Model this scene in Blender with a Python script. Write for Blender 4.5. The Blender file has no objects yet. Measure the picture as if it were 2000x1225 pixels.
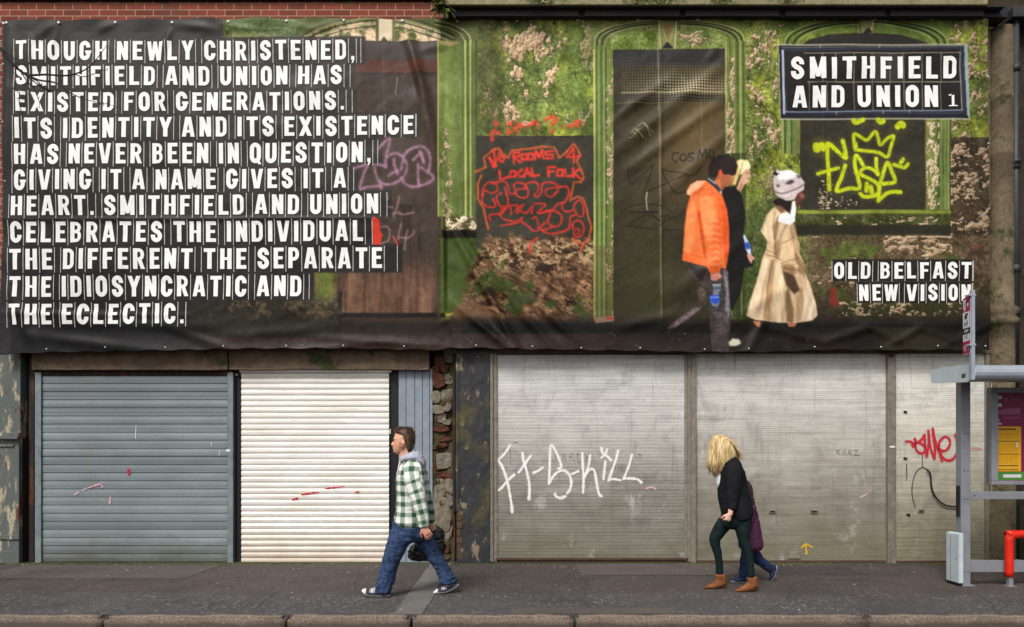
import bpy, bmesh, math, random
import numpy as np
from mathutils import Vector, Matrix

# ------------------------------------------------------------------ camera, sky, sun
SC = bpy.context.scene
COL = SC.collection
F = 1400.0            # focal length in photo pixels (photo is 2000 wide)
CD = 9.79             # camera distance from the shop front
CH = 1.5              # camera height above the pavement
HZ = 885.0            # horizon row in the photo
cam_d = bpy.data.cameras.new("camera")
cam = bpy.data.objects.new("camera", cam_d); COL.objects.link(cam)
cam_d.sensor_width = 36.0; cam_d.lens = 36.0*F/2000.0
cam_d.shift_y = (HZ-612.5)/2000.0
cam_d.clip_start = 0.05; cam_d.clip_end = 3000
cam.location = (0, -CD, CH); cam.rotation_euler = (math.radians(90), 0, 0)
SC.camera = cam

SUN_EL, SUN_AZ = math.radians(48), math.radians(205)   # azimuth: behind the camera, a little to its left
w = bpy.data.worlds.new("World"); SC.world = w; w.use_nodes = True
wn = w.node_tree; wn.nodes.clear()
sky = wn.nodes.new("ShaderNodeTexSky"); sky.sky_type = 'NISHITA'; sky.sun_disc = False
sky.sun_elevation = SUN_EL; sky.sun_rotation = SUN_AZ
sky.air_density = 1.0; sky.dust_density = 4.0
hs = wn.nodes.new("ShaderNodeHueSaturation"); hs.inputs['Saturation'].default_value = 0.45
bg = wn.nodes.new("ShaderNodeBackground"); bg.inputs['Strength'].default_value = 0.075
wo = wn.nodes.new("ShaderNodeOutputWorld")
wn.links.new(sky.outputs[0], hs.inputs['Color']); wn.links.new(hs.outputs[0], bg.inputs['Color'])
wn.links.new(bg.outputs[0], wo.inputs['Surface'])
sd = bpy.data.lights.new("sun", 'SUN'); sd.energy = 1.5; sd.angle = math.radians(18); sd.color = (1, 0.975, 0.94)
sun = bpy.data.objects.new("sun", sd); COL.objects.link(sun)
sdir = Vector((math.sin(SUN_AZ)*math.cos(SUN_EL), math.cos(SUN_AZ)*math.cos(SUN_EL), math.sin(SUN_EL)))
sun.rotation_euler = sdir.to_track_quat('Z', 'Y').to_euler(); sun.location = (-4, -12, 14)
SC.view_settings.view_transform = 'Standard'; SC.view_settings.look = 'None'
SC.view_settings.exposure = 0.92; SC.view_settings.gamma = 1.0

# ------------------------------------------------------------------ helpers
R0 = random.Random(7)
def P(px, py, Y=0.0):
    s = F/(CD+Y)
    return ((px-1000.0)/s, Y, CH-(py-HZ)/s)
def X_(px, Y=0.0): return (px-1000.0)*(CD+Y)/F
def Z_(py, Y=0.0): return CH-(py-HZ)*(CD+Y)/F
def lin1(c):
    c = c/255.0
    return c/12.92 if c <= 0.04045 else ((c+0.055)/1.055)**2.4
K = 0.87
BAN_K = 0.80          # reflectance of the white ink
def C(r, g, b, k=None):
    k = K if k is None else k
    return (lin1(r)*k, lin1(g)*k, lin1(b)*k, 1.0)

class NT:
    """small wrapper to write node materials"""
    def __init__(s, name, rough=0.7, spec=0.3, metal=0.0):
        s.m = bpy.data.materials.new(name); s.m.use_nodes = True
        s.t = s.m.node_tree; s.b = s.t.nodes['Principled BSDF']
        s.b.inputs['Roughness'].default_value = rough
        s.b.inputs['Specular IOR Level'].default_value = spec
        s.b.inputs['Metallic'].default_value = metal
        s.co = s.t.nodes.new('ShaderNodeTexCoord').outputs['Object']
    def n(s, typ): return s.t.nodes.new(typ)
    def l(s, a, b): s.t.links.new(a, b)
    def put(s, sock, v):
        if hasattr(v, 'is_output'): s.l(v, sock)
        elif isinstance(v, (tuple, list)) and len(v) == 4 and sock.type == 'VECTOR': sock.default_value = v[:3]
        else: sock.default_value = v
    def mp(s, sc=(1, 1, 1), loc=(0, 0, 0), co=None, rot=(0, 0, 0)):
        m = s.n('ShaderNodeMapping'); s.l(co or s.co, m.inputs[0])
        m.inputs['Scale'].default_value = sc; m.inputs['Location'].default_value = loc; m.inputs['Rotation'].default_value = rot
        return m.outputs[0]
    def noise(s, scale=5, det=4, rough=0.55, co=None, dist=0.0):
        k = s.n('ShaderNodeTexNoise'); s.l(co or s.co, k.inputs['Vector'])
        k.inputs['Scale'].default_value = scale; k.inputs['Detail'].default_value = det
        k.inputs['Roughness'].default_value = rough; k.inputs['Distortion'].default_value = dist
        return k.outputs['Fac']
    def n_warp(s, scale, amt):
        k = s.n('ShaderNodeTexNoise'); s.l(s.co, k.inputs['Vector']); k.inputs['Scale'].default_value = scale; k.inputs['Detail'].default_value = 4
        m = s.n('ShaderNodeVectorMath'); m.operation = 'MULTIPLY_ADD'; s.l(k.outputs['Color'], m.inputs[0]); m.inputs[1].default_value = (amt,)*3; s.l(s.co, m.inputs[2]); return m.outputs[0]
    def vor(s, scale=5, co=None, feat='F1', out='Distance'):
        k = s.n('ShaderNodeTexVoronoi'); k.feature = feat; s.l(co or s.co, k.inputs['Vector'])
        k.inputs['Scale'].default_value = scale
        return k.outputs[out]
    def ramp(s, f, stops, interp='LINEAR'):
        k = s.n('ShaderNodeValToRGB'); s.l(f, k.inputs[0]); e = k.color_ramp.elements; k.color_ramp.interpolation = interp
        while len(e) < len(stops): e.new(0.5)
        for i, (p, c) in enumerate(stops):
            e[i].position = p
            e[i].color = c if isinstance(c, (tuple, list)) else (c, c, c, 1)
        return k.outputs[0]
    def mix(s, f, a, b, mode='MIX'):
        k = s.n('ShaderNodeMix'); k.data_type = 'RGBA'; k.blend_type = mode
        s.put(k.inputs[0], f); s.put(k.inputs[6], a); s.put(k.inputs[7], b)
        return k.outputs[2]
    def math(s, op, a, b=0.0, c=None, clamp=False):
        k = s.n('ShaderNodeMath'); k.operation = op; k.use_clamp = clamp
        s.put(k.inputs[0], a); s.put(k.inputs[1], b)
        if c is not None: s.put(k.inputs[2], c)
        return k.outputs[0]
    def sep(s, co=None):
        k = s.n('ShaderNodeSeparateXYZ'); s.l(co or s.co, k.inputs[0]); return k.outputs
    def attr(s, name):
        k = s.n('ShaderNodeAttribute'); k.attribute_name = name; return k
    def bump(s, h, st=0.3, dist=0.01):
        k = s.n('ShaderNodeBump'); s.l(h, k.inputs['Height']); k.inputs['Strength'].default_value = st
        k.inputs['Distance'].default_value = dist; s.l(k.outputs[0], s.b.inputs['Normal'])
    def col(s, c): s.put(s.b.inputs['Base Color'], c)
    def rgh(s, c): s.put(s.b.inputs['Roughness'], c)

def plain(name, c, rough=0.6, spec=0.3, metal=0.0, var=0.18, scale=9.0, bump=0.1):
    """one paint or metal with mottling and fine bump"""
    t = NT(name, rough, spec, metal)
    f = t.noise(scale, 6, 0.6)
    d = tuple(v*(1-var*1.6) for v in c[:3])+(1,); u = tuple(min(1, v*(1+var)) for v in c[:3])+(1,)
    t.col(t.ramp(f, [(0.3, d), (0.7, u)]))
    t.rgh(t.ramp(f, [(0.3, max(0, rough-0.1)), (0.7, min(1, rough+0.1))]))
    if bump: t.bump(t.noise(scale*14, 3), bump, 0.003)
    return t.m

class MB:
    """collects shapes into ONE mesh"""
    def __init__(s): s.v = []; s.f = []; s.mi = []; s.sm = []
    def add(s, vs, fs, mi=0, smooth=False):
        o = len(s.v); s.v += [tuple(v) for v in vs]
        s.f += [tuple(i+o for i in f) for f in fs]; s.mi += [mi]*len(fs); s.sm += [smooth]*len(fs)
    def box(s, x0, x1, y0, y1, z0, z1, mi=0, bev=0.0):
        if x0 > x1: x0, x1 = x1, x0
        if y0 > y1: y0, y1 = y1, y0
        if z0 > z1: z0, z1 = z1, z0
        if bev <= 0 or min(x1-x0, y1-y0, z1-z0) < 2.2*bev:
            vs = [(x, y, z) for z in (z0, z1) for y in (y0, y1) for x in (x0, x1)]
            s.add(vs, [(0, 2, 3, 1), (4, 5, 7, 6), (0, 1, 5, 4), (2, 6, 7, 3), (0, 4, 6, 2), (1, 3, 7, 5)], mi)
            return
        bm = bmesh.new(); bmesh.ops.create_cube(bm, size=1)
        for v in bm.verts: v.co = Vector(((x0+x1)/2+v.co.x*(x1-x0), (y0+y1)/2+v.co.y*(y1-y0), (z0+z1)/2+v.co.z*(z1-z0)))
        bmesh.ops.bevel(bm, geom=bm.edges[:], offset=bev, segments=2, affect='EDGES', profile=0.6)
        s.bm(bm, mi)
    def bm(s, bm, mi=0, smooth=False, M=None):
        bm.verts.index_update()
        vs = [(M @ v.co if M else v.co)[:] for v in bm.verts]
        s.add(vs, [[v.index for v in f.verts] for f in bm.faces], mi, smooth); bm.free()
    def tube(s, pts, r, n=10, mi=0, cap=True, smooth=True):
        """round tube through pts, r may be a list"""
        pts = [Vector(p) for p in pts]; rr = r if isinstance(r, (list, tuple)) else [r]*len(pts)
        vs = []; fs = []; pr = None
        for i, p in enumerate(pts):
            d = (pts[min(i+1, len(pts)-1)]-pts[max(i-1, 0)]).normalized()
            if pr is None: a = Vector((0, 0, 1)).cross(d); a = Vector((1, 0, 0)).cross(d) if a.length < 1e-3 else a
            else: a = pr-d*pr.dot(d)
            a.normalize(); pr = a; b = d.cross(a)
            for k in range(n):
                t = 2*math.pi*k/n; vs.append(p+a*(math.cos(t)*rr[i])+b*(math.sin(t)*rr[i]))
        for i in range(len(pts)-1):
            for k in range(n):
                fs.append((i*n+k, i*n+(k+1) % n, (i+1)*n+(k+1) % n, (i+1)*n+k))
        if cap: fs += [tuple(range(n-1, -1, -1)), tuple((len(pts)-1)*n+k for k in range(n))]
        s.add(vs, fs, mi, smooth)
    def build(s, name, mats, parent=None, label=None):
        me = bpy.data.meshes.new(name); me.from_pydata(s.v, [], s.f)
        for m in (mats if isinstance(mats, (list, tuple)) else [mats]): me.materials.append(m)
        me.polygons.foreach_set('material_index', s.mi); me.polygons.foreach_set('use_smooth', s.sm)
        me.update()
        return link(name, me, parent, label)
def link(name, me, parent=None, label=None):
    o = bpy.data.objects.new(name, me); COL.objects.link(o)
    if parent is not None:
        o.parent = parent; o.matrix_parent_inverse = Matrix.Translation(parent.location).inverted() if parent.parent is None else Matrix.Identity(4)
    if label: o['label'] = label
    return o
def tag(o, label=None, cat=None, group=None, kind=None):
    if label: o['label'] = label
    if cat: o['category'] = cat
    if group: o['group'] = group
    if kind: o['kind'] = kind
    return o
def thing(name, loc, label, cat, group=None):
    o = bpy.data.objects.new(name, None); COL.objects.link(o); o.location = loc; o.empty_display_size = 0.2
    return tag(o, label, cat, group)
def rect(mb, px0, py0, px1, py1, Yf, Yb, mi=0, bev=0.0):
    """box whose front face (at depth Yf) covers this rectangle of the facade"""
    mb.box(X_(px0, Yf), X_(px1, Yf), Yf, Yb, Z_(py1, Yf), Z_(py0, Yf), mi, bev)
def ribbon(mb, pts, w, pos, off=0.0, mi=0, cap=True, step=6.0, jit=0.0):
    """flat brush stroke following a polyline given in facade pixels; pos(px,py,off) gives the surface point"""
    q = [np.array(pts[0], float)]
    for a, b in zip(pts[:-1], pts[1:]):
        a = np.array(a, float); b = np.array(b, float); k = max(1, int(np.linalg.norm(b-a)/step))
        q += [a+(b-a)*(i+1)/k for i in range(k)]
    q = np.array(q); d = np.gradient(q, axis=0); d /= np.maximum(np.linalg.norm(d, axis=1), 1e-6)[:, None]
    nrm = np.stack([-d[:, 1], d[:, 0]], 1); ww = np.full(len(q), w/2.0)
    if jit: ww *= 1+jit*np.array([R0.uniform(-1, 1) for _ in q])
    L = q+nrm*ww[:, None]; Rr = q-nrm*ww[:, None]
    vs = [pos(a[0], a[1], off) for a in L]+[pos(a[0], a[1], off) for a in Rr]; n = len(q)
    fs = [(i, i+1, n+i+1, n+i) for i in range(n-1)]
    if cap:
        for e, sg in ((0, -1), (n-1, 1)):
            c0 = len(vs); t = math.atan2(nrm[e][1], nrm[e][0])
            arc = [q[e]+ww[e]*np.array([math.cos(t-sg*math.pi*k/6), math.sin(t-sg*math.pi*k/6)]) for k in range(1, 6)]
            vs += [pos(a[0], a[1], off) for a in arc]
            fs.append((e, *range(c0, c0+5), n+e))
    mb.add(vs, fs, mi)
def smooth_path(pts, k=6, closed=False):
    """Catmull-Rom through points"""
    p = [np.array(a, float) for a in pts]
    p = [p[-1]]+p+[p[0], p[1]] if closed else [2*p[0]-p[1]]+p+[2*p[-1]-p[-2]]
    out = []
    for i in range(1, len(p)-2):
        a, b, c, d = p[i-1:i+3]
        for j in range(k):
            t = j/k
            out.append(0.5*((2*b)+(c-a)*t+(2*a-5*b+4*c-d)*t*t+(-a+3*b-3*c+d)*t**3))
    out.append(p[-2])
    return out
# ------------------------------------------------------------------ materials of the place
def mat_asphalt():
    t = NT('pavement_asphalt', 0.85, 0.25)
    y = t.sep()[1]
    wob = t.noise(0.9, 3)
    m = t.math('ADD', y, t.math('MULTIPLY', t.math('SUBTRACT', wob, 0.5), 0.5))
    near = t.ramp(t.math('MULTIPLY', t.math('ADD', m, 2.25), 3.0, clamp=True), [(0.0, 1.0), (0.6, 0.0)])
    fine = t.noise(120, 4, 0.8)
    big = t.noise(1.3, 5, 0.6)
    far_c = t.ramp(fine, [(0.3, C(62, 55, 52)), (0.52, C(96, 86, 81)), (0.72, C(150, 138, 128))])
    near_c = t.ramp(fine, [(0.32, C(54, 53, 55)), (0.52, C(92, 89, 90)), (0.68, C(168, 163, 158))])
    c = t.mix(near, far_c, near_c)
    c = t.mix(0.75, c, t.ramp(big, [(0.3, (0.62, 0.61, 0.6, 1)), (0.55, (1, 1, 1, 1)), (0.75, (1.0, 0.95, 0.9, 1))]), 'MULTIPLY')
    gum = t.vor(3.2); spot = t.ramp(gum, [(0.035, 1.0), (0.05, 0.0)])
    c = t.mix(t.math('MULTIPLY', spot, t.ramp(t.noise(2.2), [(0.42, 0.0), (0.5, 0.8)])), c, C(150, 142, 135))
    fl = t.vor(14); fk = t.ramp(fl, [(0.07, 1.0), (0.1, 0.0)])
    c = t.mix(t.math('MULTIPLY', fk, t.ramp(t.noise(4.3), [(0.52, 0.0), (0.56, 0.9)])), c, C(182, 170, 150))
    moss = t.ramp(t.math('ADD', y, t.math('MULTIPLY', t.noise(7, 5, 0.7), 0.35)), [(0.02, 0.0), (0.12, 0.9)])
    c = t.mix(moss, c, t.ramp(t.noise(40, 3), [(0.35, C(52, 58, 34)), (0.7, C(104, 110, 66))]))
    ex = t.noise(0.35, 2)
    c = t.mix(t.ramp(ex, [(0.45, 0.0), (0.6, 0.25)]), c, C(60, 57, 56))
    cell = t.vor(46, t.mp((1, .55, 1)), 'F1', 'Color'); cv = t.sep(cell)[0]; amt = t.math('MULTIPLY', t.ramp(t.noise(1.1, 4, .6, t.mp((1, 1.6, 1), (4, 2, 0))), [(.38, .25), (.6, 1.0)]), t.math('ADD', t.math('MULTIPLY', near, .55), .45))
    c = t.mix(t.math('MULTIPLY', t.ramp(cv, [(.82, 0.0), (.92, 0.30), (1.0, 0.6)]), amt), c, C(176, 170, 162)); c = t.mix(t.math('MULTIPLY', t.ramp(cv, [(.0, 1.0), (.22, .9), (.26, 0.0)]), .24), c, C(40, 38, 38))
    ck = t.vor(.55, t.mp((1, 1, 1), (2, 1, 0), t.n_warp(1.7, .35)), 'DISTANCE_TO_EDGE'); c = t.mix(t.math('MULTIPLY', t.ramp(ck, [(.004, 1.0), (.010, 0.0)]), .32), c, C(34, 32, 31))
    c = t.mix(1.0, c, (0.72, 0.725, 0.735, 1), 'MULTIPLY'); t.col(c); t.bump(fine, 0.55, 0.006); return t.m
def mat_asphalt_patch(name, k, warm=0):
    t = NT(name, 0.85, 0.25); fine = t.noise(100, 4, 0.8); big = t.noise(2.2, 4)
    c = t.ramp(fine, [(0.3, C(58*k+warm, 55*k, 55*k-warm)), (0.55, C(90*k+warm, 85*k, 84*k-warm)), (0.72, C(145*k, 139*k, 134*k))])
    c = t.mix(0.7, c, t.ramp(big, [(0.3, 0.5), (0.6, 0.72)]), 'MULTIPLY')
    t.col(c); t.bump(fine, 0.5, 0.006); return t.m
def mat_slab():
    t = NT('stone_slab', 0.8, 0.25); f = t.noise(70, 5, 0.75); b = t.noise(2.4, 5)
    c = t.ramp(f, [(0.3, C(88, 85, 82)), (0.7, C(130, 127, 123))])
    c = t.mix(0.8, c, t.ramp(b, [(0.3, 0.66), (0.65, 1.0)]), 'MULTIPLY')
    t.col(c); t.bump(f, 0.3, 0.004); return t.m
def mat_kerb():
    t = NT('granite_kerb', 0.75, 0.3); f = t.noise(85, 5, 0.8); b = t.noise(3.0, 5); z = t.sep()[2]
    c = t.ramp(f, [(0.3, C(76, 66, 57)), (0.5, C(122, 106, 93)), (0.7, C(184, 170, 154))]); c = t.mix(.6, c, t.ramp(t.vor(60, None, 'F1', 'Color'), [(.2, .5), (.7, 1.0)]), 'MULTIPLY')
    dirt = t.ramp(t.math('ADD', t.math('MULTIPLY', z, -9.0), t.math('MULTIPLY', b, 0.8)), [(0.4, 0.0), (0.95, 0.85)])
    c = t.mix(dirt, c, C(50, 41, 34)); t.col(c); t.bump(t.noise(30, 6, 0.7), 0.6, 0.012); return t.m
def mat_brick():
    t = NT('red_brick', 0.85, 0.2)
    k = t.n('ShaderNodeTexBrick'); t.l(t.mp((1, 1, 1), rot=(math.radians(90), 0, 0)), k.inputs['Vector'])
    k.inputs['Scale'].default_value = 1.0; k.inputs['Brick Width'].default_value = 0.245; k.inputs['Row Height'].default_value = 0.083
    k.inputs['Mortar Size'].default_value = 0.005; k.inputs['Mortar Smooth'].default_value = 0.2
    k.inputs['Color1'].default_value = C(112, 54, 42); k.inputs['Color2'].default_value = C(146, 70, 52); k.inputs['Mortar'].default_value = C(182, 162, 134)
    k.inputs['Bias'].default_value = 0.0
    f = t.noise(60, 4, 0.7); c = t.mix(0.6, k.outputs['Color'], t.ramp(f, [(0.3, 0.55), (0.65, 1.0)]), 'MULTIPLY')
    soot = t.ramp(t.noise(1.6, 5, 0.65), [(0.54, 0.0), (0.7, 0.6)])
    c = t.mix(soot, c, C(80, 68, 54))
    ms = t.ramp(t.noise(2.8, 4), [(0.6, 0.0), (0.68, 0.6)]); c = t.mix(ms, c, C(120, 112, 52))
    t.col(c); t.bump(t.math('SUBTRACT', 1.0, k.outputs['Fac']), 0.6, 0.008); return t.m
def mat_flaking(name, paint, under, thr=0.55, scale=6, moss=None, stretch=(1, 1, 0.6), rust=None, rough=0.6):
    """old paint with flakes lost down to what lies under it"""
    t = NT(name, rough, 0.3); co = t.mp(stretch)
    f = t.noise(scale, 7, 0.68, co); g = t.noise(scale*9, 4, 0.7)
    p = t.mix(t.ramp(g, [(0.3, 0.0), (0.7, 0.6)]), paint, tuple(v*0.55 for v in paint[:3])+(1,))
    u = t.mix(t.ramp(g, [(0.35, 0.0), (0.65, 1.0)]), under, tuple(v*0.5 for v in under[:3])+(1,))
    m = t.ramp(f, [(thr, 0.0), (thr+0.012, 1.0)]); c = t.mix(m, p, u)
    edge = t.ramp(f, [(thr-0.03, 0.0), (thr-0.004, 0.8), (thr+0.0, 0.8), (thr+0.01, 0.0)])
    c = t.mix(edge, c, tuple(v*0.35 for v in under[:3])+(1,))
    if moss: c = t.mix(t.ramp(t.noise(2.1, 5, 0.65), [(0.5, 0.0), (0.66, 0.85)]), c, t.ramp(g, [(0.3, tuple(v*0.6 for v in moss[:3])+(1,)), (0.7, moss)]))
    if rust: c = t.mix(t.ramp(t.noise(4.7, 6, 0.7, t.mp((1, 1, 0.35))), [(0.58, 0.0), (0.63, 0.95)]), c, t.ramp(g, [(0.3, C(48, 28, 20)), (0.7, rust)]))
    t.col(c); t.bump(f, 0.5, 0.01); return t.m
def mat_rough_stone(name, a, b, moss=None, scale=5, dirt=0.0):
    t = NT(name, 0.9, 0.2); f = t.noise(scale, 8, 0.72); g = t.noise(scale*10, 5, 0.75)
    c = t.mix(0.5, t.ramp(f, [(0.32, a), (0.62, b)]), t.ramp(g, [(0.3, tuple(v*0.5 for v in a[:3])+(1,)), (0.7, b)]))
    if moss: c = t.mix(t.ramp(t.noise(1.7, 5, 0.7), [(0.54, 0.0), (0.62, 0.9)]), c, t.ramp(g, [(0.3, tuple(v*0.45 for v in moss[:3])+(1,)), (0.7, moss)]))
    t.col(c); t.bump(t.math('ADD', f, t.math('MULTIPLY', g, 0.5)), 0.8, 0.02); return t.m
def mat_grey_slat():
    t = NT('grey_painted_steel', 0.5, 0.4); z = t.sep()[2]; wid = t.math('FLOOR', t.math('MULTIPLY', z, 1/0.1135))
    wn_ = t.n('ShaderNodeTexWhiteNoise'); wn_.noise_dimensions = '1D'; t.l(wid, wn_.inputs['W'])
    base = t.ramp(wn_.outputs['Value'], [(0.0, C(116, 127, 131)), (1.0, C(142, 152, 154))])
    f = t.noise(3, 6, 0.65, t.mp((0.6, 1, 1.2))); g = t.noise(90, 3)
    c = t.mix(0.6, base, t.ramp(f, [(0.3, 0.72), (0.62, 1.0)]), 'MULTIPLY')
    c = t.mix(0.35, c, t.ramp(g, [(0.3, 0.6), (0.7, 1.0)]), 'MULTIPLY')
    rs = t.ramp(t.noise(1.3, 4, 0.6, t.mp((3.0, 1, 0.25))), [(0.6, 0.0), (0.72, 0.4)])
    c = t.mix(rs, c, C(128, 112, 88))
    low = t.ramp(t.math('ADD', z, t.math('MULTIPLY', f, 0.5)), [(0.28, 0.75), (0.62, 0.0)])
    c = t.mix(low, c, C(82, 82, 66)); t.col(c); t.bump(g, 0.06, 0.002); return t.m
def mat_white_shutter():
    t = NT('white_enamel', 0.45, 0.4); f = t.noise(2.5, 6, 0.65, t.mp((0.5, 1, 2.2))); z = t.sep()[2]; g = t.noise(60, 3)
    c = t.ramp(f, [(0.3, C(236, 229, 214, 0.86)), (0.6, C(248, 246, 241, 0.88))])
    sp = t.ramp(t.vor(17), [(0.03, 1.0), (0.045, 0.0)]); c = t.mix(t.math('MULTIPLY', sp, t.ramp(t.noise(5), [(0.5, 0.0), (0.6, 0.8)])), c, C(120, 100, 80))
    lap = t.math('FRACT', t.math('MULTIPLY', z, 1/0.0811)); grime = t.ramp(lap, [(0.0, 0.9), (0.07, 0.8), (0.14, 0.0)])
    c = t.mix(t.math('MULTIPLY', grime, t.ramp(t.noise(9, 5, 0.7, t.mp((1, 1, 3))), [(0.3, 0.25), (0.7, 1.0)])), c, C(128, 108, 90))
    low = t.ramp(t.math('ADD', z, t.math('MULTIPLY', t.noise(4, 5, 0.7), 0.5)), [(0.3, 0.6), (0.75, 0.0)])
    c = t.mix(low, c, C(176, 150, 116)); t.col(c); return t.m
def mat_alu(name, lines=0.052, faint=False, top=(196, 193, 186), bot=(126, 116, 96)):
    t = NT(name, 0.7, 0.2, 0.0); x, y, z = t.sep()
    big = t.noise(1.1, 6, 0.68, t.mp((0.8, 1, 1.2))); hor = t.noise(5, 6, 0.7, t.mp((0.22, 1, 3.5))); g = t.noise(70, 4, 0.7)
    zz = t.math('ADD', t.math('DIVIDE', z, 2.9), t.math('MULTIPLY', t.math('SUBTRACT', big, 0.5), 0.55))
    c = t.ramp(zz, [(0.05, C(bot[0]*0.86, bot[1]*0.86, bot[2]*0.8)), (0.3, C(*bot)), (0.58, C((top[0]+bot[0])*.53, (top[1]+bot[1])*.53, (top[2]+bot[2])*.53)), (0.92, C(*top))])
    c = t.mix(0.7, c, t.ramp(hor, [(0.3, 0.6), (0.56, 1.0)]), 'MULTIPLY')
    c = t.mix(0.4, c, t.ramp(g, [(0.3, 0.6), (0.62, 1.0)]), 'MULTIPLY')
    smear = t.ramp(t.noise(2.6, 7, 0.72, t.mp((1.3, 1, 0.8), (3, 0, 1)), 0.8), [(0.53, 0.0), (0.62, 0.26), (0.72, 0.1)])
    c = t.mix(smear, c, C(104, 102, 100))
    pale = t.ramp(t.noise(3.4, 7, 0.75, t.mp((1, 1, 0.7), (9, 0, 4))), [(0.58, 0.0), (0.7, 0.45)])
    c = t.mix(pale, c, C(218, 217, 213))
    scr = t.ramp(t.noise(9, 5, 0.8, t.mp((2.4, 1, 0.25), (5, 0, 0))), [(0.67, 0.0), (0.7, 0.5)])
    c = t.mix(scr, c, C(84, 80, 74))
    c = t.mix(.85, c, t.ramp(t.noise(2.3, 6, .7, t.mp((1, 1, 1.2), (7, 3, 2)), .6), [(.32, .74), (.5, .95), (.66, 1.0)]), 'MULTIPLY')
    drip = t.ramp(t.noise(2.0, 5, .7, t.mp((4.5, 1, .22), (1, 0, 8))), [(.58, 0.0), (.68, .38)]); c = t.mix(drip, c, C(112, 108, 100))
    cell = t.math('FRACT', t.math('MULTIPLY', z, 1/lines)); ln = t.ramp(cell, [(0.0, 1.0), (0.1, 0.0)])
    brk = t.ramp(t.noise(4, 4, 0.6, t.mp((0.5, 1, 6))), [(0.35, 0.05 if faint else 0.45), (0.6, 0.28 if faint else 0.85)])
    c = t.mix(t.math('MULTIPLY', ln, brk), c, C(74, 66, 56)); t.col(c)
    t.bump(t.ramp(cell, [(0.0, 0.0), (0.13, 1.0), (0.9, 0.94), (1.0, 0.7)]), 0.12 if faint else 0.3, 0.005)
    t.rgh(t.ramp(g, [(0.3, 0.6), (0.7, 0.8)])); return t.m
def mat_attr(name, rough=0.6, spec=0.3, bump=0.0, scale=300, attr='Col'):
    t = NT(name, rough, spec); a = t.attr(attr)
    if bump:
        g = t.noise(scale, 3); t.col(t.mix(0.35, a.outputs['Color'], t.ramp(g, [(0.3, 0.65), (0.65, 1.0)]), 'MULTIPLY')); t.bump(g, bump, 0.003)
    else: t.col(a.outputs['Color'])
    return t.m

M = {}
M['asphalt'] = mat_asphalt(); M['slab'] = mat_slab(); M['kerb'] = mat_kerb(); M['brick'] = mat_brick()
M['patch_a'] = mat_asphalt_patch('asphalt_patch_dark', 0.86); M['patch_b'] = mat_asphalt_patch('asphalt_patch_pale', 1.12, 3)
M['road'] = mat_asphalt_patch('road_asphalt', 0.8)
M['black'] = plain('black_paint', C(26, 25, 27), 0.5); M['dark'] = plain('dark_recess', C(30, 27, 25), 0.9)
M['soffit'] = plain('dark_soffit', C(34, 33, 37), 0.6); M['fascia'] = plain('fascia_board', C(44, 40, 40), 0.7)  # plain near-black for soffit, eave, fascia backing and shutter box
M['ledge'] = mat_rough_stone('lichen_ledge', C(112, 104, 72), C(168, 160, 124), C(120, 126, 56), 4)
M['lintel'] = mat_rough_stone('weathered_lintel', C(66, 54, 44), C(128, 108, 90), C(60, 74, 36), 7)
M['pil_l'] = mat_flaking('flaking_grey_paint', C(96, 102, 100), C(188, 178, 152), 0.56, 5, None, (2.2, 1, 0.5), C(112, 62, 40))
M['pil_d'] = mat_flaking('flaking_navy_paint', C(50, 51, 54), C(148, 132, 106), 0.6, 4.5, C(94, 88, 46), (1.2, 1, 0.7))
M['timber'] = mat_flaking('rotten_timber', C(48, 40, 36), C(92, 74, 58), 0.6, 7, None, (4, 1, 0.3), C(110, 62, 34), 0.85)
M['grey'] = mat_grey_slat(); M['white'] = mat_white_shutter()
M['clad'] = plain('grey_cladding', C(134, 145, 154), 0.5, 0.4, 0, 0.1)
M['guide_g'] = plain('grey_guide', C(120, 130, 132), 0.5, 0.4)
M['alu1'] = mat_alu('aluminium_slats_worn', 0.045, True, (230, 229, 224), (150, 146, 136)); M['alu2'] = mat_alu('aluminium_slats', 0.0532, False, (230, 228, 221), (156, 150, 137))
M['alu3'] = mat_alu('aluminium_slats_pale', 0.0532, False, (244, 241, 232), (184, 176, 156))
M['guide_a'] = plain('aluminium_guide', C(140, 132, 120), 0.45, 0.4, 0.2, 0.2, 14)
M['rust'] = plain('rusty_bar', C(84, 62, 52), 0.8)
M['darkwall'] = mat_rough_stone('dark_stained_wall', C(34, 29, 24), C(72, 62, 48), C(44, 48, 26), 3)
M['stonecol'] = mat_rough_stone('stained_stone', C(70, 60, 44), C(130, 116, 92), C(62, 66, 36), 3)
M['mortar'] = mat_rough_stone('lime_mortar', C(78, 70, 58), C(156, 146, 128), None, 14)
M['redbrick'] = mat_rough_stone('broken_brick', C(62, 38, 30), C(116, 70, 50), None, 18)
M['mossybrick'] = mat_rough_stone('mossy_brick', C(64, 48, 38), C(112, 86, 64), C(104, 104, 44), 9)
M['mossy'] = mat_rough_stone('mossy_rubble', C(54, 46, 34), C(96, 82, 58), C(84, 92, 36), 12)
M['pipe'] = plain('grey_cast_iron', C(48, 50, 53), 0.55, 0.4)
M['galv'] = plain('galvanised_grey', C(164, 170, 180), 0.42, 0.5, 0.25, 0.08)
M['galvd'] = plain('galvanised_dark', C(140, 142, 148), 0.45, 0.5, 0.25, 0.08)  # darker grey than the roof metal, for posts, rails and legs
M['box'] = plain('pale_grey_box', C(188, 200, 206), 0.45, 0.4, 0, 0.06)
M['redpaint'] = plain('red_gloss', C(214, 36, 16), 0.35, 0.5, 0, 0.08)
M['spray_w'] = plain('white_spray', C(238, 236, 230), 0.6, 0.3, 0, 0.05); M['spray_r'] = plain('red_spray', C(196, 40, 56), 0.6, 0.3, 0, 0.1)
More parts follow.
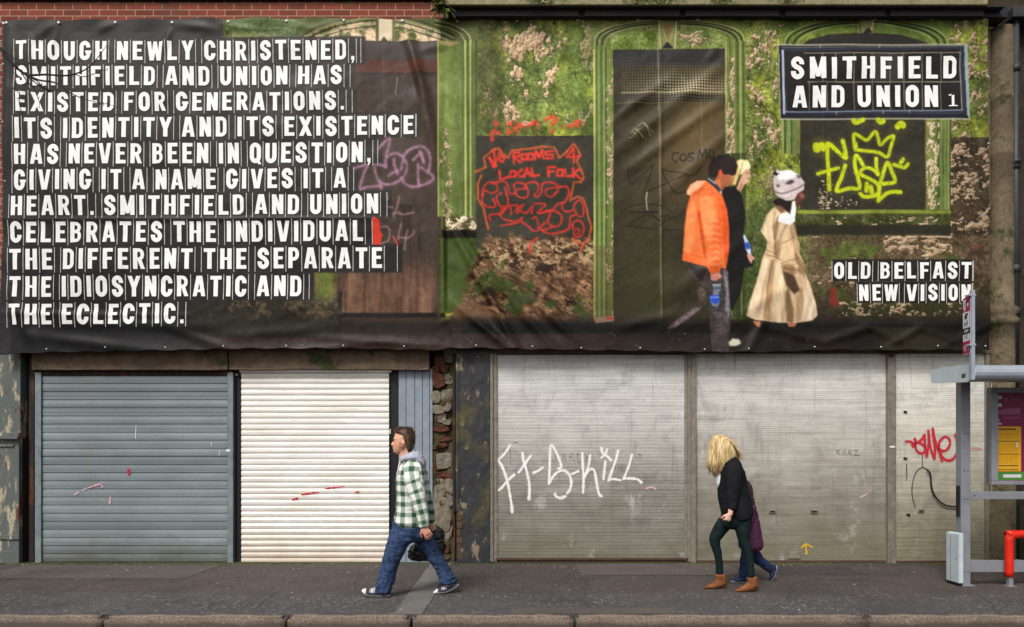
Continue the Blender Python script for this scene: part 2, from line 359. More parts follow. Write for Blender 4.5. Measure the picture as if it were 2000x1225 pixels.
M['spray_y'] = plain('yellow_spray', C(206, 168, 40), 0.6); M['spray_p'] = plain('pink_spray', C(214, 172, 180), 0.7); M['spray_g'] = plain('grey_spray', C(92, 90, 92), 0.7)
M['spray_rf'] = plain('faint_red_spray', C(190, 150, 142), 0.7)
# ------------------------------------------------------------------ the printed banner: fabric shape
RIDGES = [  # from, to, width, height (m): folds in the fabric
 (110, 45, 70, 75, 9, .018), (115, 50, 95, 110, 8, .012), (225, 45, 190, 60, 8, .014), (335, 50, 318, 95, 8, .016), (345, 48, 420, 58, 9, .014),
 (440, 48, 500, 62, 9, .014), (560, 44, 620, 60, 8, .012), (670, 44, 600, 62, 8, .012), (785, 45, 830, 190, 11, .030), (800, 70, 856, 330, 12, .034),
 (815, 100, 880, 85, 9, .014), (790, 90, 822, 200, 7, -.02), (60, 60, 30, 260, 14, .018), (20, 60, 12, 330, 9, .02), (15, 560, 60, 660, 12, .02),
 (864, 395, 868, 625, 7, .035), (874, 400, 872, 615, 6, -.02), (868, 398, 925, 470, 6, .024), (880, 440, 1015, 692, 9, .042), (905, 450, 985, 560, 7, .024),
 (885, 590, 1010, 694, 9, .036), (1045, 590, 1120, 660, 9, .030), (940, 520, 1090, 690, 10, .026), (930, 470, 960, 640, 9, -.016), (1200, 235, 1310, 150, 10, .020), (1200, 300, 1420, 120, 13, .026),
 (1230, 330, 1420, 190, 11, .024), (1300, 380, 1430, 250, 12, .020), (1200, 205, 1420, 175, 10, .010), (1380, 120, 1400, 95, 9, .012), (1330, 560, 1440, 480, 13, .016),
 (1290, 60, 1292, 640, 4, .007), (1210, 640, 1330, 610, 10, .012), (1440, 620, 1530, 560, 12, .018), (1460, 690, 1500, 610, 10, .02), (1500, 640, 1610, 668, 10, .02),
 (1610, 668, 1700, 640, 9, .022), (1680, 630, 1760, 668, 10, .022), (1740, 672, 1800, 640, 8, .02), (1780, 630, 1870, 668, 10, .02), (1850, 672, 1925, 640, 8, .02),
 (100, 625, 420, 640, 12, .014), (60, 655, 330, 690, 11, .016), (330, 640, 470, 690, 10, .014), (430, 660, 640, 640, 12, .012), (560, 690, 760, 668, 9, .014),
 (620, 660, 860, 676, 8, .014), (0, 430, 740, 427, 5, .010), (10, 612, 360, 617, 7, .012), (240, 80, 238, 640, 4, .004), (318, 80, 316, 640, 4, .004),
 (1700, 380, 1720, 600, 10, .006), (1611, 60, 1611, 640, 3, .003), (1510, 100, 1512, 620, 5, .005), (950, 40, 975, 260, 14, .008), (1100, 60, 1060, 240, 16, .008)]
def _vn(x, y, seed):
    """smooth lattice noise at any point (arrays)"""
    xi = np.floor(x).astype(int); yi = np.floor(y).astype(int); fx = x-xi; fy = y-yi
    fx = fx*fx*(3-2*fx); fy = fy*fy*(3-2*fy)
    def h(a, b):
        v = np.sin(a*127.1+b*311.7+seed*74.7)*43758.5453
        return v-np.floor(v)
    return (h(xi, yi)*(1-fx)+h(xi+1, yi)*fx)*(1-fy)+(h(xi, yi+1)*(1-fx)+h(xi+1, yi+1)*fx)*fy
BAN_Y = -0.17
def ban_disp(px, py):
    px = np.asarray(px, float); py = np.asarray(py, float)
    d = 0.030*(_vn(px/160, py/130, 1)-.5)+0.022*(_vn((px+py*.5)/60, (py-px*.3)/42, 2)-.5)+0.0035*(_vn((px+py)/16, (py-px*.6)/24, 3)-.5)
    for x0, y0, x1, y1, wd, am in RIDGES:
        vx, vy = x1-x0, y1-y0; L = vx*vx+vy*vy
        t = ((px-x0)*vx+(py-y0)*vy)/L
        dd = np.abs((px-x0)*vy-(py-y0)*vx)/math.sqrt(L)
        tt = np.clip(t, 0, 1)
        over = np.abs(t-tt)*math.sqrt(L)
        d = d+1.5*am*np.exp(-(dd/wd)**2-(over/(wd*1.5))**2)*np.sin(math.pi*(0.12+0.76*tt))
    sag = np.clip((py-640)/50, 0, 1)                      # loose bottom hem billows out a little
    d = d+0.03*sag*sag*(0.6+0.8*_vn(px/70, py*0, 5))
    pinch = np.clip((62-py)/26, 0, 1)*(0.5-0.5*np.cos((px-8)*2*math.pi/110.0))*0.016
    return d+pinch
_gx, _gy = np.arange(-20, 1962, 2.0), np.arange(10, 722, 2.0)
_DG = ban_disp(*np.meshgrid(_gx, _gy))
def ban_pos(px, py, off=0.0):
    a = (px+20)/2.0; b = (py-10)/2.0; i = int(a); j = int(b); fx = a-i; fy = b-j
    d = (_DG[j, i]*(1-fx)+_DG[j, i+1]*fx)*(1-fy)+(_DG[j+1, i]*(1-fx)+_DG[j+1, i+1]*fx)*fy
    q = P(px, py, BAN_Y)
    return q[0], BAN_Y-float(d)-off, q[2]

# ------------------------------------------------------------------ the print, painted as colour per mesh point
CX0, CX1, CY0, CY1 = -6, 1944, 26, 702
CWd, CHt = CX1-CX0, CY1-CY0
rng = np.random.RandomState(3)
GX, GY = np.meshgrid(np.arange(CX0, CX1)+0.5, np.arange(CY0, CY1)+0.5)
def fb(sx, sy, seed, octv=4, gain=0.55):
    o = 0; a = 1; tot = 0
    for k in range(octv):
        o = o+a*_vn(GX*(2**k)/sx+k*17.3, GY*(2**k)/sy+k*9.1, seed+k); tot += a; a *= gain
    return o/tot
def st(e0, e1, x):
    t = np.clip((x-e0)/(e1-e0), 0, 1); return t*t*(3-2*t)
CV = np.zeros((CHt, CWd, 3))
def rgb(*c): return np.array(c, float)
def blend(mask, col, sl=None):
    t = CV if sl is None else CV[sl]
    m = mask[..., None]
    t[...] = t*(1-m)+np.asarray(col)*m
def blur(a, k):
    for _ in range(k):
        a = (a+np.roll(a, 1, 0)+np.roll(a, -1, 0))/3; a = (a+np.roll(a, 1, 1)+np.roll(a, -1, 1))/3
    return a
def sub(x0, y0, x1, y1):
    a = max(0, int(x0-CX0)); b = min(CWd, int(x1-CX0)+1); c = max(0, int(y0-CY0)); d = min(CHt, int(y1-CY0)+1)
    return (slice(c, d), slice(a, b))
def polymask(pts, soft=1, pad=8):
    pts = np.array(pts, float); pad = pad+2*soft
    sl = sub(pts[:, 0].min()-pad, pts[:, 1].min()-pad, pts[:, 0].max()+pad, pts[:, 1].max()+pad)
    x = GX[sl]; y = GY[sl]; ins = np.zeros(x.shape, bool); n = len(pts)
    for i in range(n):
        (x1, y1), (x2, y2) = pts[i], pts[(i+1) % n]
        if y1 == y2: continue
        ins ^= ((y1 > y) != (y2 > y)) & (x < (x2-x1)*(y-y1)/(y2-y1)+x1)
    return sl, blur(ins.astype(float), soft)
def poly(pts, col, soft=1, alpha=1.0, mod=None):
    sl, m = polymask(pts, soft)
    if mod is not None: m = m*mod[sl]
    blend(m*alpha, col if np.ndim(col) == 1 else col[sl], sl)
def box_(x0, y0, x1, y1, col, soft=1, alpha=1.0, mod=None): poly([(x0, y0), (x1, y0), (x1, y1), (x0, y1)], col, soft, alpha, mod)
def stroke(pts, wd, col, alpha=1.0, soft=1.2, mod=None):
    pts = np.array(pts, float); pad = wd+4
    sl = sub(pts[:, 0].min()-pad, pts[:, 1].min()-pad, pts[:, 0].max()+pad, pts[:, 1].max()+pad)
    x = GX[sl]; y = GY[sl]; d = np.full(x.shape, 1e9)
    if x.size == 0: return
    for a, b in zip(pts[:-1], pts[1:]):
        v = b-a; L = max(1e-6, v@v); t = np.clip(((x-a[0])*v[0]+(y-a[1])*v[1])/L, 0, 1)
        d = np.minimum(d, (x-a[0]-t*v[0])**2+(y-a[1]-t*v[1])**2)
    m = np.clip((wd/2-np.sqrt(d))/soft+0.5, 0, 1)*alpha
    if mod is not None: m = m*mod[sl]
    blend(m, col, sl)
def spray(pts, wd, col, alpha=1.0, soft=1.2, mod=None):
    stroke(pts, wd*2.3, col, .11*alpha, wd*1.2, .3+1.2*N4); stroke(pts, wd, col, alpha, soft+.6, None if mod is None else mod*(.7+.6*N4))
def zs(ox, oy, k, pts, sm=0, closed=False):
    q = [(ox+a/k, oy+b/k) for a, b in pts]
    return smooth_path(q, sm, closed) if sm else q

N1 = fb(90, 90, 11); N2 = fb(26, 26, 21, 5, .65); N3 = fb(9, 9, 31, 4, .7); N4 = fb(4, 4, 41, 3, .8); NV = fb(14, 160, 51, 4, .6); NH = fb(120, 10, 61, 4); NB = fb(200, 160, 71, 3)
N5 = fb(52, 64, 81, 6, .62)
GR = 0.58+0.84*N4                                        # grain shared by all printed masonry
def mossy_wall():
    g = rgb(98, 108, 54)+(N2[..., None]-.5)*rgb(104, 106, 60)+(N3[..., None]-.5)*rgb(70, 74, 44)
    g = g+(st(.5, .75, N1))[..., None]*rgb(44, 42, 6)
    crack = np.exp(-((N5-.5)/.012)**2)*st(.45, .6, N1)
    g = g*(1-.55*crack[..., None])
    return g*GR[..., None]
GREEN = mossy_wall()
PINK = (rgb(158, 130, 102)+(N3[..., None]-.5)*rgb(90, 80, 70))*(.7+.6*N4[..., None])
ND = _vn((GX+GY*.8)/26, (GY-GX*.7)/8, 301)*.5+_vn((GX+GY*.7)/12, (GY-GX*.6)/4.5, 303)*.5
TAN = (rgb(108, 80, 58)+(N2[..., None]-.5)*rgb(84, 70, 54)+(ND[..., None]-.5)*rgb(130, 106, 82))*GR[..., None]
DARKP = (rgb(58, 55, 45)+(N2[..., None]-.5)*rgb(16, 16, 12)+(N3[..., None]-.5)*rgb(22, 20, 18))
CV[...] = GREEN
def peel(x0, y0, x1, y1, dens, seed, sx=40, sy=60, col=None, shade=True):
    """plaster lost in ragged patches with a dark broken edge"""
    sl = sub(x0, y0, x1, y1); f = (0.52*fb(sx, sy, seed, 5, .66)+0.30*fb(sx*.34, sy*.34, seed+50, 4, .66)+0.18*N3)[sl]
    th = np.quantile(f, 1-dens); c = (PINK if col is None else col)[sl]
    if shade: blend(np.exp(-((f-th+.012)/.014)**2)*.6, rgb(44, 44, 26), sl)
    up = np.roll(np.roll(f, 2, 0), 1, 1); m = st(th-.004, th+.010, f)
    blend(m*.92, c, sl); blend(m*st(.0, .03, f-up)*.5, rgb(226, 208, 176), sl); blend(m*st(.0, .03, up-f)*.45, rgb(70, 56, 40), sl)

# wall between the doors, wall right of the middle door, far right wall
peel(930, 40, 1160, 245, .21, 101, 46, 90); peel(1150, 40, 1530, 100, .14, 103); peel(1455, 60, 1532, 500, .20, 105, 20, 30)
peel(1850, 40, 1936, 270, .30, 107, 30, 34)
box_(930, 36, 985, 262, rgb(60, 60, 34), 14, .45); box_(1108, 40, 1160, 262, rgb(70, 92, 40), 10, .35)
# left field behind the text
box_(-6, 26, 430, 702, rgb(50, 47, 46), 1)
sl = sub(330, 26, 600, 90)
blend(st(430, 470, GX[sl]+40*(N2[sl]-.5)), (rgb(104, 116, 72)+(NH[sl][..., None]-.5)*rgb(150, 120, 110))*GR[sl][..., None], sl)
# ---- left door with its arched surround
box_(585, 26, 935, 92, rgb(92, 100, 56), 2)
sl = sub(590, 40, 860, 84); f = N2[sl]*.6+N3[sl]*.4
arch = st(0, 5, GY[sl]-(38+((GX[sl]-740)/150.0)**2*30))
blend(arch*st(.4, .56, f)*.95, rgb(226, 196, 160)*(.75+.5*N4[sl][..., None]), sl)
for k, (dy, wd, c) in enumerate([(0, 4, (70, 68, 46)), (6, 3, (150, 150, 104)), (11, 3, (60, 58, 42)), (17, 2.5, (176, 168, 124)), (22, 2.5, (72, 62, 46))]):
    stroke([(590+i*8, 72+dy-42*math.cos((i*8-150)/150*math.pi/2)**0.8 if abs(i*8-150) < 150 else 72+dy) for i in range(38)], wd, rgb(*c), .85)
box_(738, 36, 768, 76, rgb(214, 200, 166), 1); box_(734, 36, 740, 80, rgb(96, 90, 60), 1); box_(766, 36, 771, 80, rgb(110, 104, 70), 1)
poly([(742, 83), (750, 70), (760, 83)], rgb(66, 60, 52))
DOOR1 = rgb(70, 58, 50)+(N3[..., None]-.5)*rgb(26, 22, 20)+(NV[..., None]-.5)*rgb(18, 16, 14)
sl = sub(640, 80, 856, 626); blend(np.ones(DOOR1[sl].shape[:2]), DOOR1[sl], sl)
box_(700, 82, 856, 116, rgb(76, 70, 66), 2, .8); box_(690, 118, 856, 142, rgb(98, 60, 48), 3, .75); box_(660, 142, 856, 146, rgb(52, 44, 40), 1, .7)
sl = sub(655, 490, 856, 622)
blend(st(500, 560, GY[sl]+90*(NV[sl]-.5))*.9, (rgb(104, 76, 58)+(NV[sl][..., None]-.5)*rgb(120, 96, 80)+(N3[sl][..., None]-.5)*rgb(40, 34, 30)), sl)
sl = sub(780, 400, 856, 560); blend(st(.55, .75, NV[sl])*.6, rgb(34, 24, 18), sl)
for x in (749, 752): stroke([(x, 84), (x, 380)], 1.0, rgb(112, 94, 78), .5)
stroke([(776, 150), (773, 185)], 1.6, rgb(150, 140, 124), .8); stroke([(748, 108), (748, 128)], 1.2, rgb(150, 110, 90), .7)
for k in range(26): stroke([(rng.randint(720, 850), rng.randint(100, 520))]*2, rng.uniform(1, 2), rgb(170, 150, 126), .55)
box_(652, 612, 870, 622, rgb(24, 20, 17), 2); stroke([(666, 628), (856, 624)], 2.6, rgb(104, 66, 50), .8)
# ---- right-hand jamb of the left door
JAMB = rgb(104, 118, 60)+(NV[..., None]-.5)*rgb(70, 70, 40)+(N3[..., None]-.5)*rgb(40, 44, 26)
def jamb(x0, x1, y0, y1, lines, base=JAMB, k=1.0):
    sl = sub(x0, y0, x1, y1); blend(np.ones(base[sl].shape[:2]), base[sl]*k, sl)
    for x, wd, c, a in lines: stroke([(x, y0), (x+1, y1)], wd, rgb(*c), a, 1.2, .55+.9*NV)
jamb(855, 932, 80, 425, [(856, 3, (170, 168, 96), .8), (884, 1.5, (96, 118, 50), .6), (904, 2, (74, 82, 38), .9), (909, 2.5, (186, 186, 112), .9), (914, 2, (60, 64, 34), .9), (919, 2.6, (178, 180, 110), .8), (924, 2, (80, 90, 44), .8), (930, 4, (56, 66, 34), .8)])
peel(858, 250, 882, 425, .22, 140, 10, 26); poly([(858, 80), (900, 84), (880, 92), (858, 86)], rgb(198, 156, 116), 1, .7)
stroke([(850, 40), (880, 46), (905, 58), (917, 70), (921, 82)], 2.6, rgb(164, 166, 108), .9); stroke([(850, 48), (880, 54), (900, 66), (908, 80)], 2, rgb(170, 172, 112), .8); stroke([(850, 44), (884, 50), (910, 66), (914, 82)], 2, rgb(46, 46, 28), .9)
box_(853, 425, 936, 450, rgb(86, 80, 50), 1); peel(870, 422, 942, 454, .45, 141, 12, 10, (rgb(226, 212, 176)+(N3[..., None]-.5)*90)); box_(862, 450, 936, 468, rgb(30, 25, 18), 2, .95)
box_(862, 466, 934, 612, rgb(66, 80, 38), 3, .9, .6+.8*N2); box_(853, 425, 862, 626, rgb(58, 54, 38), 1, .85)
# ---- dark painted panel with red writing, broken render below it
sl = sub(931, 266, 1160, 500); lo = st(0, 8, 486+34*(N2[sl]-.5)-GY[sl])
blend(lo, DARKP[sl], sl)
sl = sub(900, 440, 1160, 640); edge = st(0, 16, GY[sl]-(456+50*(N2[sl]-.5)))*st(-8, 12, GX[sl]-(938-.30*np.maximum(0, GY[sl]-470)+46*(N2[sl]-.5)))
blend(edge, TAN[sl], sl)
cream = np.exp(-((GY[sl]-492-24*(N1[sl]-.5))/34)**2); blend(edge*cream*st(.52, .6, N3[sl])*.8, rgb(196, 172, 128)*(.7+.6*N4[sl][..., None]), sl)
blend(edge*st(.56, .66, fb(60, 40, 150, 5, .6)[sl])*.85, (rgb(62, 74, 36)+(N3[sl][..., None]-.5)*40), sl)
blend(edge*st(.60, .64, fb(40, 22, 152, 6, .7)[sl])*.9, rgb(44, 30, 20), sl); blend(edge*st(.64, .70, fb(18, 12, 154, 5, .7)[sl])*.5, rgb(176, 146, 110), sl)
poly([(868, 640), (890, 600), (925, 584), (960, 610), (1000, 650), (1010, 690), (880, 690)], (rgb(112, 84, 64)+(N3[..., None]-.5)*40), 3, .85)
# ---- middle door: surround, lintel, grille, leaf
jamb(1160, 1200, 88, 626, [(1161, 3, (196, 194, 120), .8), (1166, 2, (78, 92, 46), .9), (1170, 3, (136, 150, 90), .8), (1175, 2, (70, 92, 58), .9), (1180, 2.4, (150, 168, 108), .7), (1184, 2, (54, 64, 36), .9), (1192, 6, (112, 128, 62), .6), (1198, 1.5, (190, 176, 120), .8)])
peel(1184, 110, 1198, 626, .24, 160, 8, 26); box_(1160, 480, 1200, 626, rgb(90, 74, 48), 6, .4, .4+N2)
box_(1154, 34, 1456, 98, rgb(96, 112, 56), 3, .6)
def arcs(cx, hw, ytop, yend, lst):
    for dy, wd, c, a in lst:
        pts = [(cx-hw+dy, yend+6)]+[(cx+(hw-dy)*math.cos(math.pi*(1-i/30)), yend+dy*.4-(yend-ytop)*math.sin(math.pi*i/30)**.75) for i in range(31)]+[(cx+hw-dy, yend+6)]
        stroke(pts, wd, rgb(*c), a, 1.4, .5+N2)
arcs(1308, 146, 42, 82, [(0, 3, (150, 152, 98), .9), (5, 3, (40, 40, 24), .9), (9, 2.4, (128, 134, 82), .8), (14, 3, (36, 36, 24), .9), (20, 2, (150, 146, 100), .7)])
sl = sub(1194, 60, 1420, 96); blend(st(0, 6, GY[sl]-58-((GX[sl]-1305)/120.0)**2*10), (rgb(112, 126, 62)+(N2[sl][..., None]-.5)*110)*GR[sl][..., None], sl)
peel(1290, 62, 1420, 92, .3, 165, 22, 16)
box_(1286, 40, 1322, 98, rgb(128, 128, 78), 1); stroke([(1287, 40), (1291, 98)], 2.4, rgb(170, 172, 116)); stroke([(1322, 40), (1318, 98)], 2.4, rgb(178, 178, 128)); poly([(1296, 48), (1312, 48), (1306, 72), (1302, 72)], rgb(140, 104, 66), 1, .8); stroke([(1296, 58), (1304, 84)], 1.5, rgb(190, 170, 110), .8); stroke([(1316, 58), (1308, 84)], 1.5, rgb(190, 170, 110), .8)
poly([(1293, 95), (1304, 81), (1316, 95)], rgb(34, 32, 30)); stroke([(1286, 98), (1322, 98)], 2, rgb(160, 166, 112))
DOOR2 = rgb(60, 54, 38)+(N2[..., None]-.5)*rgb(16, 14, 12)+(N3[..., None]-.5)*rgb(18, 16, 13)
sl = sub(1198, 97, 1417, 628); blend(np.ones(DOOR2[sl].shape[:2]), DOOR2[sl], sl)
warm = np.exp(-((GX[sl]-1340-(310-GY[sl])*.35)/70)**2-((GY[sl]-270)/110)**2); blend(warm*.7, rgb(128, 106, 72)+(N3[sl][..., None]-.5)*26, sl)
blend(np.exp(-((GX[sl]-1265)/50)**2-((GY[sl]-560)/120)**2)*.35, rgb(74, 82, 44), sl)
box_(1198, 97, 1417, 130, rgb(54, 52, 52), 3, .9); box_(1198, 186, 1417, 202, rgb(48, 44, 36), 2, .9)
sl = sub(1214, 124, 1416, 200)
gm = (.5+.5*np.cos((GX[sl]-1214)*2*math.pi/5.6))*(.5+.5*np.cos((GY[sl]-124)*2*math.pi/5.6)); gi = np.exp(-((GX[sl]-1345)/85)**2)*.8*st(124, 172, GY[sl])*(1-.75*st(182, 186, GY[sl]))+.14
blend(np.clip(gm*1.3, 0, 1)*np.clip(gi*(.5+N2[sl]), 0, 1), rgb(226, 214, 178), sl)
stroke([(1214, 182), (1408, 181)], 2, rgb(176, 164, 120), .7); stroke([(1205, 203), (1410, 201)], 1.5, rgb(120, 112, 70), .8)
stroke([(1285, 60), (1289, 330), (1293, 640)], 2.0, rgb(190, 186, 160), .45, 2, .3+N2*1.2); stroke([(1369, 200), (1371, 300)], 1, rgb(170, 150, 120), .5); stroke([(1244, 240), (1243, 286)], 1, rgb(140, 130, 100), .4)
jamb(1416, 1456, 82, 300, [(1418, 2, (180, 170, 120), .8), (1426, 3, (90, 82, 50), .7), (1434, 2, (150, 160, 90), .8), (1440, 2, (68, 76, 40), .9), (1446, 2.6, (172, 172, 110), .8), (1452, 2, (60, 66, 36), .9)])
peel(1417, 110, 1434, 310, .5, 170, 10, 22)
jamb(1416, 1456, 300, 620, [(1428, 2, (130, 140, 78), .7), (1440, 2, (48, 52, 28), .9), (1447, 2, (140, 146, 88), .8)], JAMB*.62)
# ---- right of the middle door
sl = sub(1455, 240, 1560, 640); blend(st(280, 470, GY[sl])*.75, (rgb(66, 78, 40)+(N2[sl][..., None]-.5)*50)*GR[sl][..., None], sl)
# ---- window with board, sill
jamb(1526, 1566, 78, 300, [(1528, 3, (150, 156, 96), .9), (1533, 2.4, (44, 50, 30), .9), (1540, 3, (128, 142, 92), .8), (1546, 2.4, (58, 64, 40), .9), (1552, 4, (110, 112, 90), .6), (1562, 2, (150, 120, 96), .7)])
jamb(1804, 1858, 78, 414, [(1806, 3, (90, 66, 46), .9), (1812, 4, (150, 120, 84), .5), (1832, 3, (64, 76, 46), .9), (1838, 3, (130, 140, 96), .8), (1846, 3, (120, 136, 84), .8), (1852, 2, (180, 176, 130), .6), (1856, 2, (60, 66, 40), .9)])
peel(1810, 240, 1834, 412, .5, 180, 10, 20, (rgb(206, 186, 150)+(N3[..., None]-.5)*100))
box_(1528, 34, 1856, 92, rgb(92, 112, 52), 3, .5)
arcs(1692, 160, 38, 92, [(0, 3, (140, 146, 92), .9), (5, 4, (44, 46, 28), .9), (11, 3, (110, 120, 70), .8), (17, 4, (34, 36, 24), .9), (24, 3, (140, 150, 84), .8)])
poly([(1562, 92), (1580, 78), (1620, 68), (1690, 64), (1760, 68), (1800, 80), (1826, 92)], rgb(50, 47, 44))
box_(1676, 36, 1706, 66, rgb(120, 122, 76), 1); stroke([(1678, 36), (1682, 68)], 2, rgb(56, 56, 32)); stroke([(1706, 36), (1702, 64)], 2.4, rgb(176, 172, 124)); poly([(1682, 70), (1696, 54), (1706, 64)], rgb(44, 42, 38))
sl = sub(1563, 92, 1805, 416); blend(np.ones(DARKP[sl].shape[:2]), DARKP[sl], sl)
for k in range(90):
    x = 1600+abs(rng.normal(0, 16)) if rng.rand() < .75 else rng.uniform(1640, 1680); y = (395+rng.normal(0, 9)) if rng.rand() < .7 else rng.uniform(330, 400)
    stroke([(x, y), (x+rng.uniform(-1, 3), y+rng.uniform(-1, 2))], rng.uniform(1, 2.6), rgb(206, 186, 150), .85)
sl = sub(1535, 410, 1862, 462)
blend(np.ones(N1[sl].shape), (rgb(72, 76, 42)+(N2[sl][..., None]-.5)*70)*GR[sl][..., None], sl)
box_(1558, 411, 1860, 418, rgb(138, 146, 62), 1, .9, .5+N2); box_(1556, 440, 1862, 460, rgb(48, 45, 36), 2, .92)
peel(1590, 424, 1860, 440, .10, 190, 20, 8)
# ---- far right and below the window
DR = (rgb(98, 82, 62)+(N2[..., None]-.5)*rgb(70, 62, 50)+(N3[..., None]-.5)*rgb(70, 64, 54))*GR[..., None]
sl = sub(1858, 268, 1940, 640); blend(st(264, 272, GY[sl]+8*(N2[sl]-.5)), DR[sl]*.72, sl); peel(1858, 280, 1940, 470, .30, 195, 24, 20)
sl = sub(1540, 456, 1940, 640); blend(st(456, 464, GY[sl])*st(1548, 1600, GX[sl]+30*(N2[sl]-.5)), DR[sl]*.95, sl)
peel(1590, 462, 1860, 560, .18, 197, 50, 22); blend(st(462, 480, GY[sl])*st(.52, .6, fb(80, 60, 199, 5, .62)[sl])*st(1560, 1620, GX[sl])*.85, (rgb(84, 96, 44)+(N3[sl][..., None]-.5)*60), sl)
blend(st(540, 620, GY[sl])*.7, rgb(46, 40, 30), sl); peel(1640, 590, 1900, 616, .2, 201, 16, 10)
poly([(1624, 560), (1634, 562), (1640, 600), (1622, 596)], rgb(140, 50, 44), 2, .8); poly([(1906, 480), (1916, 474), (1908, 494)], rgb(140, 60, 50), 2, .6)
# ---- plinth along the bottom
sl = sub(-6, 560, 1944, 702); PL = rgb(40, 34, 29)+(N2[sl][..., None]-.5)*rgb(20, 18, 14)
blend(st(612, 634, GY[sl]+12*(N2[sl]-.5))*st(350, 420, GX[sl]), PL, sl)
blend(st(646, 660, GY[sl])*st(380, 460, GX[sl])*(1-st(1150, 1300, GX[sl]))*.8, rgb(60, 46, 40)+(N3[sl][..., None]-.5)*36, sl)
box_(900, 634, 1940, 652, rgb(22, 21, 18), 4, .8)
sl = sub(1440, 640, 1944, 690); blend(st(.5, .7, N1[sl])*.5, rgb(58, 56, 36), sl)
for k in range(40): x = rng.uniform(560, 1930); y = rng.uniform(640, 682); stroke([(x, y), (x+rng.uniform(0, 5), y)], rng.uniform(.6, 2.0), rgb(170, 160, 140), rng.uniform(.2, .6))
poly([(1160, 620), (1200, 617), (1200, 628), (1164, 632)], rgb(150, 120, 100), 1, .8); stroke([(1186, 622), (1198, 622)], 4, rgb(170, 50, 50))
# ---- dark strip and rows of dark tiles that carry the text
sl = sub(330, 570, 668, 660); blend(np.ones(N1[sl].shape)*.97, rgb(38, 34, 28)+(N3[sl][..., None]-.5)*22, sl); blend(st(.50, .62, N2[sl]*.6+N3[sl]*.4)*.8*st(380, 440, GX[sl])*(1-st(612, 634, GY[sl])), (rgb(92, 76, 56)+(N4[sl][..., None]-.5)*80), sl); blend(st(.56, .68, N5[sl])*.55*(1-st(610, 630, GY[sl]))*st(400, 460, GX[sl]), rgb(64, 70, 38), sl)
sl = sub(598, 520, 657, 625); blend((1-st(560, 622, GY[sl]+40*(N2[sl]-.5)))*.9, (rgb(100, 84, 50)+(N2[sl][..., None]-.5)*90+(N3[sl][..., None]-.5)*60), sl); blend(st(614, 624, GX[sl])*(1-st(646, 656, GX[sl]))*(1-st(565, 605, GY[sl]+30*(N2[sl]-.5)))*.75, (rgb(98, 116, 48)+(N3[sl][..., None]-.5)*50), sl)
TOPC = rgb(60, 55, 51); LOWC = rgb(44, 41, 40)
LINES = [("THOUGH NEWLY CHRISTENED,", 33, 692, 81, 117.5, 79, 117, 705), ("SMITHFIELD AND UNION HAS", 33, 668, 130, 167, 128.5, 165, 684), ("EXISTED FOR GENERATIONS.", 33, 672, 180.5, 218, 179.5, 214.5, 688),
 ("ITS IDENTITY AND ITS EXISTENCE", 31, 808, 231, 271, 226, 262.5, 813), ("HAS NEVER BEEN IN QUESTION,", 29, 724, 282, 321, 277, 317, 738), ("GIVING IT A NAME GIVES IT A", 28, 676, 332, 371.5, 329, 367, 691),
 ("HEART. SMITHFIELD AND UNION", 22, 739, 383, 421, 379, 417.5, 756), ("CELEBRATES THE INDIVIDUAL", 20, 709, 434, 474, 431, 471, 727), ("THE DIFFERENT THE SEPARATE", 19, 746, 487, 527, 483, 523.5, 776),
 ("THE IDIOSYNCRATIC AND", 19, 589, 540, 580, 538.5, 579, 604), ("THE ECLECTIC.", 19, 360, 594, 634, 593, 632, 364)]
TN = (N2[..., None]-.5)*rgb(10, 9, 8)+(N3[..., None]-.5)*rgb(12, 12, 11)
for i, (tx, xa, xb, t0, b0, t1, b1, xe) in enumerate(LINES):
    c = TOPC*(1-.035*i) if i < 7 else LOWC*(1-.05*(i-7)); rr = xe+(10 if i < 10 else 0)
    nb = 640 if i == 10 else None
    poly([(-6, t0-7), (rr, t1-7), (rr, b1+9 if not nb else nb), (-6, b0+9 if not nb else nb)], c+TN, 1)
    stroke([(20, b0+8), (rr, b1+8)], 1.2, rgb(150, 140, 110) if i < 7 else rgb(70, 60, 50), .45, 1, st(.4, .6, N2)*.9)
box_(-6, 26, 436, 76, rgb(58, 55, 54), 1, .9); sl = sub(-6, 632, 420, 702); blend(1-st(330, 420, GX[sl]), rgb(32, 31, 32)+(N2[sl][..., None]-.5)*10, sl)
box_(-6, 26, 22, 702, rgb(50, 49, 52), 4, .85); box_(0, 426, 730, 431, rgb(26, 24, 22), 1, .6)
# ---- street sign and slogan tiles
poly([(1520, 87), (1890, 87), (1895, 234), (1524, 234)], rgb(200, 196, 170), 1); poly([(1521, 89), (1889, 89), (1893, 232), (1525, 232)], rgb(40, 40, 46), 1)
poly([(1527, 94), (1883, 92), (1887, 224), (1531, 222)], rgb(56, 58, 70), 1); poly([(1884, 89), (1890, 88), (1894, 230), (1889, 224)], rgb(170, 196, 196), 1, .85)
stroke([(1527, 93), (1884, 91)], 1.4, rgb(120, 122, 120), .9); stroke([(1529, 100), (1532, 222)], 4, rgb(186, 196, 214), .85); stroke([(1534, 101), (1537, 218)], 1.5, rgb(220, 214, 200), .8)
poly([(1532, 100), (1874, 96), (1878, 216), (1536, 217)], (rgb(42, 39, 38)+TN*1.2), 1); stroke([(1572, 104), (1876, 103)], 1.2, rgb(196, 190, 160), .8); stroke([(1534, 219), (1880, 216)], 2, rgb(150, 160, 180), .7); stroke([(1876, 102), (1879, 216)], 1.5, rgb(190, 184, 160), .8)
stroke([(1578, 160.5), (1878, 159.5)], 1.4, rgb(196, 186, 156), .8, 1, .4+N2)
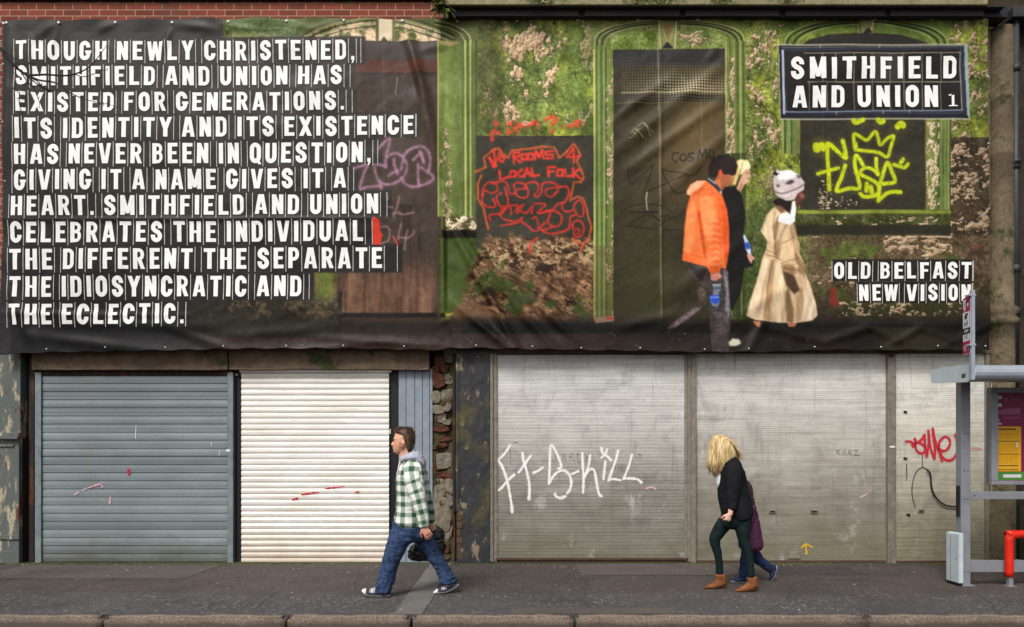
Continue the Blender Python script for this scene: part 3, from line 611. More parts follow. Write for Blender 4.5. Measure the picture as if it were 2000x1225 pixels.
for x in (1607, 1633, 1668, 1704, 1739, 1766, 1802, 1839.5): stroke([(x, 104), (x+.6, 159)], 1.2, rgb(190, 180, 150), .75, 1, .5+N2*.8)
for x in (1581, 1616, 1668.5, 1704.5, 1739, 1766.5, 1802, 1838): stroke([(x, 161), (x+.8, 216)], 1.2, rgb(190, 180, 150), .7, 1, .5+N2*.8)
for x, y in ((1603, 90), (1719, 90), (1635, 221), (1725, 220), (1777, 218)): stroke([(x, y-3), (x, y+3)], 1.4, rgb(190, 186, 170), .8)
box_(1702, 104, 1766, 158, rgb(90, 88, 82), 4, .4)
box_(1626, 507, 1900, 550, rgb(44, 40, 37)+TN, 1); box_(1676, 550, 1900, 592.5, rgb(44, 40, 37)+TN, 1); stroke([(1626, 550), (1900, 550)], 1, rgb(120, 110, 90), .5)
# ---- graffiti
PU = rgb(176, 132, 160); SP = .45+.9*N3; SP2 = .25+1.25*N3
for pts in ([(255, 210), (300, 155), (365, 105), (350, 200), (330, 300), (325, 395)], [(325, 385), (265, 370), (225, 372)], [(10, 410), (70, 385), (145, 375), (110, 450), (70, 605), (150, 590), (275, 580)], [(205, 370), (225, 450), (250, 520), (275, 560), (280, 600)],
            [(345, 290), (400, 260), (450, 262), (500, 300), (535, 370), (530, 440), (490, 500), (430, 545), (360, 565), (300, 560), (265, 530)], [(410, 320), (410, 370), (440, 430), (445, 460)], [(355, 480), (380, 460), (440, 430)],
            [(500, 290), (560, 225), (640, 195), (710, 200), (760, 260), (770, 350), (755, 430)], [(500, 330), (480, 420)], [(485, 500), (520, 560), (600, 590), (700, 570), (780, 530), (800, 490), (740, 440), (680, 400)], [(650, 370), (648, 470), (655, 570)], [(600, 325), (650, 275), (680, 255), (705, 330)], [(670, 240), (705, 350)]):
    spray(zs(690, 250, 5.105, pts, 5), 5.2, PU, .72, 3, SP)
for pts in ([(460, 690), (440, 790), (405, 870), (412, 900)], [(345, 790), (395, 795)], [(400, 860), (450, 845), (500, 865), (600, 845)], [(335, 650), (345, 710)], [(280, 990), (330, 985), (365, 1030), (350, 1120), (280, 1155)], [(480, 960), (455, 1060), (450, 1110)], [(460, 1090), (540, 1100), (600, 1060), (608, 1020)], [(540, 1020), (520, 1130), (515, 1210)]):
    stroke(zs(690, 250, 5.105, pts, 5), 4.0, rgb(160, 124, 128), .7, 3, SP)
poly(zs(690, 250, 5.105, [(190, 905), (210, 885), (262, 920), (272, 1040), (296, 1060), (280, 1110), (275, 1162), (192, 1162)]), rgb(204, 62, 44), 1); stroke(zs(690, 250, 5.105, [(400, 1085), (430, 1140), (445, 1165)]), 4, rgb(200, 66, 50), .8, 2)
RD = rgb(216, 58, 44); OR = rgb(214, 96, 48); ZR = (920, 220, 4.377)
for pts in ([(185, 240), (185, 180), (215, 150), (240, 180)], [(215, 85), (218, 105)], [(310, 110), (340, 95), (430, 105)], [(330, 135), (420, 130)], [(320, 175), (400, 170)], [(470, 130), (560, 80), (560, 160)], [(640, 70), (700, 40), (730, 80), (690, 100)], [(700, 140), (700, 170)], [(790, 125), (860, 120)], [(900, 80), (945, 95), (930, 125), (890, 110)]):
    spray(zs(*ZR, pts, 4), 6.5, RD, .85, 2, st(.40, .52, N3)*.95)
for pts in ([(40, 510), (130, 470), (110, 390), (160, 350), (190, 320), (240, 310), (265, 350), (320, 390), (350, 330), (420, 320), (520, 310), (610, 290), (710, 300), (740, 350), (755, 390), (800, 360), (880, 270), (910, 310), (935, 370), (905, 420), (940, 490), (965, 560), (940, 600), (880, 600), (865, 680), (850, 755), (910, 720), (960, 740), (990, 820), (1000, 890), (1030, 980), (1010, 1080), (960, 1130), (900, 1110), (870, 1080)], [(90, 540), (60, 610), (60, 740), (110, 820), (130, 920), (150, 1000)], [(940, 1190), (960, 1130)]):
    spray(zs(*ZR, pts), 3.6, OR, .8, 2, SP)
for pts in ([(160, 390), (195, 465)], [(195, 330), (215, 460)], [(160, 390), (215, 460)], [(195, 465), (255, 330)], [(265, 370), (240, 410), (270, 425), (290, 395), (265, 370)],  # NO
            [(370, 435), (365, 350), (410, 340), (420, 375), (370, 385), (425, 430)], [(440, 360), (435, 405), (475, 405), (475, 360), (440, 360)], [(495, 355), (490, 405), (530, 405), (535, 355), (495, 355)], [(550, 405), (555, 325), (585, 385), (610, 320), (620, 395)], [(700, 330), (640, 340), (640, 365), (705, 365), (700, 395), (640, 395)],  # ROOMS
            [(880, 430), (880, 310), (820, 385), (930, 380)],  # 4
            [(245, 500), (255, 575), (320, 555)], [(345, 505), (330, 550), (380, 550), (380, 505), (345, 505)], [(440, 490), (400, 520), (420, 550), (450, 545)], [(455, 550), (480, 480), (510, 545)], [(465, 525), (505, 520)], [(520, 480), (530, 545), (550, 545)], [(570, 540), (582, 540)],  # LOCAL.
            [(665, 550), (660, 470), (720, 470)], [(665, 510), (710, 505)], [(745, 490), (735, 545), (785, 545), (785, 495), (745, 490)], [(805, 490), (815, 550), (860, 545)], [(875, 480), (880, 555)], [(925, 490), (880, 520), (935, 570)]):  # FOLK
    spray(zs(*ZR, pts), 4.2, RD, .95, 1.8, .6+.7*N3)
for pts in ([(100, 720), (110, 640), (160, 595), (210, 610), (230, 660), (180, 690), (110, 660)], [(180, 610), (270, 590), (310, 610), (330, 690), (380, 690), (370, 620), (420, 600), (460, 620), (470, 650), (400, 660), (380, 690), (420, 730), (480, 725), (490, 670), (470, 620), (530, 595), (575, 620), (570, 680), (540, 710), (570, 725), (600, 690), (610, 620), (660, 600), (730, 620), (750, 650), (720, 700), (680, 725), (640, 700), (650, 660), (700, 650), (760, 640), (820, 640), (840, 690), (810, 760), (780, 790), (790, 840), (840, 850), (875, 830), (885, 790), (930, 750), (960, 800), (960, 880), (920, 890), (885, 840)], [(100, 700), (100, 770), (150, 810), (210, 800), (190, 740)], [(290, 640), (320, 780), (250, 800), (220, 720), (260, 690)],
            [(250, 860), (330, 800), (400, 800), (380, 850)], [(260, 830), (300, 820), (260, 870)], [(340, 815), (345, 870)], [(400, 860), (450, 790), (400, 830), (470, 860)], [(480, 860), (530, 800), (520, 860)], [(540, 780), (640, 790), (570, 860), (680, 845)], [(170, 920), (160, 880), (240, 870), (280, 910), (380, 930), (440, 900), (400, 940), (260, 970)], [(430, 930), (500, 980), (530, 1010), (580, 1000), (560, 900), (530, 910)], [(600, 860), (700, 840), (770, 880), (770, 950), (710, 980), (660, 940), (680, 860)], [(640, 940), (590, 990), (620, 1005), (690, 985)], [(610, 1010), (680, 1040), (780, 1020), (840, 990), (850, 900), (890, 880)], [(690, 850), (740, 790), (800, 770)],
            [(870, 1000), (880, 940), (930, 930), (965, 980), (950, 1050), (900, 1065), (880, 1030), (905, 995), (930, 1020), (910, 1040)], [(500, 1200), (515, 1120), (575, 1070)]):
    spray(zs(*ZR, pts, 4), 3.3, rgb(214, 54, 44), .9, 1.8, .55+.7*N3)
ZD = (1190, 220, 4.713); DK = rgb(32, 28, 28)
for pts in ([(180, 245), (215, 240), (240, 200), (200, 190), (245, 150)], [(245, 165), (310, 235)], [(265, 135), (300, 100), (405, 195)], [(320, 110), (380, 220)], [(250, 180), (290, 160)]): stroke(zs(*ZD, pts), 1.6, rgb(170, 160, 124), .75, 1.4, SP)
for pts in ([(635, 380), (590, 385), (580, 430), (610, 465), (630, 440)], [(670, 390), (650, 430), (680, 455), (710, 430), (690, 390), (670, 390)], [(775, 380), (730, 390), (740, 420), (775, 440), (750, 460), (725, 455)], [(810, 440), (830, 355), (850, 420), (885, 345), (895, 430)], [(925, 350), (920, 420), (960, 410), (955, 365), (925, 350)]): stroke(zs(*ZD, pts, 4), 3.2, rgb(44, 44, 42), .85, 1.6)
for pts in ([(170, 540), (190, 655), (230, 650), (300, 580), (405, 485), (370, 600), (320, 740), (450, 690), (600, 620), (720, 580), (600, 550), (480, 530), (520, 620), (600, 740), (660, 750), (720, 720)], [(110, 920), (200, 865), (310, 845), (430, 850), (520, 880), (575, 930)], [(200, 925), (330, 920), (450, 915)], [(180, 1030), (260, 985), (340, 940), (470, 1000), (380, 930)], [(470, 960), (560, 955)], [(455, 1055), (530, 990), (620, 960), (700, 900)], [(150, 1045), (280, 1060), (450, 1080)], [(500, 1090), (640, 1085)], [(720, 600), (800, 570), (850, 500)]): stroke(zs(*ZD, pts), 2.2, DK, .7, 1.6, SP)
stroke(zs(*ZD, [(200, 925), (440, 920)]), 4, rgb(50, 30, 32), .6); stroke(zs(*ZD, [(348, 740), (340, 800), (345, 860), (352, 895)]), 3, rgb(196, 196, 186), .75, 1.5, SP)
ZY = (1560, 225, 5.104); YE = rgb(192, 204, 34); YM = .75+.4*N3
for pts, wd in (([(180, 310), (185, 340)], 14), ([(230, 300), (250, 330)], 13), ([(295, 285), (290, 420), (305, 600), (312, 740)], 8), ([(285, 290), (330, 300), (400, 370), (470, 425)], 8.5), ([(445, 255), (465, 330), (475, 425)], 8.5), ([(195, 585), (280, 560), (395, 530)], 7),
                ([(465, 505), (430, 620), (385, 730), (400, 760), (500, 735), (600, 735), (590, 640), (560, 500), (570, 415), (590, 410), (640, 500)], 7.5), ([(775, 435), (775, 540), (790, 600), (740, 550), (670, 530), (620, 560), (620, 600), (700, 640), (780, 690), (800, 740)], 7), ([(790, 860), (800, 740), (830, 620), (880, 480), (920, 560), (955, 670), (840, 690)], 7.5), ([(800, 850), (870, 790), (940, 770), (1010, 775)], 7.5), ([(610, 790), (650, 820), (740, 815), (800, 780)], 7), ([(675, 690), (670, 760)], 8), ([(715, 725), (725, 780)], 9),
                ([(570, 345), (555, 260), (560, 190), (620, 220), (685, 250), (760, 170), (790, 230), (815, 300), (880, 240), (945, 215), (920, 310), (885, 420), (800, 375), (690, 360), (575, 345)], 6.5), ([(575, 280), (580, 320)], 6),
                ([(550, 60), (570, 78), (640, 52)], 9), ([(795, 55), (815, 75), (840, 65)], 10), ([(985, 120), (1020, 90), (1040, 110)], 12), ([(945, 500), (1000, 520), (1050, 530), (1085, 495)], 7), ([(1015, 480), (1035, 450)], 8)):
    spray(zs(*ZY, pts, 4), wd, YE, .96, 1.8, YM)
for pts in ([(365, 360), (362, 390), (380, 395)], [(390, 380), (400, 390), (415, 395), (430, 410), (450, 400)], [(440, 290), (436, 310)], [(450, 330), (445, 360)], [(425, 370), (440, 385)]): stroke(zs(*ZY, pts), 1.1, rgb(50, 50, 20), .8)
# ---- the three people printed on the banner
ZP = (1300, 280, 3.0618)
def zp(pts, sm=0, closed=False): return zs(*ZP, pts, sm, closed)
FIN = 1+.14*(N3[..., None]-.5)
def pp(pts, c, soft=1, alpha=1.0): poly(zp(pts), rgb(*c)*FIN, soft, alpha)
def ps(pts, wd, c, alpha=.8, soft=2.5): stroke(zp(pts, 4), wd, rgb(*c), alpha, soft)
# woman in black
pp([(335, 290), (370, 262), (420, 262), (455, 310), (470, 380), (478, 450), (465, 540), (480, 590), (505, 640), (530, 700), (520, 740), (470, 750), (450, 900), (400, 1000), (370, 1000), (360, 700)], (34, 31, 30))
pp([(395, 250), (400, 130), (440, 100), (490, 105), (508, 150), (490, 190), (440, 190), (420, 250)], (222, 196, 130)); pp([(440, 104), (500, 118), (505, 150), (460, 180), (440, 150)], (246, 232, 184)); ps([(420, 130), (412, 190), (400, 240)], 3, (150, 116, 66)); ps([(460, 120), (452, 160), (430, 200)], 2.5, (178, 146, 90))
pp([(470, 165), (500, 160), (505, 185), (512, 200), (500, 210), (498, 235), (470, 250), (450, 290), (425, 275), (440, 230), (455, 200)], (214, 166, 138)); ps([(455, 250), (442, 285)], 4, (160, 112, 88)); ps([(488, 212), (500, 214)], 1.5, (150, 80, 74)); ps([(482, 182), (496, 180)], 1.3, (80, 60, 50))
pp([(462, 560), (470, 548), (492, 590), (508, 640), (512, 680), (498, 680), (480, 640)], (196, 206, 226)); pp([(466, 600), (496, 596), (506, 632), (486, 640)], (52, 86, 190)); pp([(484, 670), (505, 665), (535, 690), (518, 705), (512, 725), (495, 700)], (206, 150, 136))
# orange jacket man: legs
FIN = 1+.32*(_vn((GX+GY*.6)/8, (GY-GX*.5)/5, 331)[..., None]-.5)+.25*(N4[..., None]-.5)
pp([(115, 715), (250, 740), (260, 800), (245, 960), (130, 1060), (40, 1110), (5, 1110), (60, 1060), (160, 985), (215, 930), (165, 800)], (74, 64, 58)); pp([(240, 740), (360, 740), (378, 900), (388, 1020), (384, 1130), (372, 1250), (276, 1250), (266, 1100), (262, 1000), (255, 880)], (68, 62, 62))
pp([(60, 1070), (170, 985), (215, 990), (120, 1060), (50, 1105)], (136, 116, 124), 3, .8); pp([(340, 760), (372, 770), (385, 1000), (375, 1060), (355, 1000), (362, 880)], (152, 142, 152), 3, .75); pp([(190, 880), (240, 840), (235, 930), (205, 960)], (116, 102, 92), 3, .6); pp([(275, 1000), (340, 985), (376, 1020), (370, 1080), (300, 1060)], (108, 98, 98), 3, .6); pp([(275, 1100), (330, 1080), (370, 1120), (300, 1180)], (96, 86, 86), 3, .6); pp([(130, 730), (240, 760), (225, 830), (180, 800)], (40, 34, 32), 4, .7)
for q in ([(190, 850), (240, 870), (215, 900)], [(270, 1010), (330, 1000), (370, 1030)], [(275, 1060), (340, 1050)], [(280, 1110), (330, 1100)]): ps(q, 1.8, (34, 28, 28), .6)
FIN = 1+.14*(N3[..., None]-.5)
pp([(285, 850), (330, 850), (330, 880), (318, 900), (322, 960), (312, 980), (278, 975), (268, 940), (285, 900)], (150, 164, 190), 1, .6); pp([(268, 910), (322, 908), (322, 948), (300, 965), (266, 945)], (48, 88, 196)); ps([(270, 925), (318, 922)], 1.4, (200, 214, 240)); ps([(285, 848), (328, 848)], 2, (226, 228, 232)); ps([(284, 868), (326, 868)], 1.4, (30, 30, 36))
# jacket
FIN = 1+.16*(_vn((GX-GY*.3)/9, (GY+GX*.4)/7, 341)[..., None]-.5)+.08*(N4[..., None]-.5)
pp([(128, 290), (150, 250), (190, 228), (245, 225), (300, 270), (335, 300), (365, 400), (378, 520), (375, 640), (358, 760), (330, 745), (322, 775), (270, 785), (245, 740), (102, 700), (108, 640), (115, 500), (130, 390), (150, 310)], (244, 122, 66))
for q, c, sf, al in (([(128, 290), (150, 250), (190, 228), (240, 226), (215, 262), (170, 290), (148, 312), (128, 308)], (250, 176, 136), 1, 1), ([(150, 300), (180, 285), (220, 262), (250, 245), (230, 285), (170, 320)], (196, 96, 56), 3, .6), ([(200, 330), (240, 312), (280, 330), (300, 430), (275, 600), (240, 560), (215, 440)], (255, 156, 98), 6, .8), ([(335, 300), (365, 400), (378, 520), (375, 640), (358, 755), (342, 640), (338, 450)], (206, 82, 36), 4, .85), ([(312, 330), (336, 330), (340, 560), (330, 720), (312, 560)], (226, 98, 46), 3, .7),
  ([(112, 640), (132, 400), (170, 335), (186, 420), (165, 600), (150, 685)], (255, 150, 94), 6, .7), ([(188, 400), (206, 400), (232, 580), (250, 700), (236, 700), (214, 590)], (186, 76, 34), 2, .75), ([(104, 695), (112, 655), (250, 690), (246, 740)], (226, 106, 54), 1, .6), ([(262, 745), (328, 735), (322, 775), (270, 785)], (206, 88, 40), 1, .6)): pp(q, c, sf, al)
ps([(112, 650), (160, 668), (250, 688)], 1.3, (176, 78, 38), .7); ps([(258, 745), (328, 735)], 1.4, (176, 76, 36), .7); ps([(190, 330), (230, 305), (290, 300)], 1.2, (196, 100, 58), .6)
for k in range(15): y = 470+k*19; o_ = 5*math.sin(k*2.3); ps([(262+k*1.5+o_, y), (292+k, y-8), (318, y+2)], 2.4, (184, 72, 32) if k % 2 else (255, 170, 116), .42, 3)
pp([(270, 785), (322, 775), (340, 800), (300, 825), (272, 820)], (206, 138, 122)); ps([(282, 800), (300, 822)], 1.2, (150, 84, 70), .7); ps([(300, 798), (318, 814)], 1.2, (150, 84, 70), .7)
FIN = 1+.14*(N3[..., None]-.5)
# his head
pp([(262, 200), (256, 150), (275, 100), (320, 72), (370, 70), (415, 92), (432, 140), (420, 190), (395, 200), (350, 190), (300, 215)], (46, 36, 32)); pp([(300, 215), (330, 160), (345, 190), (385, 190), (400, 210), (398, 235), (380, 260), (350, 262), (335, 300), (290, 240)], (166, 98, 70)); pp([(385, 190), (402, 205), (396, 215), (400, 228), (378, 235)], (186, 110, 84)); pp([(318, 170), (335, 158), (340, 185), (328, 215), (318, 205)], (206, 92, 54)); pp([(290, 225), (330, 215), (330, 280), (300, 262)], (214, 120, 74), 2, .8)
pp([(246, 222), (262, 210), (310, 250), (340, 292), (326, 300), (290, 262)], (52, 62, 78)); pp([(325, 288), (338, 290), (332, 302)], (220, 226, 236)); ps([(258, 214), (300, 244)], 1.5, (210, 220, 230), .9)
# trench coat woman
pp([(565, 1070), (520, 1065), (545, 1100), (560, 1104)], (190, 120, 82)); pp([(730, 1075), (790, 1080), (770, 1100), (735, 1100)], (176, 110, 76)); pp([(520, 1110), (560, 1100), (500, 1170), (450, 1200), (430, 1200)], (60, 56, 54), 4, .6); pp([(375, 1195), (400, 1170), (440, 1175), (450, 1200), (420, 1215), (380, 1215)], (206, 200, 180), 2)
FIN = 1+.20*(_vn((GX+GY*.28)/7.5, GY/60, 311)[..., None]-.5)+.14*(_vn((GX-GY*.2)/4, GY/30, 313)[..., None]-.5)+.1*(N4[..., None]-.5)
pp([(600, 470), (620, 420), (655, 380), (690, 385), (740, 420), (770, 500), (790, 560), (805, 600), (800, 655), (828, 720), (832, 770), (870, 850), (900, 960), (910, 1030), (880, 1060), (770, 1078), (640, 1072), (540, 1060), (480, 1035), (500, 960), (545, 830), (575, 700), (600, 640), (610, 590), (580, 550), (568, 530)], (204, 176, 142))
for q, c, sf, al in (([(568, 530), (600, 440), (630, 400), (665, 384), (700, 400), (680, 430), (640, 500), (655, 590), (610, 585), (590, 555)], (228, 200, 160), 2, .9), ([(490, 1000), (545, 830), (590, 690), (625, 690), (580, 850), (545, 1060), (490, 1035)], (230, 206, 172), 3, .85), ([(600, 900), (630, 700), (655, 690), (640, 880), (620, 1068), (590, 1064)], (150, 116, 80), 3, .6),
  ([(655, 720), (695, 720), (705, 900), (690, 1070), (640, 1070), (650, 880)], (230, 204, 168), 4, .8), ([(715, 900), (735, 860), (770, 1000), (770, 1075), (725, 1074)], (112, 84, 56), 4, .8), ([(850, 830), (900, 960), (908, 1030), (880, 1058), (815, 1068), (835, 930)], (234, 212, 180), 3, .85), ([(790, 880), (820, 860), (830, 940), (805, 1066), (780, 1070)], (150, 118, 84), 3, .6),
  ([(700, 760), (770, 790), (806, 880), (770, 905), (720, 850)], (64, 48, 34), 3, .9), ([(640, 620), (676, 570), (690, 640), (680, 700), (645, 680)], (140, 106, 74), 3, .7), ([(775, 640), (828, 720), (832, 800), (795, 770), (772, 690)], (136, 104, 72), 3, .75), ([(700, 560), (722, 495), (765, 478), (780, 580), (752, 670), (704, 725), (690, 690)], (226, 196, 154), 3, .85), ([(740, 500), (770, 480), (800, 600), (798, 655), (775, 640)], (172, 140, 104), 2, .7),
  ([(690, 735), (755, 695), (800, 735), (785, 770), (725, 770)], (214, 182, 140), 2, .85), ([(688, 730), (740, 722), (800, 760), (770, 790), (705, 770)], (120, 92, 62), 3, .6), ([(600, 480), (630, 430), (650, 430), (620, 520), (600, 560), (585, 540)], (240, 216, 178), 3, .7), ([(640, 500), (668, 440), (690, 440), (668, 520), (660, 590), (645, 580)], (128, 98, 68), 3, .65)): pp(q, c, sf, al)
for q in ([(600, 665), (670, 690), (690, 700)], [(605, 640), (660, 665)], [(690, 560), (705, 520), (740, 480)], [(690, 720), (740, 705), (790, 690)], [(700, 755), (760, 745)], [(640, 700), (610, 860), (585, 1050)], [(655, 420), (640, 500), (655, 590), (662, 670)], [(825, 740), (832, 810)], [(670, 390), (700, 430), (720, 480)], [(710, 740), (750, 760), (780, 755)], [(700, 600), (740, 580), (770, 560)]): ps(q, 1.8, (96, 70, 46), .5, 2)
FIN = 1+.12*(N3[..., None]-.5)
pp([(638, 350), (680, 325), (755, 350), (760, 400), (730, 410), (690, 380), (650, 370)], (44, 34, 30)); pp([(680, 430), (720, 415), (750, 430), (770, 440), (775, 470), (740, 490), (670, 470)], (240, 238, 234)); pp([(745, 430), (760, 350), (780, 345), (782, 400), (770, 470)], (242, 240, 238)); pp([(650, 380), (690, 375), (720, 410), (690, 420)], (110, 74, 54), 2, .8)
pp([(785, 300), (815, 280), (832, 318), (836, 326), (815, 345), (800, 385), (780, 380), (775, 340)], (104, 62, 52)); pp([(800, 300), (826, 300), (834, 322), (812, 330)], (168, 110, 96), 2, .7); ps([(806, 345), (790, 380)], 2, (70, 40, 34), .6)
KN = 1+.2*(_vn(GX/2.2, GY/2.2, 321)[..., None]-.5); FIN = KN
pp([(645, 250), (650, 195), (690, 165), (750, 162), (800, 190), (832, 235), (828, 280), (790, 300), (770, 335), (725, 345), (680, 325), (655, 300)], (204, 190, 188)); pp([(690, 165), (750, 162), (800, 195), (740, 220), (665, 215)], (246, 242, 240), 3, .85); pp([(700, 300), (780, 275), (800, 292), (770, 332), (725, 343)], (222, 204, 202), 3, .7)
pp([(716, 244), (740, 222), (765, 220), (772, 232), (745, 250)], (56, 46, 46), 2, .85); pp([(658, 252), (676, 246), (690, 258), (672, 268)], (74, 60, 60), 2, .8); pp([(776, 194), (800, 190), (812, 208), (794, 212)], (70, 60, 60), 2, .8); pp([(640, 182), (655, 168), (684, 180), (664, 198)], (38, 34, 36)); pp([(660, 170), (672, 160), (690, 170), (676, 182)], (220, 214, 212)); ps([(655, 292), (700, 302), (770, 280), (826, 250)], 3.4, (110, 90, 86), .7, 2.4); ps([(668, 318), (720, 332), (768, 320)], 2, (150, 132, 128), .7)

# ---- hang the print on the fabric mesh
CV[...] = (CV-96)*1.14+98
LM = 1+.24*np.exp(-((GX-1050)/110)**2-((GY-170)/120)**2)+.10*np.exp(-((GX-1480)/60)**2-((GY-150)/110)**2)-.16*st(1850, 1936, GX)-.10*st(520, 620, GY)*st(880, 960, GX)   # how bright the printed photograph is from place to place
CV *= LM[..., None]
CV[...] = np.clip(CV+rng.normal(0, 5.0, (CHt, CWd, 1)), 4, 252)
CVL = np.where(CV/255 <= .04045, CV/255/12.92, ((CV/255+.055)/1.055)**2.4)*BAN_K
def edge(ys, pts):
    return np.interp(ys, [p[0] for p in pts], [p[1] for p in pts])
def build_banner():
    NXv, NYv = 1560, 530
    u = np.linspace(0, 1, NXv); v = np.linspace(0, 1, NYv)
    xs = 1*u
    top = edge(u*1936, [(0, 40), (300, 37), (860, 36), (862, 34), (1300, 33), (1936, 33)]); top = top-1.5*np.sin((u*1936-8)/110.0*math.pi)**2*(u < .44)+1.0
    bot = edge(u*1936, [(0, 694), (90, 688), (300, 685), (500, 681), (700, 681), (868, 684), (885, 680), (945, 680), (1030, 682), (1240, 685), (1360, 688), (1500, 688), (1620, 683), (1760, 684), (1936, 683)])+1.2*np.sin(u*190)
    left = edge(v*650, [(0, 6), (250, 6), (420, 5), (600, -2), (650, -6)]); right = edge(v*650, [(0, 1929), (180, 1931), (420, 1935), (600, 1935), (650, 1932)])
    px = left[:, None]*(1-u)[None]+right[:, None]*u[None]; py = top[None]*(1-v)[:, None]+bot[None]*v[:, None]
    Yd = BAN_Y-ban_disp(px, py); s = F/(CD+BAN_Y)
    co = np.stack([(px-1000)/s, Yd, CH-(py-HZ)/s], -1).reshape(-1, 3).astype(np.float32)
    ix = np.clip((px-CX0), 0, CWd-1.001); iy = np.clip(py-CY0, 0, CHt-1.001); i0 = ix.astype(int); j0 = iy.astype(int); fx = (ix-i0)[..., None]; fy = (iy-j0)[..., None]
    cc = (CVL[j0, i0]*(1-fx)+CVL[j0, np.minimum(i0+1, CWd-1)]*fx)*(1-fy)+(CVL[np.minimum(j0+1, CHt-1), i0]*(1-fx)+CVL[np.minimum(j0+1, CHt-1), np.minimum(i0+1, CWd-1)]*fx)*fy
    me = bpy.data.meshes.new('printed_fabric'); nv = NXv*NYv; me.vertices.add(nv); me.vertices.foreach_set('co', co.ravel())
    a = (np.arange(NYv-1)[:, None]*NXv+np.arange(NXv-1)[None]).ravel()
    q = np.stack([a, a+NXv, a+NXv+1, a+1], 1).astype(np.int32); nf = len(q)
    me.loops.add(nf*4); me.loops.foreach_set('vertex_index', q.ravel()); me.polygons.add(nf)
    me.polygons.foreach_set('loop_start', np.arange(0, nf*4, 4, dtype=np.int32)); me.polygons.foreach_set('use_smooth', np.ones(nf, bool))
    me.update(calc_edges=True)
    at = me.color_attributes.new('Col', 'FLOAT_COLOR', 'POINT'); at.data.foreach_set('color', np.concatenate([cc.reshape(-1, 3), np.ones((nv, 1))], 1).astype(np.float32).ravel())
    return me
t = NT('printed_pvc', 0.5, 0.14); t.col(t.attr('Col').outputs['Color']); wv = t.noise(260, 2); t.bump(wv, 0.06, 0.002)
t.rgh(t.ramp(t.noise(3, 4), [(0.3, 0.42), (0.7, 0.56)])); M['pvc'] = t.m
M['print_white'] = plain('printed_white', C(244, 242, 238), 0.5, 0.35, 0, 0.05, 30, 0)
M['print_line'] = plain('printed_line', C(196, 192, 184), 0.5, 0.35, 0, 0.2, 30, 0)
M['eyelet'] = plain('eyelet_metal', C(214, 214, 214), 0.35, 0.5, 0.3, 0.05)
banner = thing('advertising_banner', P(965, 690, -0.1), 'huge creased banner printed with mossy doorways, graffiti, three walkers and white block lettering', 'banner')
link('printed_fabric', build_banner(), banner).data.materials.append(M['pvc'])

# ---- block letters: stems and bows on a unit-high grid
def rr(x0, x1, y0, y1, r, a0=0, a1=360, n=6):
    """rounded rectangle outline, counter-clockwise from the right middle"""
    out = []
    for cx, cy, s0 in ((x1-r, y1-r, 0), (x0+r, y1-r, 90), (x0+r, y0+r, 180), (x1-r, y0+r, 270)):
        out += [(cx+r*math.cos(math.radians(s0+90*k/n)), cy+r*math.sin(math.radians(s0+90*k/n))) for k in range(n+1)]
    return out
T_ = .248; H_ = T_/2; HT = .178; XK = .845; hh = HT/2
def V(x, y0=0, y1=1): return ('q', [(x-H_, y0), (x+H_, y0), (x+H_, y1), (x-H_, y1)])
def B(y, x0, x1, t=HT): return ('q', [(x0, y-t/2), (x1, y-t/2), (x1, y+t/2), (x0, y+t/2)])
def D_(x0, y0, x1, y1, w=.215):
    w *= 1.17; return ('q', [(x0-w/2, y0), (x0+w/2, y0), (x1+w/2, y1), (x1-w/2, y1)])
def S_(pts, w=.212): return ('s', pts, w)
W_ = .66; xr = W_-H_
def Opath(): p = rr(H_, xr, hh+.005, 1-hh-.005, .22); return p+[p[0]]
def arc(cx, cy, rx, ry, a0, a1, n=10): return [(cx+rx*math.cos(math.radians(a0+(a1-a0)*k/n)), cy+ry*math.sin(math.radians(a0+(a1-a0)*k/n))) for k in range(n+1)]
def bowl(yt, yb, xl, x1):  # D, P, R, B bows
    r = min((yt-yb)/2-.001, .2)
    return [(xl, yt)]+[(x1-r, yt)]+arc(x1-r, yt-r, r, r, 80, 0, 5)+arc(x1-r, yb+r, r, r, 0, -80, 5)+[(x1-r, yb), (xl, yb)]
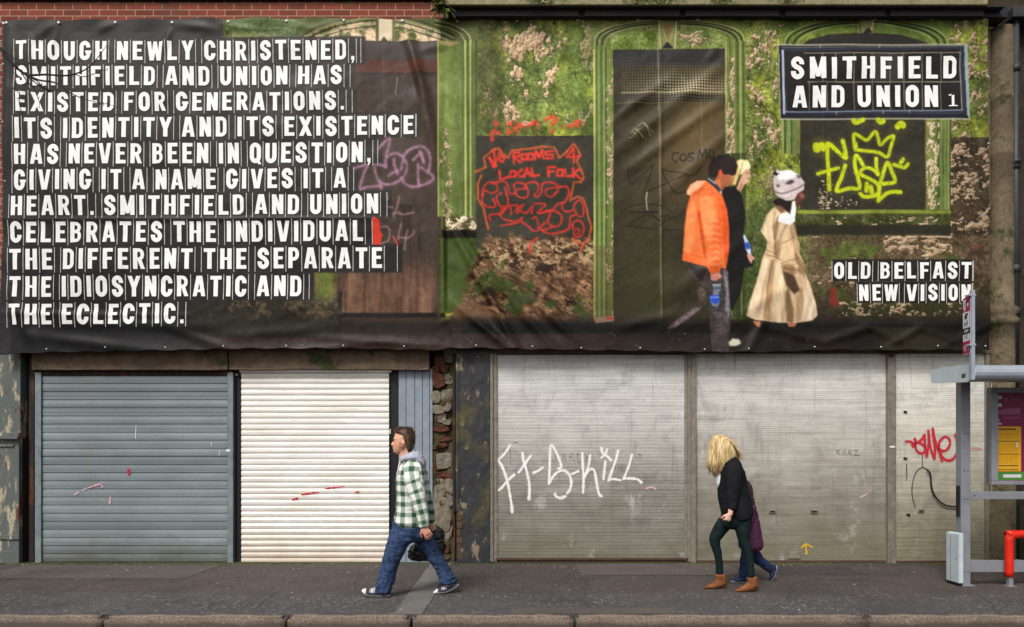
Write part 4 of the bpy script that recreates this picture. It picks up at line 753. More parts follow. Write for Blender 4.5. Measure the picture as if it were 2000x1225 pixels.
GL = {
 'T': (.66, [B(1-hh, 0, .66), V(.33, 0, 1-HT)]), 'H': (.66, [V(H_), V(xr), B(.5, T_, W_-T_, .13)]), 'I': (.248, [V(H_)]), 'L': (.58, [V(H_), B(hh, T_, .58)]),
 'E': (.58, [V(H_), B(1-hh, T_, .58), B(hh, T_, .58), B(.51, T_, .52, .15)]), 'F': (.58, [V(H_), B(1-hh, T_, .58), B(.5, T_, .52, .15)]),
 'N': (.66, [V(H_), V(xr), D_(.66-.12, 0, .12, 1, .2)]), 'M': (.80, [V(H_), V(.80-H_), D_(.40, .08, .13, 1, .18), D_(.40, .08, .67, 1, .18)]),
 'A': (.72, [D_(.11, 0, .31, 1, .2), D_(.61, 0, .41, 1, .2), B(.27, .2, .52, .14)]), 'V': (.72, [D_(.31, 0, .11, 1, .2), D_(.41, 0, .61, 1, .2)]),
 'W': (.92, [D_(.24, 0, .10, 1, .19), D_(.28, 0, .46, 1, .17), D_(.64, 0, .46, 1, .17), D_(.68, 0, .82, 1, .19)]), 'X': (.72, [D_(.11, 0, .61, 1, .22), D_(.61, 0, .11, 1, .22)]),
 'Y': (.72, [D_(.36, .4, .11, 1, .21), D_(.36, .4, .61, 1, .21), V(.36, 0, .47)]),
 'O': (.66, [S_(Opath())]), 'Q': (.66, [S_(Opath()), D_(.60, -.06, .40, .24, .16)]), 'U': (.66, [S_([(H_, 1), (H_, .32)]+arc(H_+.225, .31, .225, .225, 185, 270, 6)+arc(xr-.225, .31, .225, .225, 270, 355, 6)+[(xr, .32), (xr, 1)])]),
 'C': (.66, [S_([(xr, .64), (xr, .72)]+arc(xr-.22, .695, .22, .22, 5, 90, 6)+arc(H_+.22, .695, .22, .22, 90, 180, 6)+arc(H_+.22, .305, .22, .22, 180, 270, 6)+arc(xr-.22, .305, .22, .22, 270, 355, 6)+[(xr, .28), (xr, .36)])]),
 'G': (.68, [S_([(xr, .66), (xr, .72)]+arc(xr-.22, .695, .22, .22, 5, 90, 6)+arc(H_+.22, .695, .22, .22, 90, 180, 6)+arc(H_+.22, .305, .22, .22, 180, 270, 6)+arc(xr-.22, .305, .22, .22, 270, 355, 6)+[(xr, .28), (xr, .40)]), B(.43, .36, .72, .14)]),
 'S': (.66, [S_([(xr-.005, .66), (xr, .72)]+arc(xr-.22, .72, .215, .195, 0, 90, 6)+arc(H_+.22, .72, .215, .195, 90, 180, 6)+[(H_+.02, .64), (.24, .56), (.42, .47), (xr-.02, .36)]+arc(xr-.22, .28, .22, .195, 10, -90, 7)+arc(H_+.22, .28, .215, .195, 270, 180, 6)+[(H_+.005, .35)])]),
 'D': (.66, [V(H_), S_(bowl(1-hh, hh, T_-.02, xr), .18)]), 'P': (.64, [V(H_), S_(bowl(1-hh, .44, T_-.02, xr-.02), .17)]), 'R': (.66, [V(H_), S_(bowl(1-hh, .48, T_-.02, xr-.01), .17), D_(.56, 0, .36, .45, .2)]),
 'B': (.66, [V(H_), S_(bowl(1-hh, .53, T_-.02, xr-.02), .16), S_(bowl(.53, hh, T_-.02, xr), .16)]), '.': (.19, [('q', [(0, 0), (.19, 0), (.19, .19), (0, .19)])]), ',': (.19, [('q', [(0, 0), (.19, 0), (.19, .19), (0, .19)]), ('q', [(.08, -.0), (.19, -.0), (.1, -.16), (.02, -.16)])]),
}
ADV = .235
def text_width(tx): return sum(.30 if c == ' ' else GL[c][0]*XK+ADV for c in tx)-ADV
def quad_mesh(mb, q, pos, off, mi=0, step=5.0):
    q = [np.array(p, float) for p in q]; n = max(1, int(max(np.linalg.norm(q[3]-q[0]), np.linalg.norm(q[2]-q[1]))/step)); m = max(1, int(max(np.linalg.norm(q[1]-q[0]), np.linalg.norm(q[2]-q[3]))/step))
    vs = []
    for i in range(n+1):
        for j in range(m+1):
            a = q[0]+(q[1]-q[0])*j/m; b = q[3]+(q[2]-q[3])*j/m; p = a+(b-a)*i/n; vs.append(pos(p[0], p[1], off))
    fs = [(i*(m+1)+j, i*(m+1)+j+1, (i+1)*(m+1)+j+1, (i+1)*(m+1)+j) for i in range(n) for j in range(m)]
    mb.add(vs, fs, mi)
def set_text(tx, xa, xb, t0, b0, t1, b1, xe=None, lines=True, pos=ban_pos, hscale=None):
    mb = MB(); h0 = b0-t0; tw = text_width(tx)*h0; k = (xb-xa)/tw; x = xa; adv = []
    def yy(px, f):  # f: 0 baseline, 1 cap height
        s = (px-xa)/max(1, xb-xa); return (b0+(b1-b0)*s)*(1-f)+(t0+(t1-t0)*s)*f
    def bar(px): quad_mesh(mb, [(px-.65, yy(px, -.16)), (px+.65, yy(px, -.16)), (px+.65, yy(px, 1.08)), (px-.65, yy(px, 1.08))], pos, .0050, 1, 2.5)
    if lines: bar(xa-4)
    for ci, c in enumerate(tx):
        if c == ' ':
            if lines: bar(x+(.30-ADV*.5)*h0*k)
            x += .30*h0*k; continue
        gw, parts = GL[c]; o = .0056
        jx, jy = R0.uniform(-.3, .3), R0.uniform(-.4, .4)
        for pt in parts:
            o += .0004
            f = lambda p: (x+p[0]*XK*h0*k+jx, yy(x+p[0]*XK*h0*k, p[1])+jy)
            if pt[0] == 'q': quad_mesh(mb, [f(p) for p in pt[1]], pos, o, 0, 3.0)
            else: ribbon(mb, [f(p) for p in pt[1]], pt[2]*h0*(.5+.5*k), pos, o, 0, False, 3.0)
        x += (gw*XK+ADV)*h0*k
        if lines: bar(x-ADV*.5*h0*k-.3)
    if lines and xe: bar(xe)
    return mb
for a in LINES: set_text(*a).build('lettering', [M['print_white'], M['print_line']], banner, 'line of white block capitals reading '+a[0].lower())
set_text("SMITHFIELD", 1544, 1869.5, 112, 154.5, 109.5, 152.5, None, False).build('lettering', M['print_white'], banner, 'upper line of the printed street sign')
mb = set_text("AND UNION", 1548, 1832, 168, 210, 166.5, 209, None, False)
for q in ([(1858.5, 187), (1863.5, 185), (1863.5, 207), (1858.5, 207)], [(1852.5, 206), (1869.5, 206), (1869.5, 208), (1852.5, 208)], [(1853, 185), (1858, 183.5), (1858, 187), (1853, 187)]): quad_mesh(mb, [(a, b) for a, b in q][::-1], ban_pos, .006)
mb.build('lettering', M['print_white'], banner, 'lower line of the printed street sign with a small figure one')
set_text("OLD BELFAST", 1629, 1897, 513, 545, 512, 544, 1899).build('lettering', [M['print_white'], M['print_line']], banner, 'slogan line above the corner of the banner')
set_text("NEW VISION", 1678, 1897, 556, 588, 555.5, 587.5, 1899).build('lettering', [M['print_white'], M['print_line']], banner, 'last slogan line at the lower right')
def eyelet(px, py, r=3.2):
    mb = MB(); c = ban_pos(px, py, .004); R_ = r*(CD+BAN_Y)/F
    mb.tube([(c[0], c[1]+.012, c[2]), (c[0], c[1]-.004, c[2])], R_, 12); mb.build('eyelet', M['eyelet'], banner)
for x, y in [(8, 47), (14, 46), (116, 46), (225, 44), (336, 44), (446, 43), (560, 42), (672, 41), (786, 41), (893, 40), (1010, 40), (1128, 40), (1245, 40), (1362, 39), (1591, 38), (1708, 38), (1820, 38), (1922, 39), (7, 126), (8, 240), (10, 354), (92, 682), (208, 679), (325, 679), (440, 677), (560, 676), (672, 676), (790, 677), (930, 675), (1040, 677), (1135, 680), (1250, 680), (1375, 683), (1460, 682), (1590, 678), (1720, 678), (1830, 676), (1924, 676), (1931, 150), (1931, 280)]: eyelet(x, y, 2.8 if y < 60 else 1.5)
# ------------------------------------------------------------------ ground
KY = 6.52-CD                         # kerb line
def sheet(name, x0, x1, y0, y1, z, m, kind='structure'):
    mb = MB(); mb.add([(x0, y0, z), (x1, y0, z), (x1, y1, z), (x0, y1, z)], [(0, 1, 2, 3)]); o = mb.build(name, m); tag(o, kind=kind); return o
sheet('ground', -400, 400, .6, 400, -.02, M['patch_a'])
mb = MB(); mb.box(-40, 40, KY+0.14, 0.6, -0.3, 0.0); tag(mb.build('pavement', M['asphalt']), 'dark worn asphalt pavement in front of the shops', None, None, 'structure')
sheet('road', -400, 400, -400, KY-0.01, -0.125, M['road'])
# stone channel slabs that cross the pavement from the shop front to the kerb
mb = MB(); y = KY+0.15; k = 0
while y < -0.02:
    y1 = min(y+R0.uniform(.38, .62), -0.02)
    mb.box(-1.10+R0.uniform(-.008, .008), -.825+R0.uniform(-.008, .008), y+.006, y1-.006, -.1, .005+R0.uniform(-.001, .003), 0, .004); y = y1
tag(mb.build('drain_slabs', M['slab']), 'pale strip of stone slabs crossing the pavement', None, None, 'structure')
sheet('pavement_patch', .85, 2.9, -1.0, -.1, .004, M['patch_b'])
sheet('pavement_patch', .0, 1.55, KY+.15, KY+.42, .004, M['patch_b']); sheet('pavement_patch', -6.5, -3.9, -1.25, -.2, .004, M['patch_b'])
sheet('pavement_patch', 3.3, 4.4, -.98, -.35, .004, M['patch_a'])
mb = MB(); mb.box(X_(1560, -.95), X_(1605, -.95), -1.0, -.8, -.1, .008, 0, .003); tag(mb.build('manhole_cover', M['patch_a']), kind='structure')
mb = MB(); xs = [-40]+[X_(p, KY) for p in (-760, -300, 200, 558, 803, 1123, 1697, 2100, 2560)]+[40]
for a, b in zip(xs[:-1], xs[1:]):
    bm = bmesh.new(); bmesh.ops.create_cube(bm, size=1); L = b-a-.028
    for v in bm.verts: v.co = Vector(((a+b)/2+v.co.x*L, KY+.07+v.co.y*.14, -.14+v.co.z*.30))
    bmesh.ops.bevel(bm, geom=[e for e in bm.edges if all(v.co.z > 0 for v in e.verts)], offset=.03, segments=4, affect='EDGES')
    bmesh.ops.subdivide_edges(bm, edges=[e for e in bm.edges if e.calc_length() > .5], cuts=24)
    for v in bm.verts:
        n = math.sin(v.co.x*9.1)*.003+math.sin(v.co.x*23+1)*.002+R0.uniform(-.002, .002)
        if v.co.z > -.02: v.co.z += n; v.co.y += n*.8
    mb.bm(bm, 0, True)
tag(mb.build('kerb', M['kerb']), 'weathered brown granite kerbstones', None, None, 'structure')

# ------------------------------------------------------------------ roller shutter builders
def lath_profile(kind, pitch):
    """front profile (depth, height fraction) of one slat"""
    if kind == 'curved': return [(.006, 0), (-.002, .04), (-.012, .2), (-.017, .42), (-.017, .62), (-.012, .84), (-.002, .93), (.008, .95), (.008, .99)]
    return [(.003, 0), (0, .07), (-.0006, .5), (0, .96)]
def slat_sheet(mb, px0, py0, px1, py1, Y, n, kind, tilt=0.0, mi=0):
    x0, x1, z0, z1 = X_(px0, Y), X_(px1, Y), Z_(py1, Y), Z_(py0, Y); pitch = (z1-z0)/n; prof = lath_profile(kind, pitch); vs = []; m = 30; sd = R0.uniform(0, 90)
    amp = .010 if kind == 'curved' else .0018
    for i in range(n):
        j = R0.uniform(-.0012, .0012); tl = R0.uniform(-.002, .002)
        for d, f in prof:
            z = z0+(i+f)*pitch
            for k in range(m+1):
                u = k/m; dent = amp*(float(_vn(np.array(u*4+sd), np.array(z*1.8), 71))-.5)+amp*.5*(float(_vn(np.array(u*13+sd), np.array(z*7), 72))-.5)
                vs.append((x0+(x1-x0)*u, Y+d+j+dent*(1 if 0 < k < m else .3), z+tl*(u-.5)+.0025*(float(_vn(np.array(u*6+sd), np.array(i*.7), 73))-.5)))
    M1 = m+1; fs = [(r_*M1+k, r_*M1+k+1, (r_+1)*M1+k+1, (r_+1)*M1+k) for r_ in range(n*len(prof)-1) for k in range(m)]; mb.add(vs, fs, mi)
def flat_pos(Y):
    return lambda px, py, off=0.0: (X_(px, Y), Y-off, Z_(py, Y))

# ------------------------------------------------------------------ left building
lb = thing('brick_building', (X_(430), .3, 0), 'old red brick shop building with a grey and a white roller shutter below the text', 'building')
mb = MB(); mb.box(-9.5, X_(866), 0, .4, 2.93, 7.671); mb.box(-9.5, X_(-160)-.003, .002, .4, 0, 2.929); mb.build('brick_wall', M['brick'], lb)
mb = MB(); mb.box(-9.5, X_(866), .55, .6, 0, 3.1); mb.box(-9.5, X_(866), .401, .549, 2.95, 2.97); mb.build('dark_interior', M['dark'], lb)
mb = MB(); mb.box(-9.5, X_(859, -.05), -.05, .4, 7.672, 7.90, 0, .01); mb.build('eave', M['soffit'], lb)
# lintel
mb = MB()
for a, b in ((62, 444), (447, 838)):
    bm = bmesh.new(); bmesh.ops.create_cube(bm, size=1); bmesh.ops.subdivide_edges(bm, edges=bm.edges[:], cuts=10)
    x0, x1, z0, z1 = X_(a, -.03), X_(b, -.03), Z_(722, -.03), Z_(672, -.03)
    for v in bm.verts: v.co = Vector(((x0+x1)/2+v.co.x*(x1-x0), .12+v.co.y*.3+R0.uniform(-.007, .007), (z0+z1)/2+v.co.z*(z1-z0)+R0.uniform(-.006, .006)))
    mb.bm(bm)
mb.build('stone_lintel', M['lintel'], lb)
# flaking pilaster at the far left with its capital
mb = MB(); rect(mb, -160, 640, 40, 855, -.02, .5, 0, .008); rect(mb, -160, 855, 37, 1102, -.035, .5, 0, .008)
rect(mb, -160, 845, 39, 852, -.06, -.018, 0, .006); rect(mb, -160, 852, 34, 858, -.10, -.018, 0, .008); rect(mb, -160, 868, 26, 873, -.055, -.033, 0, .006)
rect(mb, 30, 874, 37, 1046, -.05, -.033, 0, .004); rect(mb, -160, 1046, 37, 1054, -.06, -.033, 0, .006); rect(mb, -160, 1076, 37, 1103, -.05, -.033, 0, .006)
p_l = mb.build('pilaster', M['pil_l'], lb, 'grey pilaster with flaking paint and rust')
mb = MB(); rect(mb, 46, 690, 54, 1103, .12, .3, 0, .01); rect(mb, 56, 690, 66, 1103, .06, .3, 0, .01); rect(mb, 41, 690, 44, 1100, .03, .3); mb.build('door_post', M['timber'], lb, 'rotten dark timber post')
mb = MB(); rect(mb, 76, 723, 452, 735, .06, .3); mb.build('head_board', M['timber'], lb)
# grey shutter
mb = MB(); YS = .06; x0, x1 = X_(81, YS), X_(444, YS); zt, zb = Z_(734, YS), Z_(1098, YS); n = 23; p = (zt-zb)/n; R1 = random.Random(5)
for i in range(n):
    z = zb+i*p; j = R1.uniform(-.002, .002)
    mb.add([(x0, YS+.014, z), (x1, YS+.014, z), (x0, YS+.012+j, z+.006), (x1, YS+.012+j, z+.006), (x0, YS+j, z+.009), (x1, YS+j, z+.009), (x0, YS-.004+j, z+p*.55), (x1, YS-.004+j, z+p*.55), (x0, YS+j, z+p-.004), (x1, YS+j, z+p-.004), (x0, YS+.014, z+p), (x1, YS+.014, z+p)],
           [(0, 1, 3, 2), (2, 3, 5, 4), (4, 5, 7, 6), (6, 7, 9, 8), (8, 9, 11, 10)])
gs = mb.build('roller_shutter', M['grey'], lb, 'closed grey steel shutter of wide flat slats')
for a, b in ((68, 80), (444, 455)):
    mb = MB(); rect(mb, a, 727, b, 1103, .03, .3, 0, .004)
    for k in range(6):
        c = P((a+b)/2-2, 750+k*68, .03); mb.tube([(c[0], .036, c[2]), (c[0], .0265, c[2])], .007, 8)
    mb.build('guide_rail', M['guide_g'], gs)
mb = MB(); rect(mb, 81, 1099, 444, 1104, .05, .1, 0, .003); mb.build('bottom_bar', M['guide_g'], gs)
mb = MB(); fp = flat_pos(.0535)
for pts, wd in (([(172, 953), (184, 949), (196, 945), (201, 943)], 3.2), ([(146, 966), (154, 961)], 2.5), ([(162, 957), (168, 955)], 2.5), ([(198, 942), (200, 951)], 3.5), ([(216, 972), (214, 984)], 3)): mb = MB(); ribbon(mb, pts, wd, fp, .002, 0, True, 2, .4); mb.build('graffiti', M['spray_p'], gs, 'faint pink spray dash')
mb = MB(); ribbon(mb, [(252, 917), (250, 922), (252, 926)], 5, fp, .004); mb.build('graffiti', M['spray_r'], gs, 'small red dab')
mb = MB(); rect(mb, 442, 878, 449, 882, .026, .029); mb.build('white_sticker', M['spray_w'], gs)
for q, wd in (([(266, 832), (265, 856)], 1.2), ([(430, 880), (428, 890)], 1), ([(414, 864), (413, 872)], 1)): mb = MB(); ribbon(mb, q, wd, fp, .004); mb.build('scratch', M['spray_w'], gs)
# black strips filling the gaps beside the white shutter
mb = MB(); rect(mb, 456, 726, 472, 1103, .10, .4, 0, .006); mb.build('black_gap_strip', M['black'], lb); mb = MB(); rect(mb, 760, 722, 778, 1103, .12, .4, 0, .006); mb.build('black_gap_strip', M['black'], lb)
mb = MB(); rect(mb, 758, 838, 763, 848, .10, .119); mb.build('white_sticker', M['spray_w'], lb)
# white shutter
mb = MB(); slat_sheet(mb, 472, 727, 760, 1101, .09, 33, 'curved')
ws = mb.build('roller_shutter', M['white'], lb, 'closed bright white ribbed roller shutter')
mb = MB(); rect(mb, 467, 718, 764, 727, .03, .2, 0, .01); mb.build('hood', M['white'], ws)
mb = MB(); c = P(465, 733, .1); mb.tube([(c[0], .10, c[2]), (c[0], .04, c[2])], .02, 10); mb.build('bracket', M['guide_a'], ws)
mb = MB(); fp = flat_pos(.0722)
for pts in ([(572, 976), (582, 973)], [(590, 966), (622, 961)], [(636, 955), (655, 952), (672, 950)], [(694, 962), (700, 961)]): mb = MB(); ribbon(mb, pts, 3.0, fp, .0012, 0, True, 2, .4); mb.build('graffiti', M['spray_r'], ws, 'red spray dash on the ribs')
# grey vertical boards
xs = [778, 793, 810, 825, 839, 845]
mb = MB(); 
for a, b in zip(xs[:-1], xs[1:]): rect(mb, a+.5, 720, b-.3, 1101, .07, .3, 0, .006)
mb.build('cladding_panel', M['clad'], lb, 'narrow panel of grey vertical boards')

# ------------------------------------------------------------------ broken rubble strip between the two buildings
rw = thing('rubble_wall', (X_(868), .2, 0), 'broken strip of exposed brick, stone and mortar beside the navy pilaster', 'wall')
mb = MB(); bm = bmesh.new(); bmesh.ops.create_grid(bm, x_segments=16, y_segments=90, size=.5)
x0, x1 = X_(845), X_(893)
for v in bm.verts:
    u_, w_ = v.co.x+.5, v.co.y+.5; z = w_*2.95
    v.co = Vector((x0+u_*(x1-x0), .20-.09*float(_vn(u_*2.6+3, z*5.0, 91))-.05*float(_vn(u_*7, z*13, 92))-.03*float(_vn(u_*19, z*31, 93)), z))
mb.bm(bm, 0, True); mb.build('rubble_core', M['mossy'], rw)
def lump(px, py, w_, h_, seed, d=.07):
    r = random.Random(seed); bm = bmesh.new(); bmesh.ops.create_icosphere(bm, subdivisions=3, radius=1)
    o = [r.uniform(0, 40) for _ in range(3)]
    for v in bm.verts:
        n = v.co.copy(); k = .72+.35*float(_vn(n.x*1.6+o[0], n.y*1.6+n.z*1.3+o[1], seed))+.22*float(_vn(n.x*4+o[2], n.z*4+n.y*2+o[0], seed+1))
        v.co = Vector((max(-.95, min(.95, n.x*k*1.15))*w_/2, max(-.6+.25*float(_vn(n.x*3+o[1], n.z*3+o[2], seed+3)), min(.6, n.y*k))*d, max(-.95, min(.95, n.z*k*1.15))*h_/2))
    M_ = Matrix.Translation(P(px, py, .09+r.uniform(0, .05))) @ Matrix.Rotation(r.uniform(-.25, .25), 4, 'Y'); return bm, M_
for i, (px, py, w_, h_, m) in enumerate([(859, 706, 20, 18, 'redbrick'), (851, 722, 14, 14, 'redbrick'), (868, 720, 14, 15, 'redbrick'), (856, 737, 22, 14, 'redbrick'), (857, 750, 22, 15, 'redbrick'), (876, 700, 18, 16, 'mortar'), (877, 740, 20, 20, 'mortar'), (851, 776, 18, 22, 'mortar'), (874, 772, 26, 20, 'mortar'), (856, 800, 22, 16, 'mortar'), (872, 795, 18, 16, 'mortar'), (861, 817, 18, 18, 'mortar'), (873, 825, 14, 10, 'mortar'),
        (862, 838, 28, 10, 'redbrick'), (870, 858, 22, 8, 'redbrick'), (858, 872, 30, 9, 'redbrick'), (870, 890, 24, 10, 'mortar'), (868, 900, 28, 28, 'mortar'), (852, 911, 16, 14, 'redbrick'), (862, 927, 26, 9, 'redbrick'), (876, 930, 16, 12, 'redbrick'), (858, 953, 24, 34, 'mortar'), (880, 950, 18, 28, 'mortar'), (880, 976, 15, 26, 'mortar'), (862, 1005, 34, 62, 'mortar'), (868, 1040, 28, 34, 'mortar'), (850, 980, 16, 40, 'mortar'), (862, 1072, 30, 12, 'redbrick'), (860, 1088, 34, 14, 'mossy'), (878, 1090, 20, 16, 'mossy'), (884, 888, 10, 16, 'mortar')]):
    k = (CD+.1)/F; bm, M_ = lump(px, py, w_*k*1.15, h_*k*1.15, 200+i); mb = MB(); mb.bm(bm, 0, False, M_); mb.build({'redbrick': 'brick', 'mortar': 'mortar_lump', 'mossy': 'mossy_stone'}[m], M[m], rw)
mb = MB(); rect(mb, 884, 690, 889, 1000, .02, .3, 0, .006); rect(mb, 886, 1000, 889, 1100, .05, .3); mb.build('wall_edge', M['timber'], rw)

# ------------------------------------------------------------------ right building
rb = thing('rendered_building', (X_(1450), .3, 0), 'derelict rendered building with three worn aluminium shutters and a round stone column', 'building')
mb = MB(); mb.box(X_(866)+.002, X_(1934), -.001, .4, 2.86, 7.30); mb.build('rendered_wall', M['stonecol'], rb)
mb = MB(); mb.box(X_(866)+.002, 9, .6, .65, 0, 2.9); mb.box(X_(893), X_(1934), .05, .6, 2.875, 2.89); mb.build('dark_interior', M['dark'], rb)
# gutter ledge with dark soffit and fascia
yl = -.36; mb = MB(); mb.box(X_(868, yl), X_(1930, yl), yl, .4, Z_(9, yl), Z_(9, yl)+.34, 0, .012); mb.build('stone_ledge', M['ledge'], rb)
mb = MB(); mb.box(X_(868, yl)+.01, X_(1966, yl), yl+.03, .38, Z_(9, yl)-.012, Z_(9, yl)-.002); mb.build('soffit', M['soffit'], rb)
mb = MB(); yf = -.27; px = 915
for a, b in ((874, 1131), (1142, 1328), (1339, 1523), (1534, 1728), (1739, 1922)): rect(mb, a, 12, b, 31, yf, yf+.1, 0, .004)
mb.build('fascia_board', M['fascia'], rb)
mb = MB(); rect(mb, 868, 13, 1968, 33, yf+.04, .0); mb.build('fascia_backing', M['soffit'], rb)
# navy pilaster
mb = MB(); bm = bmesh.new(); bmesh.ops.create_grid(bm, x_segments=24, y_segments=120, size=.5); x0, x1 = X_(892), X_(956)
for v in bm.verts:
    u_, z = v.co.x+.5, (v.co.y+.5)*2.95; v.co = Vector((x0+u_*(x1-x0), -.02-.012*float(_vn(u_*4, z*5, 94))-.008*float(_vn(u_*12, z*18, 95)), z))
mb.bm(bm, 0, True); rect(mb, 892, 690, 956, 1101, -.012, .5); rect(mb, 890, 690, 897, 1000, -.04, .1, 0, .008)
mb.build('pilaster', M['pil_d'], rb, 'dark navy pilaster with peeling paint and moss')
mb = MB()
for k in range(6): rect(mb, 892, 1004+k*15+R0.uniform(-1, 1), 900+(k % 2)*3+R0.uniform(-1, 2), 1017+k*15, -.038, .0, 0, .006)
mb.build('exposed_bricks', M['mossybrick'], rb)
# three aluminium shutters
def alu(px0, px1, py0, py1, Y, n, m, label):
    mb = MB(); slat_sheet(mb, px0, py0, px1, py1, Y, n, 'flat'); return mb.build('roller_shutter', M[m], rb, label)
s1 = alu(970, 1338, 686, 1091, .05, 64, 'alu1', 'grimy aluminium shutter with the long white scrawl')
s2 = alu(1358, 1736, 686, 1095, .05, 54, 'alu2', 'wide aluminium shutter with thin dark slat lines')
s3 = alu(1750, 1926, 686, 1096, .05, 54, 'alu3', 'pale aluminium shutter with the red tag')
def post(par, a, b, Yf, m='guide_a', name='guide_rail', py0=688, py1=1098):
    mb = MB(); rect(mb, a, py0, b, py1, Yf, .3, 0, .006); w_ = b-a
    rect(mb, a+w_*.3, py0+2, b-w_*.3, py1-2, Yf-.007, Yf+.01, 0, .003); return mb.build(name, M[m], par)
post(s1, 956, 963, .0); post(s1, 963, 972, .03); post(s1, 1337, 1344, .03); post(s1, 1344, 1351, .01)
post(s2, 1351, 1360, -.01, py1=1100); post(s2, 1735, 1750, -.02, py1=1102); post(s3, 1925, 1936, .02)
mb = MB(); rect(mb, 1726, 686, 1756, 691, -.05, .0, 0, .003); rect(mb, 1738, 691, 1747, 697, -.05, -.02, 0, .003); mb.build('top_bracket', M['rust'], s2)
mb = MB(); rect(mb, 968, 1090, 1345, 1094, .01, .1, 0, .004); rect(mb, 975, 1094, 1343, 1098, .03, .1, 0, .003); mb.build('bottom_bar', M['rust'], s1)
mb = MB(); rect(mb, 1358, 1095, 1738, 1099, .02, .1, 0, .004); mb.build('bottom_bar', M['rust'], s2); mb = MB(); rect(mb, 1750, 1096, 1928, 1100, .02, .1, 0, .004); mb.build('bottom_bar', M['rust'], s3)
mb = MB(); rect(mb, 972, 684, 1338, 692, .0, .1); mb.build('shutter_box', M['soffit'], s1)
for a in (1502, 1584):
    mb = MB(); rect(mb, a, 996, a+14, 1003, .033, .06, 0, .003); rect(mb, a+2, 998, a+12, 1001, .029, .04, 1); mb.build('lock', [M['guide_a'], M['dark']], s2)
mb = MB(); rect(mb, 1540, 1078, 1563, 1091, .03, .06, 0, .003); mb.build('lock', M['guide_a'], s2)
mb = MB(); rect(mb, 1738, 871, 1748, 874.5, -.031, -.027); mb.build('white_sticker', M['spray_w'], s2)
mb = MB(); rect(mb, 1794, 995, 1806, 1001, .033, .06, 0, .003); rect(mb, 1796, 997, 1804, 999, .029, .04, 1); mb.build('lock', [M['guide_a'], M['dark']], s3)
for a, b in ((1768, 804), (1768, 895), (1774, 1005)): mb = MB(); ribbon(mb, [(a-2, b), (a+2, b+1)], 4, flat_pos(.04), .006); mb.build('rust_hole', M['dark'], s3)
mb = MB(); ribbon(mb, [(1770, 906), (1771, 936)], 1.6, flat_pos(.04), .006); mb.build('scratch', M['dark'], s3)
ZK = (950, 850, 6.06); fp = flat_pos(.05); mb = MB(); M['overspray'] = plain('white_overspray', C(196, 193, 186), .6, .3, 0, .12, 40)
for i, (pts, sm) in enumerate([([(280, 125), (220, 215), (150, 285), (110, 300)], 4), ([(115, 295), (170, 340), (225, 470), (260, 600), (285, 750), (300, 840), (305, 910)], 4), ([(115, 665), (170, 635), (250, 540), (330, 470)], 4), ([(428, 210), (440, 300), (475, 420), (505, 560), (510, 660), (505, 755)], 4), ([(385, 440), (450, 350), (525, 245)], 0), ([(560, 445), (610, 425), (670, 382)], 3),
        ([(740, 580), (750, 350), (755, 180), (770, 120), (810, 170), (860, 280), (885, 360), (880, 390), (855, 395)], 4), ([(740, 575), (790, 490), (850, 435), (920, 420), (980, 470), (1005, 560), (990, 640), (955, 690)], 4), ([(812, 700), (830, 730), (880, 745), (935, 725)], 4), ([(1010, 462), (1085, 430)], 0), ([(1135, 215), (1140, 350), (1150, 500), (1145, 680)], 4), ([(1228, 235), (1215, 340), (1190, 420), (1155, 490)], 4), ([(1160, 500), (1200, 430), (1240, 400), (1280, 430), (1300, 540), (1330, 690), (1365, 725)], 4),
        ([(1362, 155), (1370, 200), (1400, 230), (1440, 260), (1475, 300)], 3), ([(1430, 165), (1410, 220), (1360, 268)], 3), ([(1408, 315), (1395, 430), (1386, 525)], 0), ([(1560, 180), (1530, 300), (1480, 440), (1445, 540)], 3), ([(1445, 535), (1500, 520), (1585, 535)], 3), ([(1722, 235), (1680, 380), (1625, 515)], 3), ([(1625, 515), (1720, 515), (1790, 525), (1832, 560)], 3)]):
    ribbon(mb, zs(*ZK, pts, sm), 3.9, fp, .0052+.00012*i, 0, True, 3.0, .22)
    ribbon(mb, zs(*ZK, pts, sm), 6.4, fp, .0030+.00006*i, 1, True, 3.0, .35)
mb.build('graffiti', [M['spray_w'], M['overspray']], s1, 'big white spray scrawl reading FX-S-KILL')
mb = MB()
for i, pts in enumerate([[(850, 220), (815, 235), (820, 285), (850, 290)], [(890, 320), (910, 215), (945, 325)], [(895, 280), (940, 280)], [(985, 305), (985, 215), (1020, 215), (1015, 250), (990, 255), (1040, 300)], [(1075, 220), (1085, 325), (1125, 320), (1110, 270), (1130, 240), (1080, 225)], [(1175, 215), (1185, 320)], [(1180, 265), (1230, 265)], [(1215, 210), (1245, 335)], [(280, 150), (288, 350)], [(1440, 370), (1450, 410), (1480, 400), (1475, 370)], [(1500, 375), (1530, 375), (1520, 410)], [(1555, 360), (1580, 400), (1610, 395)], [(1600, 350), (1612, 435)], [(320, 85), (370, 85)], [(1800, 215), (1830, 240), (1810, 275)]]):
    ribbon(mb, zs(*ZK, pts), 1.0, fp, .0030+.0001*i, 0, False, 3.0, .3)
mb.build('scratched_name', M['mortar'], s1, 'thin scratched capitals GARBR')
mb = MB(); ribbon(mb, [(1262, 954), (1272, 951), (1280, 955)], 3.4, fp, .0035); mb.build('graffiti', M['spray_p'], s1, 'pink dab')
mb = MB()
for i, pts in enumerate([[(1575, 1083), (1574, 1066)], [(1565, 1070), (1574, 1062), (1586, 1069)]]): ribbon(mb, pts, 3.6, fp, .0035+.0001*i, 0, True, 2.0, .35)
mb.build('graffiti', M['spray_y'], s2, 'small yellow arrow pointing up')
mb = MB(); ribbon(mb, [(1680, 972), (1694, 964)], 3, fp, .0035); mb.build('graffiti', M['spray_p'], s2, 'pink smear')
mb = MB()
